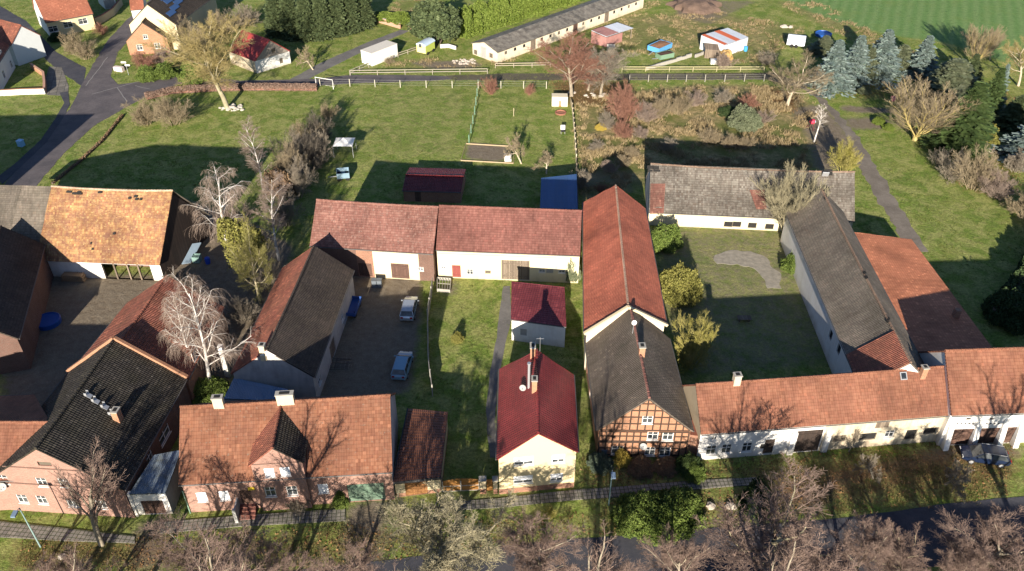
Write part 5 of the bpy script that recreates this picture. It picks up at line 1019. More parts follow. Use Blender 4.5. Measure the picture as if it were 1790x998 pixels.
wire_fence([(560,151), (612,151), (700,153), (836,154), (955,155)], 1.5, 4.4, 'post and wire fence along the lower side of the track', flat('pale_post', (0.42, 0.40, 0.32), .9, .2, 2)); wire_fence([(1100,143), (1232,143), (1335,142)], 1.5, 3.6, 'thin post and wire fence before the dry meadow', flat('grey_post', (0.3, 0.28, 0.24), .9)); wire_fence([(836,153), (830,200), (820,250)], 1.6, 3.5, 'green mesh fence between the two mown gardens', flat('green_post', (0.14, 0.26, 0.18), .6))
def board_fence(pts, h, label, mat):
    P = [G(*p) for p in pts]; e = empty('board_fence', sum(P, Vector()) / len(P), label, 'fence')
    for a, b in zip(P, P[1:]):
        L = (b - a).length; u = unit(a, b); n = Vector((-u.y, u.x, 0)); k = max(1, round(L / 2.2))
        for i in range(k):
            o = a + u * (L * i / k) + n * rng.uniform(-.03, .03); m = MB(); m.obox(o + UP * .05, u * (L / k - .1), n * .05, UP * (h + rng.uniform(-.1, .1))); m.build('panel', mat, e)
            m = MB(); m.obox(a + u * (L * i / k) - u * .07 - n * .08, u * .13, n * .13, UP * (h + .15)); m.build('post', mat, e)
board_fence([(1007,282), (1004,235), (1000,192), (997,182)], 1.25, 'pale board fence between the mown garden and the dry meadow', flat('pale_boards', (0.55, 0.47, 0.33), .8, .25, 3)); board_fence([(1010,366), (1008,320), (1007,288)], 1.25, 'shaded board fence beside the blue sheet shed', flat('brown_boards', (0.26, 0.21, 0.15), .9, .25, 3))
board_fence([(756,700 - 8), (750,640), (748,560), (757,500)], 1.6, 'grey yard wall fence between the farmyard and the long lawn', CONC)
q0, q1 = G(553,151), G(583,156); e = empty('football_goal', (q0 + q1) / 2, 'white metal football goal beside the brown hedge end', 'goal'); m = MB(); m.tube([q0, q0 + UP * 1.9, q1 + UP * 1.9, q1], .07, 6); m.build('goal_frame', WHITE, e)
m = MB(); m.tube([q0 + UP * 1.85, q0 + Vector((0, 1.2, 0)), q1 + Vector((0, 1.2, 0)), q1 + UP * 1.85], .03, 5); m.build('stay', WHITE, e)
# ------------------------------------------------------------------ things in the mown garden
q0, q1 = G(964.5,186), G(992,186.5); hz = hgt((964.5,186), 170); m = MB(); u = unit(q0, q1); L = (q1 - q0).length; e = empty('garden_hut', (q0 + q1) / 2 + Vector((0, .8, 0)), 'white painted open fronted garden hut under the red brown tree', 'hut')
m.obox(q0, u * L * .44, Vector((0, 1.6, 0)), UP * hz); m.obox(q0 + u * L * .60, u * L * .40, Vector((0, 1.6, 0)), UP * hz); m.obox(q0 + u * L * .44 + Vector((0, .5, 0)), u * L * .16, Vector((0, 1.1, 0)), UP * (hz - .2)); m.obox(q0 + UP * hz, u * L, Vector((0, 1.7, 0)), UP * .08); m.build('hut_body', flat('cream_hut', (0.62, 0.56, 0.42), .8, .2, 2), e)
m = MB(); m.obox(q0 + u * L * .47 + Vector((0, .1, 0)), u * L * .1, Vector((0, .3, 0)), UP * .9); m.build('figure_shape', flat('terracotta', (0.5, 0.2, 0.12), .8), e)
m = MB(); q = G(980,198); m.lathe(q, [(1.0, 0), (1.05, .25), (.9, .3), (.85, .12), (.01, .11)], 16); solo(m, 'fire_ring', flat('rust', (0.27, 0.12, 0.08), .9, .3, 5), 'rusty fire ring on the lawn before the white hut', 'fire ring')
def chair(px, py):
    q = G(px, py); e = empty('garden_chair', q, 'folding garden chair with white cushion alone on the mown grass', 'chair'); m = MB(); m.obox(q + Vector((-.38, -.1, .42)), Vector((.76, 0, 0)), Vector((0, .75, 0)), UP * .08); m.build('seat', DARK, e)
    m = MB(); m.obox(q + Vector((-.38, .62, .5)), Vector((.76, 0, 0)), Vector((0, .1, 0)), Vector((0, .25, .75))); m.build('backrest', WHITE, e)
    for x in (-.36, .3):
        for y in (-.1, .6): m = MB(); m.obox(q + Vector((x, y, 0)), Vector((.06, 0, 0)), Vector((0, .06, 0)), UP * .42); m.build('leg', ZINC, e)
chair(984,234)
q = G(888,281); e = empty('water_tank', q, 'white cube water tank at the corner of the vegetable bed', 'tank'); m = MB(); m.box(q + UP * .15, (1.1, 1.0, 1.0)); m.build('tank_body', WHITE, e); m = MB(); m.box(q, (1.2, 1.1, .14)); m.build('pallet', DOORS['gate'], e); m = MB(); m.lathe(q + UP * 1.151, [(.16, 0), (.16, .08)], 10); m.build('lid', DARK, e)
P = [(815,252), (899,257), (897,286), (806,281)]; e = empty('vegetable_bed', G(855,268), 'dug vegetable bed edged with pale boards behind the cream barn', 'bed')
for a, b in zip(P, P[1:] + P[:1]):
    a, b = G(*a), G(*b); u = unit(a, b); m = MB(); m.obox(a, b - a, Vector((-u.y, u.x, 0)) * .06, UP * .2); m.build('board', flat('bed_board', (0.36, 0.28, 0.18), .9, .2, 3), e)
m = MB(); q = G(898,203); m.tube([q, q + UP * 1.6], .05, 6); solo(m, 'pale_stake', flat('stake', (0.5, 0.42, 0.28), .9), 'single pale stake standing in the mown lawn', 'stake')
# sandbox/frame near the red door, blue barrel, leaning sheet, bin, red ball frame
P = [G(764,510), G(787,512), G(789,491), G(764,489)]; e = empty('cold_frame', G(776,500), 'low wooden cold frame on the lawn near the red barn door', 'frame')
for a, b in zip(P, P[1:] + P[:1]):
    u = unit(a, b); m = MB(); m.obox(a, b - a, Vector((-u.y, u.x, 0)) * .08, UP * .5); m.build('board', CONC, e)
m = MB()
for i in range(1, 5): a = P[0] + (P[1] - P[0]) * i / 5; b = P[3] + (P[2] - P[3]) * i / 5; m.bar(a + UP * .46, b + UP * .46, .06)
m.bar(P[0] + (P[3] - P[0]) * .5 + UP * .44, P[1] + (P[2] - P[1]) * .5 + UP * .44, .06); m.build('lattice', CONC, e)
a, b = G(318,462), G(330,462); m = MB(); m.obox(a, Vector((1.1, .3, 0)), Vector((.9, 2.9, 1.4)), Vector((-.05, 0, .06))); solo(m, 'leaning_sheet', flat('blue_grey_sheet', (0.15, 0.20, 0.25), .5, .2, 2), 'blue grey roofing sheet leaning beside the ochre barn', 'sheet')
q = G(337,460); m = MB(); m.obox(q, Vector((1.0, 0, 0)), Vector((0, .08, 0)), UP * .95); m.obox(q + Vector((0, .9, 0)), Vector((1.0, 0, 0)), Vector((0, .08, 0)), UP * .95); m.obox(q + Vector((0, .08, 0)), Vector((.08, 0, 0)), Vector((0, .82, 0)), UP * .95); m.obox(q + Vector((.92, .08, 0)), Vector((.08, 0, 0)), Vector((0, .82, 0)), UP * .95); m.obox(q + Vector((.08, .45, .85)), Vector((.84, 0, 0)), Vector((0, .06, 0)), UP * .06); solo(m, 'crate', flat('mint_green', (0.17, 0.27, 0.24), .6), 'mint green open crate beside the leaning sheet', 'crate')
q = G(364,460); m = MB(); m.lathe(q, [(.33, 0), (.36, .4), (.34, .9), (.2, .94)], 12); solo(m, 'blue_barrel', flat('royal_blue', (0.02, 0.07, 0.42), .4), 'royal blue barrel among the weeping birches', 'barrel')
q = G(38,255); m = MB(); m.box(q, (.9, .8, 1.0), Vector((1, -.3, 0))); m.box(q + UP * 1.0, (1.0, .9, .08), Vector((1, -.3, 0))); solo(m, 'water_butt', flat('pale_blue_plastic', (0.25, 0.50, 0.72), .4), 'pale blue water butt in the shade below the white wall', 'tank')
q = G(1418,222); e = empty('play_set', q, 'red and pale blue ball on a bent dark frame beside the white birch', 'play frame'); m = MB(); m.tube([q + Vector((-.1, -1.6, 0)), q + Vector((0, -.8, .8)), q + Vector((0, 0, .7)), q + Vector((-1.1, -.2, 0))], .07, 6); m.build('frame', flat('dark_red_frame', (0.10, 0.03, 0.03), .7), e)
m = MB(); m.lathe(q + UP * .6, [(.1, 0), (.4, .15), (.52, .45), (.4, .8), (.1, .92)], 14); m.build('ball', flat('red_ball', (0.55, 0.04, 0.08), .5), e); m = MB(); m.lathe(q + Vector((.32, 0, .75)), [(.1, 0), (.28, .2), (.3, .4), (.1, .6)], 12); m.build('ball', flat('blue_ball', (0.25, 0.5, 0.6), .5), e)
q = G(1561,176); e = empty('shrub_planter', q, 'magenta planter tub under the fan shaped willow', 'planter'); m = MB(); m.lathe(q, [(.35, 0), (.55, .7), (.5, .75), (.45, .6), (.01, .58)], 14); m.build('tub', flat('magenta', (0.50, 0.03, 0.18), .6), e)
q = G(1448,163)
# yard objects under shade
def car(name, label, c, dirv, body, long=4.6, wid=1.85, hei=1.5, cat='car'):
    d = V2(dirv).normalized(); n = Vector((-d.y, d.x, 0)); c = Vector(c); e = empty(name, c, label, cat); X = lambda x, y, z: c + d * x + n * y + UP * z
    hl, hw = long / 2, wid / 2
    st = [(-hl, .45, .80, .84), (-hl + .12, .32, .95, .93), (-hl + .5, .28, 1.0, .98), (-.9, .26, 1.0, 1.0), (.5, .26, .98, 1.0), (1.0, .27, .95, .99), (hl - .5, .28, .84, .95), (hl - .1, .32, .74, .84), (hl, .42, .62, .74)]
    m = MB(); rings = []
    for x, z0, z1, w_ in st:
        y = hw * w_; rings.append([X(x, -y * .92, z0), X(x, y * .92, z0), X(x, y, z0 + .18), X(x, y, (z0 + z1) / 2 + .06), X(x, y * .93, z1), X(x, 0, z1 + .03), X(x, -y * .93, z1), X(x, -y, (z0 + z1) / 2 + .06), X(x, -y, z0 + .18)])
    for a, b in zip(rings, rings[1:]):
        for k in range(9): m.poly([a[k], a[(k + 1) % 9], b[(k + 1) % 9], b[k]])
    m.poly(rings[0][::-1]); m.poly(rings[-1]); m.build('body', body, e, smooth=True)
    m = MB(); g = [(-hl + .25, -hl + .75), (1.35, .55)]; zb, zt = .96, hei; yb, yt = hw * .93, hw * .74
    B = [X(-hl + .2, -yb, zb), X(1.4, -yb, zb - .03), X(1.4, yb, zb - .03), X(-hl + .2, yb, zb)]; Tp = [X(-hl + .62, -yt, zt - .06), X(.45, -yt, zt), X(.45, yt, zt), X(-hl + .62, yt, zt - .06)]
    for k in range(4): m.poly([B[k], B[(k + 1) % 4], Tp[(k + 1) % 4], Tp[k]])
    o = m.build('cabin_glass', GLASS, e)
    m = MB(); m.obox(Tp[0] - UP * .02 - d * .05, Tp[1] - Tp[0] + d * .1, Tp[3] - Tp[0], UP * .07); m.build('roof', body, e)
    for s in (-1, 1):
        for b, t in ((B[0] if s < 0 else B[3], Tp[0] if s < 0 else Tp[3]), (B[1] if s < 0 else B[2], Tp[1] if s < 0 else Tp[2]), (X(-.35, s * yb, zb), X(-.35, s * yt, zt - .02))): m = MB(); m.bar(b, t, .08, .06, n); m.build('pillar', body, e)
        m = MB(); m.bar(X(-hl + .55, s * (yt + .01), zt + .04), X(.4, s * (yt + .01), zt + .07), .04); m.build('roof_rail', ZINC, e)
        for x in (-hl + .85, hl - .9):
            q = X(x, s * (hw - .16), .32); m = MB(); m.tube([q, q + n * s * .17], .32, 16); wv = m.build('wheel', DARK, e); m = MB(); m.tube([q + n * s * .165, q + n * s * .18], .2, 12); m.build('rim', ZINC, wv)
        m = MB(); m.obox(X(hl - .16, s * hw * .6 - .18, .6), n * .36, d * .14, UP * .13); m.build('headlight', flat('lamp_glass', (0.75, 0.75, 0.72), .15), e); m = MB(); m.obox(X(-hl - .01, s * hw * .62 - .15, .72), n * .3, d * .08, UP * .2); m.build('tail_light', flat('tail_red', (0.3, 0.01, 0.01), .3), e)
        m = MB(); m.obox(X(.95, s * (hw + .02), .95), n * s * .2, d * .12, UP * .14); m.build('mirror', body, e)
    return e
NAVY = flat('navy_paint', (0.012, 0.022, 0.055), .18, .05, 2, .2, .6); a, b = G(1685,803), G(1757,813)
car('estate_car', 'dark blue estate car parked before the buttressed garages', (a + b) / 2 + Vector((0, .4, 0)), a - b, NAVY)
SILV = flat('silver_paint', (0.42, 0.46, 0.50), .25, .05, 2, .5, .5); car('parked_car', 'silver car parked in the shaded farmyard along the grey yard wall', G(716,545), Vector((.05, 1, 0)), SILV)
car('parked_car', 'pale blue car parked in the shaded farmyard near the dormer house', G(704,645), Vector((.1, 1, 0)), flat('pale_blue_paint', (0.22, 0.36, 0.46), .3, .05, 2, .2)); trailer('yard_trailer', 'dark blue flat trailer standing in the middle of the shaded farmyard', G(622,560), G(634,530), 2.0, .6, 1.1, flat('deep_blue_paint', (0.03, 0.08, 0.26), .5))
q = G(604,268); e = empty('garden_tent', q, 'white pavilion roof on slim posts in the blurred garden', 'pavilion'); e['label'] = 'white pavilion tent roof on four slim posts in the garden behind the old rose barn'; m = MB(); z = 2.1; K_ = [q + Vector((x, y, z)) for x, y in ((-1.6, -1.6), (1.6, -1.6), (1.6, 1.6), (-1.6, 1.6))]
for i in range(4): m.poly([K_[i], K_[(i + 1) % 4], q + UP * 2.9])
m.build('canopy', WHITE, e)
for c in K_: m = MB(); m.bar(V2(c), c, .07, .07, Vector((1, 0, 0))); m.build('post', ZINC, e)
trailer('box_trailer', 'grey blue box trailer in the shade behind the old rose barn', G(590,318), G(612,316), 2.0, .5, 1.4, flat('grey_blue_paint', (0.18, 0.27, 0.34), .6)); q = G(85,565); m = MB(); m.lathe(q, [(1.5, 0), (1.55, .6), (1.45, .65), (1.4, .5), (.01, .49)], 20); solo(m, 'paddling_pool', flat('pool_blue', (0, 0, 0)), 'round blue pool in the shaded yard of the pink gable house', 'pool')
# street lamps
def lamp(px, py, h, label):
    q = G(px, py); e = empty('street_lamp', q, label, 'street lamp', 'street lamps along the footway'); m = MB(); m.tube([q, q + UP * h], [.075, .05], 8); m.build('pole', flat('lamp_green', (0.22, 0.32, 0.31), .5), e)
    m = MB(); m.tube([q + UP * h, q + Vector((0, -.5, h + .12))], .035, 6); m.build('arm', ZINC, e); m = MB(); m.obox(q + Vector((-.2, -1.1, h + .05)), Vector((.4, 0, 0)), Vector((0, .65, .06)), UP * .16); m.build('lamp_head', flat('lamp_head', (0.16, 0.22, 0.30), .4), e)
lamp(71, 956, hgt((71,956), 888), 'slim green street lamp standing before the pink gable house'); lamp(1064, 883, hgt((1064,883), 822), 'slim green street lamp standing before the timbered house')
q = G(1055,797); m = MB(); m.box(q, (.5, .5, 1.0)); m.box(q + UP * 1.0, (.55, .6, .08)); solo(m, 'waste_bin', flat('bin_grey', (0.12, 0.14, 0.16), .6), 'grey wheeled bin beside the timbered house corner', 'bin')
for i, (px, lab) in enumerate(((1242, 'pale boulder marking the verge before the white range'), (1277, 'flat pale boulder lying in the verge grass'))): solo(blob(G(px,885), .45, i + 30, 6, (1.3 if i else 1, 1, .7), .3), 'boulder', STONE, lab, 'boulder')
for px, py, lab in ((109,973, 'pale stone lying on the shaded grass by the lamp'),): solo(blob(G(px, py), .35, 40, 6, (1.2, 1, .6), .3), 'boulder', STONE, lab, 'boulder')
m = MB(); q = G(209,124); m.box(q, (2.0, .8, .9), Vector((1, -.3, 0))); solo(m, 'white_trough', flat('pinkish_white', (0.68, 0.58, 0.54), .6), 'pinkish white trough on the grass at the road fork', 'trough'); q = G(225,131); e = empty('sign_post', q, 'pale signpost with two small boards at the road fork', 'sign'); m = MB(); m.tube([q, q + UP * 2.6], .05, 6); m.build('post', ZINC, e)
for z, x in ((2.5, -.3), (1.9, .3)): m = MB(); m.obox(q + Vector((x - .5, -.08, z)), Vector((1, 0, 0)), Vector((0, .04, 0)), UP * .3); m.build('board', WHITE, e)
# small clutter of the yards
LOG = flat('cut_logs', (0.30, 0.20, 0.12), .9, .4, 6, bump=.05)
def log_pile(a, b, h, label):
    a, b = Vector(a), Vector(b); u = unit(a, b); n = Vector((-u.y, u.x, 0)); L = (b - a).length; m = MB(); r = .14
    for j in range(int(h / .26)):
        for i in range(int(L / .28) - (j % 2)): p = a + u * (.14 + .28 * i + .14 * (j % 2)) + UP * (.13 + .25 * j); m.tube([p, p + n * .9], r * rng.uniform(.8, 1.05), 7)
    tag(solo(m, 'log_pile', LOG, label, 'firewood'), kind='stuff')
log_pile(G(560,470), G(585,470), 1.3, 'stacked firewood against the old rose barn'); log_pile(G(108,492), G(150,494), 1.2, 'stacked firewood along the white wall of the ochre barn'); log_pile(G(1195,386), G(1235,388), 1.1, 'stacked firewood along the grey barn front')
m = MB()
for i in range(9): q = G(585,645) + Vector((rng.uniform(-.3, .3), i * .22, .02 + .05 * (i % 3))); m.box(q, (3.4, .18, .05), Vector((1, rng.uniform(-.15, .15), 0)))
tag(solo(m, 'plank_heap', DOORS['gate'], 'loose heap of grey planks in the shaded farmyard', 'planks'), kind='stuff')
for px, py, lab in ((655,500,'black rubbish bin by the barn doors of the old rose barn'), (664,500,'second rubbish bin by the barn doors, nearest the white wall')): q = G(px, py); m = MB(); m.box(q, (.6, .7, 1.0)); m.box(q + UP * 1.0, (.66, .76, .07)); solo(m, 'waste_bin', flat('bin_grey', (0, 0, 0)), lab, 'bin')
q = G(1300,560); m = MB(); m.box(q + UP * .42, (1.7, .9, .06)); m.box(q + Vector((-.6, 0, 0)), (.1, .7, .42)); m.box(q + Vector((.6, 0, 0)), (.1, .7, .42)); solo(m, 'garden_table', DOORS['gate'], 'low grey garden table in the shaded courtyard', 'table')
# ------------------------------------------------------------------ plants
def tubes(P, Rr, sides):
    """P (M,K,3) polylines, Rr (M,K) radii -> verts, quads"""
    M, K, _ = P.shape; T = np.empty_like(P); T[:, 1:-1] = P[:, 2:] - P[:, :-2]; T[:, 0] = P[:, 1] - P[:, 0]; T[:, -1] = P[:, -1] - P[:, -2]
    T /= np.linalg.norm(T, axis=2, keepdims=True) + 1e-9
    ref = np.where(np.abs(T[:, :1, 2:3]) > .85, np.array([1., 0, 0]), np.array([0, 0, 1.])); X = np.cross(T, ref); X /= np.linalg.norm(X, axis=2, keepdims=True) + 1e-9; Y = np.cross(T, X)
    a = np.arange(sides) * 2 * np.pi / sides
    V = P[:, :, None] + Rr[:, :, None, None] * (np.cos(a)[None, None, :, None] * X[:, :, None] + np.sin(a)[None, None, :, None] * Y[:, :, None])
    b = (np.arange(M)[:, None, None] * K + np.arange(K - 1)[None, :, None]) * sides; k = np.arange(sides); k2 = (k + 1) % sides
    F = np.stack([b + k, b + k2, b + sides + k2, b + sides + k], -1).reshape(-1, 4)
    return V.reshape(-1, 3), F
def np_mesh(name, V, F, mat, smooth=False):
    me = bpy.data.meshes.new(name); V = np.ascontiguousarray(V, np.float32); F = np.ascontiguousarray(F, np.int32); n = F.shape[1]
    me.vertices.add(len(V)); me.vertices.foreach_set('co', V.ravel()); me.loops.add(F.size); me.loops.foreach_set('vertex_index', F.ravel())
    me.polygons.add(len(F)); me.polygons.foreach_set('loop_start', np.arange(0, F.size, n, dtype=np.int32)); me.update(calc_edges=True); me.materials.append(mat)
    if smooth: me.polygons.foreach_set('use_smooth', np.ones(len(F), bool))
    return me
def nrm(a): return a / (np.linalg.norm(a, axis=-1, keepdims=True) + 1e-9)
def grow(seed, stems, levels, trunk_levels=2):
    """stems: (pos, dir, length, radius); levels[i]: K points, wob, up, then children n, ratio, ang, t0. returns trunk (V,F), crown (V,F)"""
    g = np.random.default_rng(seed); pos = np.array([s[0] for s in stems], float); d = nrm(np.array([s[1] for s in stems], float)); L = np.array([s[2] for s in stems], float); r = np.array([s[3] for s in stems], float); parts = []
    for li, lv in enumerate(levels):
        K = lv['K']; M = len(pos); P = np.empty((M, K, 3)); D = np.empty((M, K, 3)); P[:, 0] = pos; D[:, 0] = d
        for k in range(1, K):
            nd = D[:, k - 1] + g.normal(0, lv['wob'], (M, 3)); nd[:, 2] += lv['up'] * (1 if not lv.get('late') else k / K * 2)
            D[:, k] = nrm(nd); P[:, k] = P[:, k - 1] + D[:, k] * (L / (K - 1))[:, None]
        tip = lv.get('tip', .35); Rr = np.maximum(r[:, None] * (1 - (1 - tip) * np.linspace(0, 1, K)[None]), lv.get('rmin', .008)); parts.append((P, Rr, 6 if li == 0 else (5 if li == 1 else 3)))
        if li + 1 == len(levels): break
        n = lv['n']; t0 = lv['t0']; t = t0 + (lv.get('t1', 1.0) - t0) * (np.arange(n)[None] + g.random((M, n))) / n; t = np.minimum(t, .999); f = t * (K - 1); i = np.minimum(f.astype(int), K - 2); fr = f - i; m = np.arange(M)[:, None]
        cp = P[m, i] * (1 - fr[..., None]) + P[m, i + 1] * fr[..., None]; cd_ = D[m, i + 1]
        ang = np.radians(lv['ang'] + g.normal(0, lv.get('aj', 9), (M, n))) * (1 - lv.get('straight', .3) * t); az = (np.arange(n)[None] * 2.4 + g.random((M, 1)) * 6.28 + g.normal(0, .4, (M, n)))
        ref = np.where(np.abs(cd_[..., 2:3]) > .9, np.array([1., 0, 0]), np.array([0, 0, 1.])); X = nrm(np.cross(cd_, ref)); Y = np.cross(cd_, X)
        nd = cd_ * np.cos(ang)[..., None] + (X * np.cos(az)[..., None] + Y * np.sin(az)[..., None]) * np.sin(ang)[..., None]
        shp = lv.get('shape', lambda t: 1 - .45 * t); ln = L[:, None] * lv['ratio'] * shp(t) * g.uniform(.7, 1.25, (M, n)); rr = np.minimum(Rr[m, i] * .75, r[:, None] * lv.get('rr', .5)) * g.uniform(.7, 1.0, (M, n))
        pos, d, L, r = cp.reshape(-1, 3), nd.reshape(-1, 3), ln.ravel(), rr.ravel()
    def join(ps):
        Vs, Fs, o = [], [], 0
        for p in ps: V, F = tubes(*p); Vs.append(V); Fs.append(F + o); o += len(V)
        return np.concatenate(Vs), np.concatenate(Fs)
    return join(parts[:trunk_levels]), join(parts[trunk_levels:])
PROTO = {}
def proto(key, seed, stems, levels, bark, twig, tl=2, name=('trunk', 'crown')):
    (tv, tf), (cv, cf) = grow(seed, stems, levels, tl); PROTO[key] = [(name[0], np_mesh(name[0], tv, tf, bark, True)), (name[1], np_mesh(name[1], cv, cf, twig))]; PROTO[key + '_h'] = max(tv[:, 2].max(), np.percentile(cv[:, 2], 99.5)); PROTO[key + '_w'] = np.percentile(np.abs(cv[:, :2]), 97)
def plant(key, name, label, cat, loc, h, group=None, w_=None, rot=None, mats=None, lean=(0, 0)):
    """stand a copy of a prototype on the ground; h height, w_ half width in metres"""
    s = h / PROTO[key + '_h']; sw = (w_ / PROTO[key + '_w']) if w_ else s; e = empty(name, (loc[0], loc[1], 0), label, cat, group); e.scale = (sw, sw, s); e.rotation_euler = (lean[0], lean[1], rng.uniform(0, 6.28) if rot is None else rot)
    for i, (nm, me) in enumerate(PROTO[key]):
        o = bpy.data.objects.new(nm, me); COL.objects.link(o); o.parent = e
        if mats and mats[i]: o.material_slots[0].link = 'OBJECT'; o.material_slots[0].material = mats[i]
    return e
U3 = (0, 0, 1)
B_GREY = bark_mat('grey_bark', (0.20, 0.17, 0.13), (0.33, 0.285, 0.21)); B_OLIVE = bark_mat('olive_bark', (0.25, 0.22, 0.14), (0.38, 0.335, 0.225)); B_BIRCH = bark_mat('birch_bark', (0.70, 0.67, 0.62), (0.42, 0.38, 0.34), 3); B_DARK = bark_mat('dark_bark', (0.075, 0.06, 0.05), (0.15, 0.12, 0.09)); B_PALE = bark_mat('pale_bark', (0.36, 0.30, 0.22), (0.48, 0.41, 0.30)); B_YEL = bark_mat('yellow_bark', (0.34, 0.27, 0.09), (0.44, 0.36, 0.16))
TW_MAUVE = bark_mat('mauve_twigs', (0.195, 0.135, 0.11), (0.27, 0.195, 0.155)); TW_OLIVE = bark_mat('olive_twigs', (0.25, 0.22, 0.135), (0.345, 0.31, 0.205)); TW_BIRCH = bark_mat('birch_twigs', (0.235, 0.175, 0.14), (0.34, 0.27, 0.22)); TW_YEL = bark_mat('yellow_twigs', (0.27, 0.215, 0.085), (0.37, 0.30, 0.14)); TW_RED = bark_mat('red_twigs', (0.23, 0.115, 0.08), (0.31, 0.165, 0.12)); TW_GREY = bark_mat('grey_twigs', (0.21, 0.175, 0.135), (0.30, 0.26, 0.20)); TW_TAN = bark_mat('tan_twigs', (0.22, 0.175, 0.11), (0.32, 0.26, 0.17)); TW_DARK = bark_mat('dark_twigs', (0.10, 0.085, 0.07), (0.16, 0.14, 0.11)); TW_LIME = bark_mat('lime_twigs', (0.30, 0.28, 0.06), (0.36, 0.31, 0.12))
rnd3 = random.Random(5)
for v in range(3):
    proto('lime%d' % v, 11 + v, [((0, 0, -.1), (rnd3.uniform(-.06, .06), rnd3.uniform(-.06, .06), 1), 6.2, .19)], [dict(K=6, wob=.05, up=.05, n=12, ratio=.78, ang=58, t0=.28, rr=.40, tip=.4, straight=.4), dict(K=6, wob=.12, up=.09, n=11, ratio=.5, ang=46, t0=.15, rr=.44), dict(K=5, wob=.14, up=.07, n=10, ratio=.52, ang=42, t0=.1, rr=.42, rmin=.010), dict(K=4, wob=.16, up=.06, n=10, ratio=.62, ang=42, t0=.05, rmin=.0062), dict(K=3, wob=.15, up=.04, rmin=.0062)], B_GREY, TW_MAUVE)
proto('oak', 31, [((0, 0, -.1), (.03, 0, 1), 4.6, .27)], [dict(K=6, wob=.05, up=.03, n=14, ratio=1.0, ang=64, t0=.40, rr=.32, tip=.5, straight=.5), dict(K=8, wob=.17, up=.07, n=12, ratio=.40, ang=50, t0=.15, rr=.34), dict(K=6, wob=.22, up=.09, n=11, ratio=.5, ang=50, t0=.1, rr=.45, rmin=.013), dict(K=4, wob=.25, up=.1, n=8, ratio=.62, ang=48, t0=.1, rmin=.008), dict(K=3, wob=.2, up=.08, rmin=.0068)], B_OLIVE, TW_OLIVE, 3)
for v in range(2):
    proto('weep%d' % v, 41 + v, [((0, 0, -.1), (.04 - .1 * v, .03, 1), 12.5, .20)], [dict(K=9, wob=.035, up=.03, n=15, ratio=.40, ang=46, t0=.22, rr=.40, tip=.16), dict(K=7, wob=.10, up=.02, n=9, ratio=.42, ang=42, t0=.2, rr=.45), dict(K=6, wob=.1, up=-.16, n=10, ratio=1.25, ang=36, t0=.1, rr=.4, rmin=.010, shape=lambda t: 1 - .2 * t), dict(K=6, wob=.06, up=-.55, n=3, ratio=.5, ang=30, t0=.1, rmin=.0045), dict(K=3, wob=.05, up=-.5, rmin=.0045)], B_BIRCH, TW_BIRCH, 3)
proto('birch', 51, [((0, 0, -.1), (.02, .02, 1), 11, .13)], [dict(K=8, wob=.04, up=.05, n=18, ratio=.25, ang=42, t0=.25, rr=.34, tip=.15), dict(K=5, wob=.1, up=.06, n=10, ratio=.5, ang=38, t0=.15, rr=.45), dict(K=4, wob=.12, up=-.04, n=12, ratio=.6, ang=38, t0=.1, rmin=.008), dict(K=3, wob=.1, up=-.12, n=4, ratio=.6, ang=35, t0=.1, rmin=.006), dict(K=3, wob=.1, up=-.2, rmin=.005)], B_BIRCH, TW_BIRCH)
proto('sapling', 52, [((0, 0, -.1), (.02, .02, 1), 7.5, .075)], [dict(K=7, wob=.03, up=.05, n=13, ratio=.22, ang=32, t0=.4, rr=.35, tip=.15), dict(K=4, wob=.1, up=.08, n=7, ratio=.5, ang=35, t0=.2, rmin=.010), dict(K=3, wob=.1, up=.05, n=5, ratio=.5, ang=35, t0=.1, rmin=.007), dict(K=3, wob=.1, up=0, rmin=.006)], B_BIRCH, bark_mat('pale_twigs', (0.50, 0.44, 0.36), (0.6, 0.55, 0.47)))
proto('fan', 61, [((.15 * math.cos(a), .15 * math.sin(a), .6), (.55 * math.cos(a), .55 * math.sin(a), 1), 5.0, .075) for a in np.arange(11) * .6] + [((0, 0, -.1), U3, 1.0, .26)], [dict(K=6, wob=.06, up=.06, n=10, ratio=.55, ang=30, t0=.15, rr=.42, tip=.3), dict(K=5, wob=.08, up=.06, n=10, ratio=.5, ang=30, t0=.1, rr=.42, rmin=.010), dict(K=4, wob=.1, up=.05, n=10, ratio=.6, ang=30, t0=.1, rmin=.007), dict(K=3, wob=.1, up=.05, rmin=.006)], B_YEL, TW_TAN)
proto('wide', 62, [((0, 0, -.1), (.03, 0, 1), 5.6, .21)], [dict(K=6, wob=.06, up=.03, n=11, ratio=.85, ang=56, t0=.32, rr=.40, tip=.35), dict(K=6, wob=.14, up=.07, n=10, ratio=.5, ang=46, t0=.15, rr=.36), dict(K=5, wob=.16, up=.05, n=11, ratio=.5, ang=44, t0=.1, rr=.42, rmin=.010), dict(K=4, wob=.16, up=.05, n=7, ratio=.62, ang=42, t0=.05, rmin=.0062), dict(K=3, wob=.15, up=.03, rmin=.0065)], B_PALE, TW_TAN)
proto('tall', 64, [((0, 0, -.1), (.03, 0, 1), 7.5, .27)], [dict(K=6, wob=.04, up=.05, n=9, ratio=.95, ang=44, t0=.5, rr=.5, tip=.45, straight=.35), dict(K=7, wob=.12, up=.08, n=8, ratio=.45, ang=44, t0=.2, rr=.45), dict(K=5, wob=.15, up=.05, n=8, ratio=.5, ang=44, t0=.1, rr=.45, rmin=.012), dict(K=4, wob=.16, up=.05, n=3, ratio=.6, ang=42, t0=.1, rmin=.008), dict(K=3, wob=.15, up=.03, rmin=.0065)], B_GREY, TW_MAUVE)
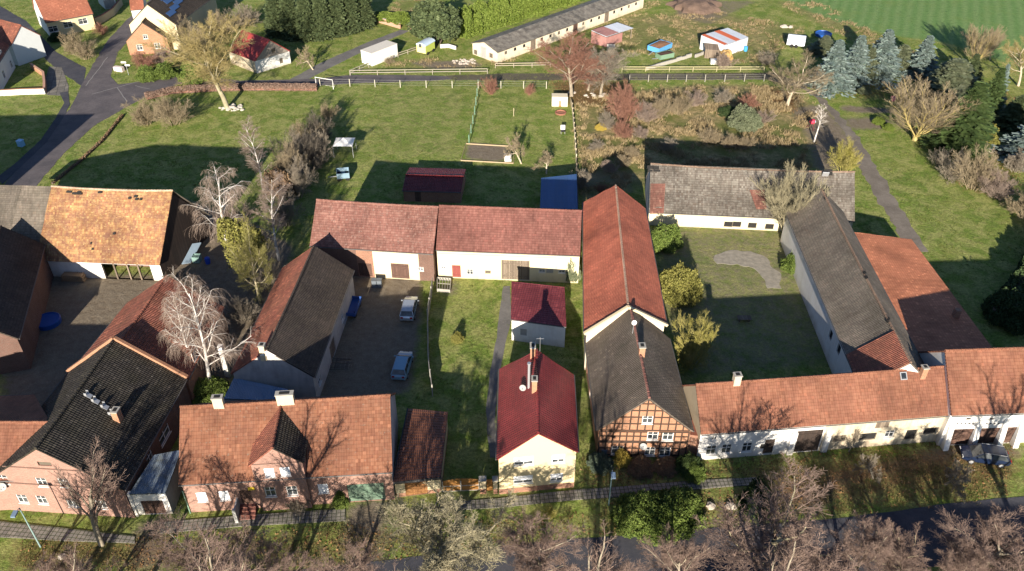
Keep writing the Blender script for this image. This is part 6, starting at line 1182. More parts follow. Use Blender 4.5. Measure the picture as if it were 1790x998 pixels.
proto('fuzzy', 65, [((0, 0, -.1), (.02, .02, 1), 6.2, .20)], [dict(K=6, wob=.05, up=.04, n=12, ratio=.85, ang=60, t0=.28, rr=.40, tip=.4, straight=.4), dict(K=6, wob=.14, up=.07, n=10, ratio=.5, ang=48, t0=.12, rr=.38), dict(K=5, wob=.16, up=.05, n=11, ratio=.5, ang=46, t0=.1, rr=.42, rmin=.010), dict(K=4, wob=.17, up=.05, n=11, ratio=.62, ang=44, t0=.05, rmin=.0068), dict(K=3, wob=.15, up=.03, rmin=.0068)], B_GREY, TW_YEL)
proto('apple', 63, [((0, 0, -.1), (.15, .05, 1), 1.9, .10)], [dict(K=5, wob=.12, up=0, n=8, ratio=.9, ang=62, t0=.45, rr=.45, tip=.5), dict(K=6, wob=.24, up=.08, n=9, ratio=.5, ang=50, t0=.2, rr=.42), dict(K=4, wob=.22, up=.12, n=10, ratio=.55, ang=45, t0=.1, rmin=.010), dict(K=3, wob=.2, up=.12, n=5, ratio=.6, ang=45, t0=.1, rmin=.007), dict(K=3, wob=.2, up=.1, rmin=.006)], B_PALE, TW_TAN)
for v, (wob, sp) in enumerate(((.1, .5), (.14, .9))):
    proto('shrub%d' % v, 71 + v, [((.35 * math.cos(a * 2.4) * (a / 22), .35 * math.sin(a * 2.4) * (a / 22), -.05), (sp * math.cos(a * 2.4) * (.25 + a / 22), sp * math.sin(a * 2.4) * (.25 + a / 22), 1), 2.0 * (1 - .45 * ((a * 7) % 11) / 11), .022) for a in range(22)], [dict(K=5, wob=wob, up=.04, n=7, ratio=.5, ang=38, t0=.15, rr=.55), dict(K=4, wob=.16, up=.05, n=10, ratio=.55, ang=40, t0=.1, rmin=.006), dict(K=3, wob=.16, up=.04, n=6, ratio=.6, ang=40, t0=.1, rmin=.0042), dict(K=3, wob=.1, up=.0, rmin=.0038)], TW_GREY, TW_GREY, 1, ('stems', 'crown'))
proto('pollard', 81, [((0, 0, -.1), (-.10, .03, 1), 3.0, .17)], [dict(K=5, wob=.06, up=.03, n=8, ratio=1.15, ang=36, t0=.35, rr=.40, tip=.6, straight=.2), dict(K=6, wob=.10, up=.10, n=8, ratio=.48, ang=36, t0=.15, rr=.40), dict(K=4, wob=.12, up=.08, n=9, ratio=.55, ang=36, t0=.1, rmin=.009), dict(K=3, wob=.12, up=.06, n=4, ratio=.6, ang=36, t0=.1, rmin=.006), dict(K=3, wob=.1, up=.02, rmin=.005)], B_GREY, TW_MAUVE)
def quads(C, A, B_):
    V = np.stack([C - A - B_, C + A - B_, C + A + B_, C - A + B_], 1).reshape(-1, 3); F = np.arange(len(V)).reshape(-1, 4); return V, F
def leafcloud(g, C, size, flat_=.0, asp=.6):
    M = len(C); n = nrm(g.normal(0, 1, (M, 3)) + np.array([0, 0, flat_])); a = nrm(np.cross(n, g.normal(0, 1, (M, 3)))); b = np.cross(n, a); s = size * g.uniform(.6, 1.4, (M, 1)); return quads(C, a * s, b * s * asp)
def spruce(key, seed, H, Rm, whorls, nb, mat, droop=.25, p=.9, spray=.30, bare=.04):
    g = np.random.default_rng(seed); z = np.repeat(np.linspace(bare, .985, whorls), nb) + g.normal(0, .006, whorls * nb); rr = Rm * np.maximum(.03, (1 - z)) ** p * g.uniform(.55, 1.15, len(z)); az = np.arange(len(z)) * 2.399 + g.normal(0, .25, len(z))
    K = 12; t = (np.arange(K) + 1) / K; d = np.stack([np.cos(az), np.sin(az)], -1); Pp = np.empty((len(z), K, 3)); Pp[..., :2] = d[:, None] * rr[:, None, None] * t[None, :, None]; lift = .12 * rr[:, None] * np.maximum(0, t - .55)[None] ** 1.0
    Pp[..., 2] = (z * H)[:, None] + (.5 * (z[:, None] - .3)) * rr[:, None] * t[None] - droop * rr[:, None] * t[None] ** 1.5 + lift
    keep = g.random(Pp.shape[:2]) < .96; C = []; A = []; B_ = []
    wid = (.20 * rr[:, None] * (1.15 - t)[None] ** .7 + .10)
    for side in (-1, 0, 1):
        perp = np.stack([-d[:, 1], d[:, 0], np.zeros(len(d))], -1); off = perp[:, None] * (side * wid * .75)[..., None]; c = Pp + off; c[..., 2] -= abs(side) * wid * .35; c = c + g.normal(0, .05, c.shape)
        a = nrm(np.concatenate([d, np.zeros((len(d), 1))], 1)[:, None] + perp[:, None] * side * .8 + g.normal(0, .22, c.shape) + np.array([0, 0, -.1])); b = nrm(np.cross(a, g.normal(0, .45, c.shape) + np.array([0, 0, 1.])))
        s = spray * g.uniform(.7, 1.3, c.shape[:2])[..., None]; C.append(c[keep]); A.append((a * s)[keep]); B_.append((b * s * .42)[keep])
    V, F = quads(np.concatenate(C), np.concatenate(A), np.concatenate(B_)); tv, tf = tubes(np.array([[[0, 0, -.1], [0, 0, H * .5], [0, 0, H]]]), np.array([[.02 * H, .012 * H, .004 * H]]), 7)
    PROTO[key] = [('trunk', np_mesh('trunk', tv, tf, B_DARK, True)), ('crown', np_mesh('crown', V, F, mat))]; PROTO[key + '_h'] = H; PROTO[key + '_w'] = Rm
L_BLUE = leaf_mat('blue_spruce_needles', [(0.115, 0.165, 0.145), (0.17, 0.225, 0.20), (0.24, 0.29, 0.27)]); L_GRN = leaf_mat('spruce_needles', [(0.035, 0.06, 0.018), (0.06, 0.095, 0.028), (0.085, 0.12, 0.04)]); L_OLV = leaf_mat('olive_needles', [(0.08, 0.10, 0.055), (0.13, 0.15, 0.085), (0.18, 0.195, 0.12)]); L_DKS = leaf_mat('dark_conifer_needles', [(0.045, 0.065, 0.028), (0.075, 0.10, 0.042), (0.11, 0.135, 0.058)])
L_HEDGE = leaf_mat('lime_hedge_leaves', [(0.075, 0.115, 0.018), (0.12, 0.165, 0.026), (0.17, 0.21, 0.045)]); L_BUSH = leaf_mat('evergreen_leaves', [(0.045, 0.075, 0.015), (0.10, 0.145, 0.028), (0.165, 0.21, 0.05)]); L_BEECH = leaf_mat('dry_beech_leaves', [(0.155, 0.10, 0.075), (0.22, 0.15, 0.115), (0.29, 0.20, 0.155)]); L_YEL = leaf_mat('yellow_leaves', [(0.24, 0.17, 0.03), (0.36, 0.27, 0.05), (0.42, 0.32, 0.08)]); L_DARK = leaf_mat('dark_ivy_leaves', [(0.018, 0.035, 0.012), (0.035, 0.06, 0.02), (0.06, 0.09, 0.03)]); L_WIL = leaf_mat('willow_leaves', [(0.11, 0.11, 0.025), (0.17, 0.165, 0.04), (0.23, 0.21, 0.06)]); L_DRY = leaf_mat('dry_grass_blades', [(0.19, 0.14, 0.07), (0.28, 0.215, 0.115), (0.38, 0.30, 0.175)]); L_BRN = leaf_mat('brown_leaves', [(0.12, 0.075, 0.045), (0.2, 0.13, 0.075), (0.27, 0.18, 0.10)])
spruce('spruce', 1, 10, 2.9, 24, 8, L_BLUE, .25, 1.0, .21); spruce('spruceb', 2, 10, 2.5, 28, 8, L_GRN, .35, .9, .21); spruce('cone', 3, 9, 2.4, 36, 11, L_DKS, .12, .62, .30, .02)
def bush(key, seed, blobs, n, size, mat, flat_=.2, stem=B_DARK):
    """leaf clumps filling several ellipsoids ((x, y, z), (rx, ry, rz)), denser near their skins, with gaps"""
    g = np.random.default_rng(seed); Cs = []
    for c, r in blobs:
        k = int(n / len(blobs)); u = nrm(g.normal(0, 1, (k, 3))); u[:, 2] = np.where(u[:, 2] < -.3, -u[:, 2], u[:, 2]); rad = g.uniform(.55, 1.0, (k, 1)) ** .6
        q = np.array([noise.noise(Vector(x * 2.2) + Vector(c) * 3 + Vector((seed, 0, 0))) for x in u])[:, None]; C = np.array(c) + u * np.array(r) * rad * (1 + .42 * q); Cs.append(C[(g.random(k) < .9) & (C[:, 2] > 0.02)])
    C = np.concatenate(Cs); V, F = leafcloud(g, C, size, flat_); st = []
    for c, r in blobs: st.append([[c[0] * .3, c[1] * .3, -.05], [c[0] * .6, c[1] * .6, c[2] * .6], [c[0], c[1], c[2] + r[2] * .5]])
    tv, tf = tubes(np.array(st, float), np.full((len(st), 3), .06), 5); PROTO[key] = [('stems', np_mesh('stems', tv, tf, stem, True)), ('crown', np_mesh('crown', V, F, mat))]; PROTO[key + '_h'] = np.percentile(V[:, 2], 99); PROTO[key + '_w'] = np.percentile(np.abs(V[:, :2]), 97)
bush('bush', 4, [((0, 0, .9), (1.2, 1.1, .9)), ((.9, .3, .7), (.9, .9, .8)), ((-.8, -.2, .8), (.9, .8, .9)), ((.1, .8, .6), (.8, .8, .7))] + [((1.25 * math.cos(a), 1.25 * math.sin(a), .32), (.7, .7, .5)) for a in np.arange(7) * .9], 26000, .043, L_BUSH); bush('ball', 5, [((0, 0, 1.0), (1.1, 1.1, 1.05))], 9000, .055, L_HEDGE, .2)
bush('yew', 6, [((math.cos(a) * 1.3, math.sin(a) * 1.3, 2.0 + .5 * (i % 3)), (1.1, 1.1, 2.3)) for i, a in enumerate(np.arange(8) * .785)] + [((0, 0, 3.4), (1.5, 1.5, 2.6))], 30000, .12, L_DKS, 1.0)
spruce('column', 7, 9, 1.9, 40, 12, L_DKS, .05, .45, .32, .01)
# ------------------------------------------------------------------ planting
def at_top(xt, yt, yb):
    """foot pixel and height of an upright tree whose top is seen at (xt, yt) and whose foot lies on row yb"""
    xb = 895 + (xt - 895) * (2458 - yb) / (2458 - yt); return G(xb, yb), hgt((xb, yb), yt)
GB_ = 'bare trees lining the street'
for i, (xt, yt, yb, w_, lab) in enumerate(((345,922,1050,4.0,'mauve bare street tree nearest the lean-to garage drive'), (470,942,1062,3.9,'low mauve bare street tree before the dormer house steps'), (592,926,1056,3.5,'mauve bare street tree at the foot of the dirty driveway'), (948,926,1030,3.3,'mauve bare street tree between the olive oak and the asphalt'),
        (1075,955,1075,2.9,'small mauve bare street tree just before the lamp by the timbered house'), (1195,952,1072,3.1,'small mauve bare street tree before the big evergreen bush'), (1392,860,1018,5.4,'tallest mauve bare street tree with yellowish limbs before the dark gateway'), (1512,884,1020,3.6,'mauve bare street tree second after the tallest one'),
        (1612,900,1022,3.3,'yellowish mauve bare street tree between the tall one and the parked car'), (1745,878,1018,3.8,'mauve bare street tree nearest the dark estate car'), (1690,918,1045,2.8,'lower mauve bare street tree close below the parked estate car'), (30,975,1100,3.2,'mauve bare street tree nearest the lamp before the pink gable'))):
    p, h = at_top(xt, yt + (42 if xt > 1300 else 16), yb); plant('lime%d' % (i % 3), 'street_tree', lab, 'tree', p, h, GB_, w_, mats=(B_OLIVE if i in (6, 8) else None, None))
p, h = at_top(770, 884, 1014); plant('oak', 'oak_tree', 'broad bare oak with pale olive branches before the garage and board gate', 'tree', p, h, None, 5.6)
# trees of the green that stand below the picture and throw the long shadows on the fronts
for x, y, h, k in ((-21.5, 36, 16, 'tall'), (6.5, 36.5, 15.5, 'tall'), (20.2, 36, 15.5, 'tall'), (46, 36.5, 16.5, 'tall'), (-33, 37, 13, 'tall'), (-39.5, 36, 13.5, 'tall'), (-9, 36, 12, 'tall'), (-36, 39, 9, 'lime1'), (-43, 38.5, 10, 'tall'), (-30.5, 34, 11, 'tall')):
    plant(k, 'street_tree', 'tall bare tree on the green whose long shadow falls across the house fronts', 'tree', (x, y), h, 'tall bare trees standing on the green')
plant('pollard', 'pruned_street_tree', 'pruned bare tree with upright shoots standing before the pink gable house', 'tree', G(178,952), hgt((178,952), 812), None, 3.3)
for px, py, ty, w_, lab in ((1527,836,800,1.7,'small thin bare tree in the verge before the stained half of the white range'), (1652,846,796,2.4,'small brownish bare tree beside the bonnet of the parked car'), (1483,790,752,1.1,'wispy sapling growing at the foot of the white range')): plant('apple', 'small_bare_tree', lab, 'tree', G(px, py), hgt((px, py), ty), None, w_, mats=(B_GREY, TW_GREY))
# birches and willow left of the farmyard
plant('weep0', 'weeping_birch', 'weeping birch with bowed white limbs beside the ochre barn', 'tree', G(399,429), hgt((399,429), 288), None, 4.3, 1.0); plant('weep1', 'weeping_birch', 'tall weeping birch with white trunk beside the stable and flue stack', 'tree', G(371,680), hgt((371,680), 468), None, 4.1, 2.2); plant('weep1', 'weeping_birch', 'smaller weeping birch leaning on the side of the rear wing', 'tree', G(345,665), hgt((345,665), 505), None, 2.7, 4.2)
plant('birch', 'birch_tree', 'slim white birch behind the willow next to the stable ridge', 'tree', G(488,455), hgt((488,455), 305), None, 2.6); plant('birch', 'birch_tree', 'slim birch standing alone at the edge of the shaded lawn', 'tree', G(461,335), hgt((461,335), 212), None, 2.0)
plant('wide', 'willow_tree', 'olive yellow willow between the birches and the stable', 'tree', G(455,530), hgt((455,530), 372), None, 3.6, mats=(B_OLIVE, bark_mat('willow_twigs', (0.22, 0.21, 0.06), (0.28, 0.25, 0.10)))); g = np.random.default_rng(3)
bush('ivy', 8, [((0, 0, 2.5), (1.8, 1.6, 2.8)), ((.8, .3, 4.6), (1.3, 1.2, 1.8)), ((-.9, 0, 4.2), (1.2, 1.1, 1.6))], 7000, .08, L_WIL); plant('ivy', 'ivy_clad_tree', 'yellow green leafy tree behind the willow by the stable', 'tree', G(440,492), hgt((440,492), 385), None, 2.5)
sb = [(505,330,255,3.0,'shrub0',TW_TAN,'tan bare shrub under the slim birch'), (540,300,240,3.2,'shrub1',TW_DARK,'dark bare thicket above the white pavilion'), (520,345,280,2.8,'shrub0',TW_GREY,'grey bare shrub between slim birch and pavilion'), (562,250,196,2.4,'shrub1',TW_DARK,'dark bare shrub beyond the dark thicket near the goal'), (575,215,178,1.5,'shrub0',TW_TAN,'small pale shrub by the goal end of the lawn'), (490,350,300,2.2,'bushdry',None,'brown leafy bush at the foot of the slim birch'),
      (255,218,176,3.0,'shrub0',TW_TAN,'tan twiggy shrub on the lawn beside the road fork'), (305,217,166,3.4,'shrub1',TW_TAN,'broad tan twiggy shrub beside the dark hedge shadow'), (430,560,520,2.2,'shrub1',TW_GREY,'grey bare shrub under the willow'), (320,520,480,2.0,'shrub0',TW_DARK,'dark bare shrub behind the rear wing roof'), (410,400,360,2.4,'shrub1',TW_BIRCH,'reddish bare shrub between the two weeping birches'), (470,505,462,2.2,'shrub0',TW_GREY,'grey bare shrub against the stable roof'),
      (858,165,136,1.6,'shrub0',TW_RED,'reddish shrub at the wire fence corner'), (925,166,146,1.0,'shrub0',TW_RED,'small pinkish shrub standing before the wire fence'), (1090,215,146,2.8,'shrub0',TW_RED,'big red twigged shrub below the red brown tree'), (1062,225,196,1.6,'shrub1',TW_GREY,'grey tangle below the red twigged shrub'), (1150,205,168,2.2,'shrub0',TW_TAN,'tan twiggy shrub in the dry meadow'), (1185,200,165,2.0,'shrub1',TW_TAN,'pale twiggy shrub right of the red twigged shrub'), (1050,336,322,1.0,'shrub0',TW_RED,'pink twigged shrub behind the red barn gable'),
      (1475,302,246,2.5,'shrub0',TW_LIME,'lime twigged shrub above the grey barn corner'), (1090,290,272,1.5,'shrub1',TW_TAN,'straw coloured shrub on the meadow near the grey barn'), (1105,275,258,1.2,'shrub1',TW_TAN,'small straw shrub on the meadow edge'), (515,300,236,3.0,'shrub1',TW_GREY,'broad grey bare thicket beside the slim lawn birch'), (560,285,232,2.6,'shrub0',TW_GREY,'tall grey bare shrub just above the pavilion'), (535,262,210,2.8,'shrub1',TW_TAN,'tan grey bare shrub in the middle of the thicket'), (500,395,340,2.4,'shrub0',TW_GREY,'grey bare shrub above the old rose barn corner'), (1090,240,212,2.0,'shrub1',TW_RED,'reddish thicket below the big red twigged shrub'), (1130,212,180,2.2,'shrub1',TW_BIRCH,'reddish brown thicket right of the big red twigged shrub'), (1260,180,158,2.0,'shrub0',TW_GREY,'grey brown thicket by the middle of the wire fence'), (1310,190,166,1.8,'shrub0',TW_RED,'reddish thicket by the end of the wire fence'), (1065,300,280,1.6,'shrub1',TW_BIRCH,'brown thicket behind the red barn gable'), (1120,240,222,1.6,'shrub0',TW_BIRCH,'brown twiggy shrub in the middle of the dry meadow'), (1215,185,160,2.0,'shrub0',TW_BIRCH,'brown twiggy shrub behind the wire fence of the meadow'), (1040,262,246,1.4,'shrub1',TW_GREY,'grey bramble beside the pale board fence'), (1330,215,192,1.9,'shrub1',TW_BIRCH,'brown bramble near the russet leaf patch'), (1165,262,244,1.5,'shrub1',TW_GREY,'grey bramble at the edge of the barn shadow'), (1015,330,300,1.6,'shrub0',TW_GREY,'grey shrub squeezed between board fence and red barn'), (1240,250,228,1.8,'shrub1',TW_TAN,'straw coloured shrub at the barn shadow edge'), (1270,258,236,1.6,'shrub0',TW_TAN,'pale shrub at the barn shadow edge'), (1300,260,238,1.4,'shrub1',TW_TAN,'last pale shrub along the barn shadow edge'),
      (1700,330,262,3.2,'shrub0',TW_TAN,'fan shaped tan shrub on the garden slope'), (1660,315,268,2.2,'shrub1',TW_GREY,'grey shrub beside the fan shaped tan shrub'), (1740,345,300,2.8,'shrub1',TW_BIRCH,'reddish thicket at the garden edge'), (1775,300,262,2.4,'shrub0',TW_GREY,'grey shrub under the right edge blue spruce'), (1790,380,330,3.0,'shrub1',TW_TAN,'tan thicket at the right picture edge'), (1640,290,262,1.5,'shrub0',TW_GREY,'small grey shrub next to the pale boulders'),
      (130,92,56,2.6,'shrub1',TW_TAN,'tan shrub in front of the cream house'), (150,104,70,2.2,'shrub0',TW_TAN,'twiggy tan shrub on the grass corner'), (180,60,40,1.6,'shrub0',TW_RED,'small reddish shrub by the tan yard wall'), (255,118,88,2.6,'shrub1',TW_RED,'reddish brown shrub before the orange brick gable'), (285,112,84,2.4,'shrub0',TW_BIRCH,'brown shrub covering the brick gable foot'), (345,96,50,3.4,'shrub1',TW_TAN,'tan thicket behind the big yellow tree'), (395,60,18,3.6,'shrub0',TW_TAN,'tan bare thicket above the red roofed cottage'), (430,45,8,3.4,'shrub1',TW_GREY,'grey thicket behind the red roofed cottage'), (320,80,30,3.2,'shrub0',TW_TAN,'olive bare shrub right of the brick gable'),
      (680,112,98,1.2,'shrub0',TW_TAN,'dry stalks beside the site cabin corner'), (1265,120,92,2.0,'shrub0',TW_BIRCH,'brown twiggy shrub beside the hay heap'), (1010,110,92,1.5,'shrub1',TW_TAN,'dry bramble clump below the cattle shed'), (1340,112,92,2.2,'shrub1',TW_GREY,'grey bramble by the fence end'), (1150,790,765,.8,'shrub0',TW_GREY,'wispy stalks at the timbered house window'), (1205,640,560,2.6,'shrub1',TW_LIME,'yellow green twiggy shrub against the red barn in the courtyard'),
      (965,700,690,.6,'shrub0',TW_LIME,'tiny shrub hidden behind the yellow house'), (505,842,830,.6,'shrub0',TW_GREY,'tiny climber at the dormer wall'), (520,893,872,1.1,'shrub1',TW_GREY,'low bare shrub under the dormer house window'), (962,906,886,.7,'shrub0',TW_LIME,'small lime shrub in the verge before the yellow house')]
bush('bushdry', 9, [((0, 0, .9), (1.2, 1.1, 1.0)), ((.7, .2, .7), (.8, .9, .8))], 6000, .06, L_BRN)
for px, py, ty, w_, k, tm, lab in sb:
    if 'hidden' in lab or 'climber' in lab: continue
    plant(k, 'bare_shrub' if k != 'bushdry' else 'leafy_bush', lab, 'shrub', G(px, py), hgt((px, py), ty), None, w_, mats=(tm, tm))
# big yellow tree by the road
plant('fuzzy', 'poplar_tree', 'big yellowish bare tree rising over the brown hedge by the road', 'tree', G(398,190), hgt((398,190), 34), None, 7.0, 0.0, mats=(B_OLIVE, TW_YEL), lean=(0, -.12)); stones(G(405,190), 26, 2.4, .45, 'pale tangle of cut branches at the foot of the big yellow tree', 'brush_heap', flat('pale_brush', (0.42, 0.39, 0.33), .9, .3, 5), 'brushwood')
plant('apple', 'orchard_tree', 'small bare orchard tree on the grass beside the red roofed cottage', 'tree', G(548,122), hgt((548,122), 80), None, 2.6); plant('apple', 'orchard_tree', 'crooked orchard tree on the mown lawn at the barn shadow edge', 'tree', G(912,286), hgt((912,286), 238), None, 2.4, 2.0, lean=(.1, .25)); plant('apple', 'orchard_tree', 'pale bushy orchard tree above the blue sheet shed', 'tree', G(955,304), hgt((955,304), 272), None, 2.5, .5)
# red brown tree group
plant('fuzzy', 'beech_tree', 'large russet bare tree over the white garden hut', 'tree', G(999,168), hgt((999,168), 66), None, 5.8, .4, mats=(B_GREY, TW_RED)); plant('fuzzy', 'beech_tree', 'second smaller russet bare tree leaning over the pinkish rubble', 'tree', G(1028,158), hgt((1028,158), 92), None, 4.2, 3.0, mats=(B_GREY, TW_RED)); plant('fuzzy', 'bare_tree', 'grey brown bare tree right behind the russet tree', 'tree', G(1050,166), hgt((1050,166), 82), None, 4.6, 2.5, mats=(B_GREY, TW_GREY))
# right hand garden trees
plant('wide', 'walnut_tree', 'wide pale bare tree over the russet leaves by the gravel track', 'tree', G(1376,184), hgt((1376,184), 86), None, 6.2, .7); plant('sapling', 'white_birch', 'slender white birch stem beside the gravel track', 'tree', G(1423,248), hgt((1423,248), 176), None, 1.5)
plant('fan', 'fan_willow', 'fan shaped yellow willow in the right garden', 'tree', G(1599,245), hgt((1599,245), 150), None, 6.0); plant('fan', 'fan_willow', 'fan shaped bare willow rising over the grey barn eave', 'tree', G(1370,415), hgt((1370,415), 306), None, 4.0, mats=(B_OLIVE, TW_OLIVE))
SPG = 'spruces of the right garden'
for px, py, tx, ty, w_, k, m, lab in ((1449,156,1480,71,5.6,'spruce',None,'blue spruce leftmost in the row above the stone pile'), (1488,142,1514,63,5.3,'spruce',None,'blue spruce second in the row above the stone pile'), (1533,138,1564,53,5.9,'spruce',None,'tall grey blue spruce third in the row'), (1512,140,1540,84,4.0,'spruce',L_OLV,'olive spruce squeezed between the second and third blue ones'), (1439,92,1461,63,4.0,'spruceb',L_OLV,'small olive spruce near the blue pool'),
        (1606,132,1630,63,4.7,'spruce',None,'grey blue spruce standing apart before the green field'), (1658,165,1682,105,5.3,'cone',L_OLV,'olive conifer behind the dark green spruce'), (1676,258,1724,145,6.8,'spruceb',None,'large dark green spruce in the middle of the right garden'), (1722,205,1752,119,3.4,'spruceb',L_GRN,'dark spruce right behind the large dark green one'), (1735,190,1760,113,2.6,'spruce',None,'narrow blue spruce between dark conifers'), (1800,280,1850,197,6.6,'spruce',None,'blue spruce cut by the right picture edge'), (1640,215,1668,159,3.4,'cone',L_DKS,'dark conifer in the deep shade left of the large dark green spruce'), (1690,150,1712,95,3.7,'spruce',L_DKS,'dark spruce behind the fan willow near the field edge'), (1770,225,1795,169,3.4,'cone',L_DKS,'dark conifer at the right edge above the blue spruce'), (1570,125,1590,79,2.8,'cone',L_OLV,'slim olive conifer between the tall third spruce and the lone one'), (1730,105,1748,52,2.6,'lime1',TW_TAN,'tan bare tree second at the edge of the green field'), (1700,120,1718,44,3.0,'fan',TW_TAN,'tan bare tree at the edge of the green field'), (1780,150,1800,56,4.6,'wide',TW_YEL,'yellowish bare tree at the upper right edge')):
    plant(k, 'spruce_tree' if k not in ('fan', 'wide', 'lime1') else 'bare_tree', lab, 'tree', G(px, py), hgt((px, py), ty), SPG if k not in ('fan', 'wide', 'lime1') else None, w_, mats=(None, m))
for px, py, ty, w_, k, m, lab in ((1718,252,222,2.2,'bush',L_WIL,'golden leafed shrub by the stone stack'), (1660,205,180,1.8,'bush',L_GRN,'dark round bush left of the large dark spruce'), (1510,163,152,1.2,'bush',L_OLV,'low olive bush under the spruce row'), (1535,216,206,1.0,'bush',L_HEDGE,'lime garden cushion in the flower bed'), (1552,225,217,1.0,'bush',L_HEDGE,'lower lime cushion in the flower bed'), (1300,222,190,2.6,'bush',L_OLV,'olive bush beside the wooden frame on the meadow'), (1275,200,188,2.0,'bush',L_DARK,'dark bush above the wooden frame on the meadow'), (1050,226,216,.9,'bush',L_YEL,'yellow shrub glowing in the dry meadow'),
        (1765,560,520,3.0,'bush',L_DARK,'dark hedge bush in the shade behind the garages'), (1185,520,470,2.6,'bush',L_WIL,'yellow green bush in the courtyard by the red barn'), (1160,430,396,2.2,'bush',L_BUSH,'green bush in the corner by the grey barn'), (1386,470,446,1.6,'bush',L_BUSH,'green bush at the end of the gravel arc'), (365,690,668,2.0,'bush',L_BUSH,'green bush at the foot of the white flue stack'),
        (1050,815,797,1.2,'bush',leaf_mat('blue_green_leaves', [(0.06, 0.085, 0.055), (0.12, 0.15, 0.11)]),'blue green bush at the corner of the timbered house'), (1087,808,790,.8,'bush',L_YEL,'yellow leafed shrub before the timbered wall'), (1120,820,808,1.3,'bush',L_BRN,'brown garden shrub under the timbered house windows'), (1165,818,808,1.2,'bush',L_BRN,'brown garden shrub nearer the white range'), (1203,822,798,1.2,'bush',L_GRN,'dark green bush before the brick link'), (1212,832,812,1.1,'bush',L_BUSH,'light green bush at the white range corner'),
        (1118,912,876,2.4,'bush',L_BUSH,'large light green bush between footway and asphalt'), (1150,925,896,2.0,'bush',L_BUSH,'low spreading green bush at the asphalt edge'), (1180,905,872,2.5,'bush',L_BUSH,'large shaded green bush right of the light green one'), (1320,892,852,1.6,'bush',L_DARK,'dark ivy bush at the end of the footway'), (597,882,862,.7,'bush',L_BUSH,'small shrub by the green garage door'), (800,596,582,.7,'bush',L_WIL,'small lime bush on the long lawn'), (1000,490,448,1.0,'bush',L_OLV,'climbing bush at the cream barn corner'), (340,142,108,2.6,'bush',L_BUSH,'green bush on the verge at the road fork'), (260,138,118,2.2,'bush',L_BUSH,'low green bush on the grass before the brick gable'), (290,133,112,2.4,'bush',L_BUSH,'fresh green bush right of the signpost'), (100,70,58,1.6,'bush',L_DARK,'dark bush at the foot of the cream house')):
    plant(k, 'leafy_bush', lab, 'shrub', G(px, py), hgt((px, py), ty), None, w_, mats=(None, m))
# clipped balls, yew, tall conifer row, hedges
for px, py, ty, w_, lab in ((670,38,22,1.9,'clipped lime green ball bush behind the brick wall'), (697,44,23,2.3,'larger clipped lime green ball bush behind the brick wall'), (727,50,37,1.5,'clipped lime green ball bush beside the yew')): plant('ball', 'ball_bush', lab, 'shrub', G(px, py), hgt((px, py), ty), 'clipped ball bushes', w_)
plant('yew', 'yew_tree', 'big dark bushy yew beside the yellow wagon', 'tree', G(763,76), hgt((763,76), 8), None, 4.6)
CR = 'dark conifers of the tall row'
for i, (px, py, ty, lab) in enumerate(((486,62,-8,'first dark conifer of the tall row above the red cottage'), (512,66,-12,'second dark conifer of the tall row'), (540,68,-10,'third dark conifer of the tall row'), (567,66,-14,'fourth dark conifer of the tall row'), (592,60,-16,'fifth dark conifer of the tall row'), (616,54,-18,'sixth dark conifer of the tall row'), (638,47,-18,'last dark conifer of the tall row beside the brick wall'), (500,30,-40,'dark conifer behind the start of the tall row'), (555,30,-45,'dark conifer behind the middle of the tall row'), (605,24,-45,'dark conifer behind the end of the tall row'))): plant('column', 'conifer_tree', lab, 'tree', G(px, py), hgt((px, py), ty), CR, 2.5)
def hedge(name, label, pts, w_, h, n, size, mat, cat='hedge', twig=None, wav=.25):
    P = [G(*p) for p in pts]; g = np.random.default_rng(len(label)); C = []; Ls = [(b - a).length for a, b in zip(P, P[1:])]; org = sum(P, Vector()) / len(P)
    for (a, b), L in zip(zip(P, P[1:]), Ls):
        k = int(n * L / sum(Ls)); t = g.random(k); u = unit(a, b); nn = Vector((-u.y, u.x, 0)); th = g.uniform(-.25, math.pi + .25, k); rad = g.uniform(.7, 1.0, k) ** .5
        wv = np.array([1 + wav * noise.noise(Vector((a.x + u.x * L * s, a.y + u.y * L * s, q * 1.5)) * .5) + wav * .8 * noise.noise(Vector((a.x + u.x * L * s, a.y + u.y * L * s, q)) * 1.3) for s, q in zip(t, th)])
        cs, sn = np.sign(np.cos(th)) * np.abs(np.cos(th)) ** .6, np.abs(np.sin(th)) ** .6 * np.sign(np.sin(th)); y = cs * w_ / 2 * rad * wv; z = np.maximum(.05, (sn * .75 + .25) * h * rad * wv)
        C.append(np.stack([a.x + u.x * L * t + nn.x * y, a.y + u.y * L * t + nn.y * y, z], -1))
    V, F = leafcloud(g, np.concatenate(C) - np.array(org), size, .3); e = empty(name, org, label, cat); o = bpy.data.objects.new('leaves', np_mesh('leaves', V, F, mat)); COL.objects.link(o); o.parent = e
    m = MB()
    for a, b in zip(P, P[1:]): u = unit(a, b); nn = Vector((-u.y, u.x, 0)); m.obox(a - nn * w_ * .27, b - a, nn * w_ * .54, UP * h * .62)
    m.build('branch_core', twig or B_DARK, e); return e
hedge('beech_hedge', 'clipped brown beech hedge along the road below the red roofed cottage', [(256,173), (300,162), (385,157), (470,156), (555,157)], 1.5, 1.15, 22000, .07, L_BEECH, twig=TW_RED, wav=.12)
hedge('tall_hedge', 'tall lime green conifer hedge running up beside the cattle shed', [(800,64), (850,48), (905,30), (960,13), (1000,-2)], 5.0, 5.2, 60000, .12, L_HEDGE, twig=L_HEDGE, wav=.35)
hedge('low_hedge', 'low clipped hedge line along the road edge of the shaded lawn', [(92,322), (140,283), (178,248), (215,202)], .5, .45, 1800, .07, L_BRN)
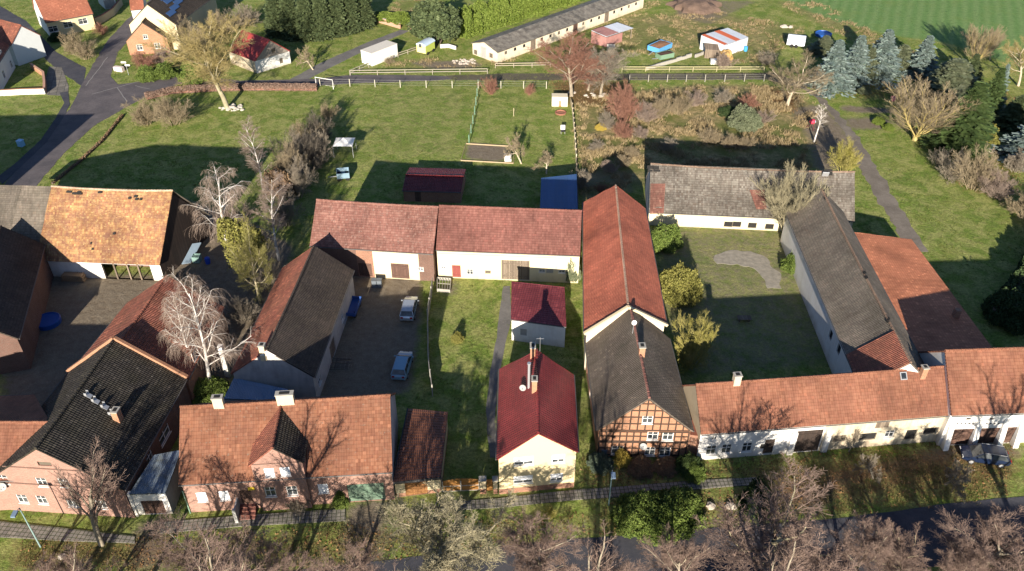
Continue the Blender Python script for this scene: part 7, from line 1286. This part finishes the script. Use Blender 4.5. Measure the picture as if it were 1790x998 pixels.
hedge('yard_hedge', 'dark overgrown hedge in the shade at the right picture edge', [(1740,560), (1800,480), (1830,400)], 3, 2.5, 14000, .12, L_DARK)
# dry meadow grass, dead stalks
def dry_grass():
    g = np.random.default_rng(12); ok = np.argwhere((DRY > .72)); ok2 = np.argwhere((DRY > .38) & (DRY <= .72)); pts = []
    for arr, n in ((ok, 9000), (ok2, 5000)):
        i = arr[g.integers(0, len(arr), n)]; x = gx[i[:, 1]] + g.uniform(-.4, .4, n); y = gy[i[:, 0]] + g.uniform(-.4, .4, n); q = np.array([noise.noise(Vector((a, b, 0)) * .22) + .6 * noise.noise(Vector((a, b, 5)) * .8) for a, b in zip(x, y)]); k = q > .04; pts.append(np.stack([x[k], y[k], np.zeros(k.sum()), (.35 + .55 * np.clip(q[k], 0, 1)) * (1 if n == 9000 else .7)], -1))
    T = np.concatenate(pts); B6 = 7; C = np.repeat(T, B6, 0); n = len(C); a = g.uniform(0, 6.28, n); b = g.normal(0, .22, (n, 2)); h = C[:, 3] * g.uniform(.5, 1.3, n); base = C[:, :3].copy(); base[:, :2] += b; w_ = .05
    A = base + np.stack([np.cos(a) * w_, np.sin(a) * w_, np.zeros(n)], -1); Bp = base - np.stack([np.cos(a) * w_, np.sin(a) * w_, np.zeros(n)], -1); tip = base + np.stack([g.normal(0, .22, n), g.normal(0, .22, n), h], -1); mid = (base + tip) / 2 + np.array([0, 0, .08]); ww = np.stack([np.cos(a) * w_ * .6, np.sin(a) * w_ * .6, np.zeros(n)], -1)
    V = np.stack([A, Bp, tip - ww * .3, tip + ww * .3], 1).reshape(-1, 3); F = np.arange(len(V)).reshape(-1, 4); o = bpy.data.objects.new('dry_grass', np_mesh('dry_grass', V, F, L_DRY)); COL.objects.link(o); tag(o, 'tall straw coloured dry grass covering the meadow and paddock edges', 'grass', None, 'stuff')
dry_grass()
def blades(n, w_, h0, h1, spread, mask, seed, per, lean):
    g = np.random.default_rng(seed); arr = np.argwhere(mask); i = arr[g.integers(0, len(arr), n)]; x = gx[i[:, 1]] + g.uniform(-.4, .4, n); y = gy[i[:, 0]] + g.uniform(-.4, .4, n)
    q = np.array([noise.noise(Vector((a, b, 9)) * .35) + .7 * noise.noise(Vector((a, b, 2)) * 1.4) for a, b in zip(x, y)]); k = q > -.12; T = np.stack([x[k], y[k], np.zeros(k.sum()), h0 + (h1 - h0) * np.clip(q[k] + .2, 0, 1)], -1); C = np.repeat(T, per, 0); m = len(C)
    a = g.uniform(0, 6.28, m); base = C[:, :3].copy(); base[:, :2] += g.normal(0, spread, (m, 2)); h = C[:, 3] * g.uniform(.5, 1.3, m); o = np.stack([np.cos(a) * w_, np.sin(a) * w_, np.zeros(m)], -1); tip = base + np.stack([g.normal(0, lean, m), g.normal(0, lean, m), h], -1)
    V = np.stack([base + o, base - o, tip - o * .35, tip + o * .35], 1).reshape(-1, 3); return V, np.arange(len(V)).reshape(-1, 4)
VIEW = (np.abs(GX) < 18 + GY * .58) & (GY > 43) & (GY < 205)
ROADS = np.zeros(GX.shape, bool)
for o in list(S.objects):
    if o.get('kind') == 'structure' and o.type == 'MESH' and o.name.split('.')[0] in ('main_road', 'side_road', 'footpath', 'forecourt_paving', 'lower_road', 'pavement', 'garden_path', 'grass_field_path', 'garden_track', 'gravel_arc'):
        ROADS |= inside(GX, GY, [tuple(o.data.vertices[k].co[:2]) for k in o.data.polygons[0].vertices])
GRASSY = VIEW & (DRY < .35) & (SOIL < .35) & (LUSH < .3) & (LEAF < .3) & ~ROADS
V, F = blades(52000, .035, .06, .20, .10, GRASSY, 21, 4, .05); o = bpy.data.objects.new('lawn_grass', np_mesh('lawn_grass', V, F, leaf_mat('lawn_blades', [(0.075, 0.10, 0.02), (0.12, 0.145, 0.03), (0.19, 0.18, 0.06)]))); COL.objects.link(o); tag(o, 'short tufty winter grass of the mown lawns and verges', 'grass', None, 'stuff')
V, F = blades(7000, .03, .07, .20, .14, VIEW & (LEAF > .25) & (LEAF < .9) & ~ROADS & (GY < 75), 22, 5, .1); o = bpy.data.objects.new('verge_grass', np_mesh('verge_grass', V, F, leaf_mat('verge_blades', [(0.07, 0.07, 0.022), (0.12, 0.105, 0.035), (0.19, 0.14, 0.065)]))); COL.objects.link(o); tag(o, 'rough olive and brown grass of the street verge', 'grass', None, 'stuff')
g = np.random.default_rng(5); arr = np.argwhere(VIEW & (LEAF > .3) & ~ROADS); i = arr[g.integers(0, len(arr), 14000)]; C = np.stack([gx[i[:, 1]] + g.uniform(-.4, .4, 14000), gy[i[:, 0]] + g.uniform(-.4, .4, 14000), g.uniform(.03, .09, 14000)], -1)
V, F = leafcloud(g, C, .07, 2.5); o = bpy.data.objects.new('fallen_leaves', np_mesh('fallen_leaves', V, F, leaf_mat('leaf_litter', [(0.12, 0.06, 0.03), (0.22, 0.12, 0.05), (0.30, 0.19, 0.09)]))); COL.objects.link(o); tag(o, 'fallen russet leaves strewn on the verges and garden beds', 'leaves', None, 'stuff')
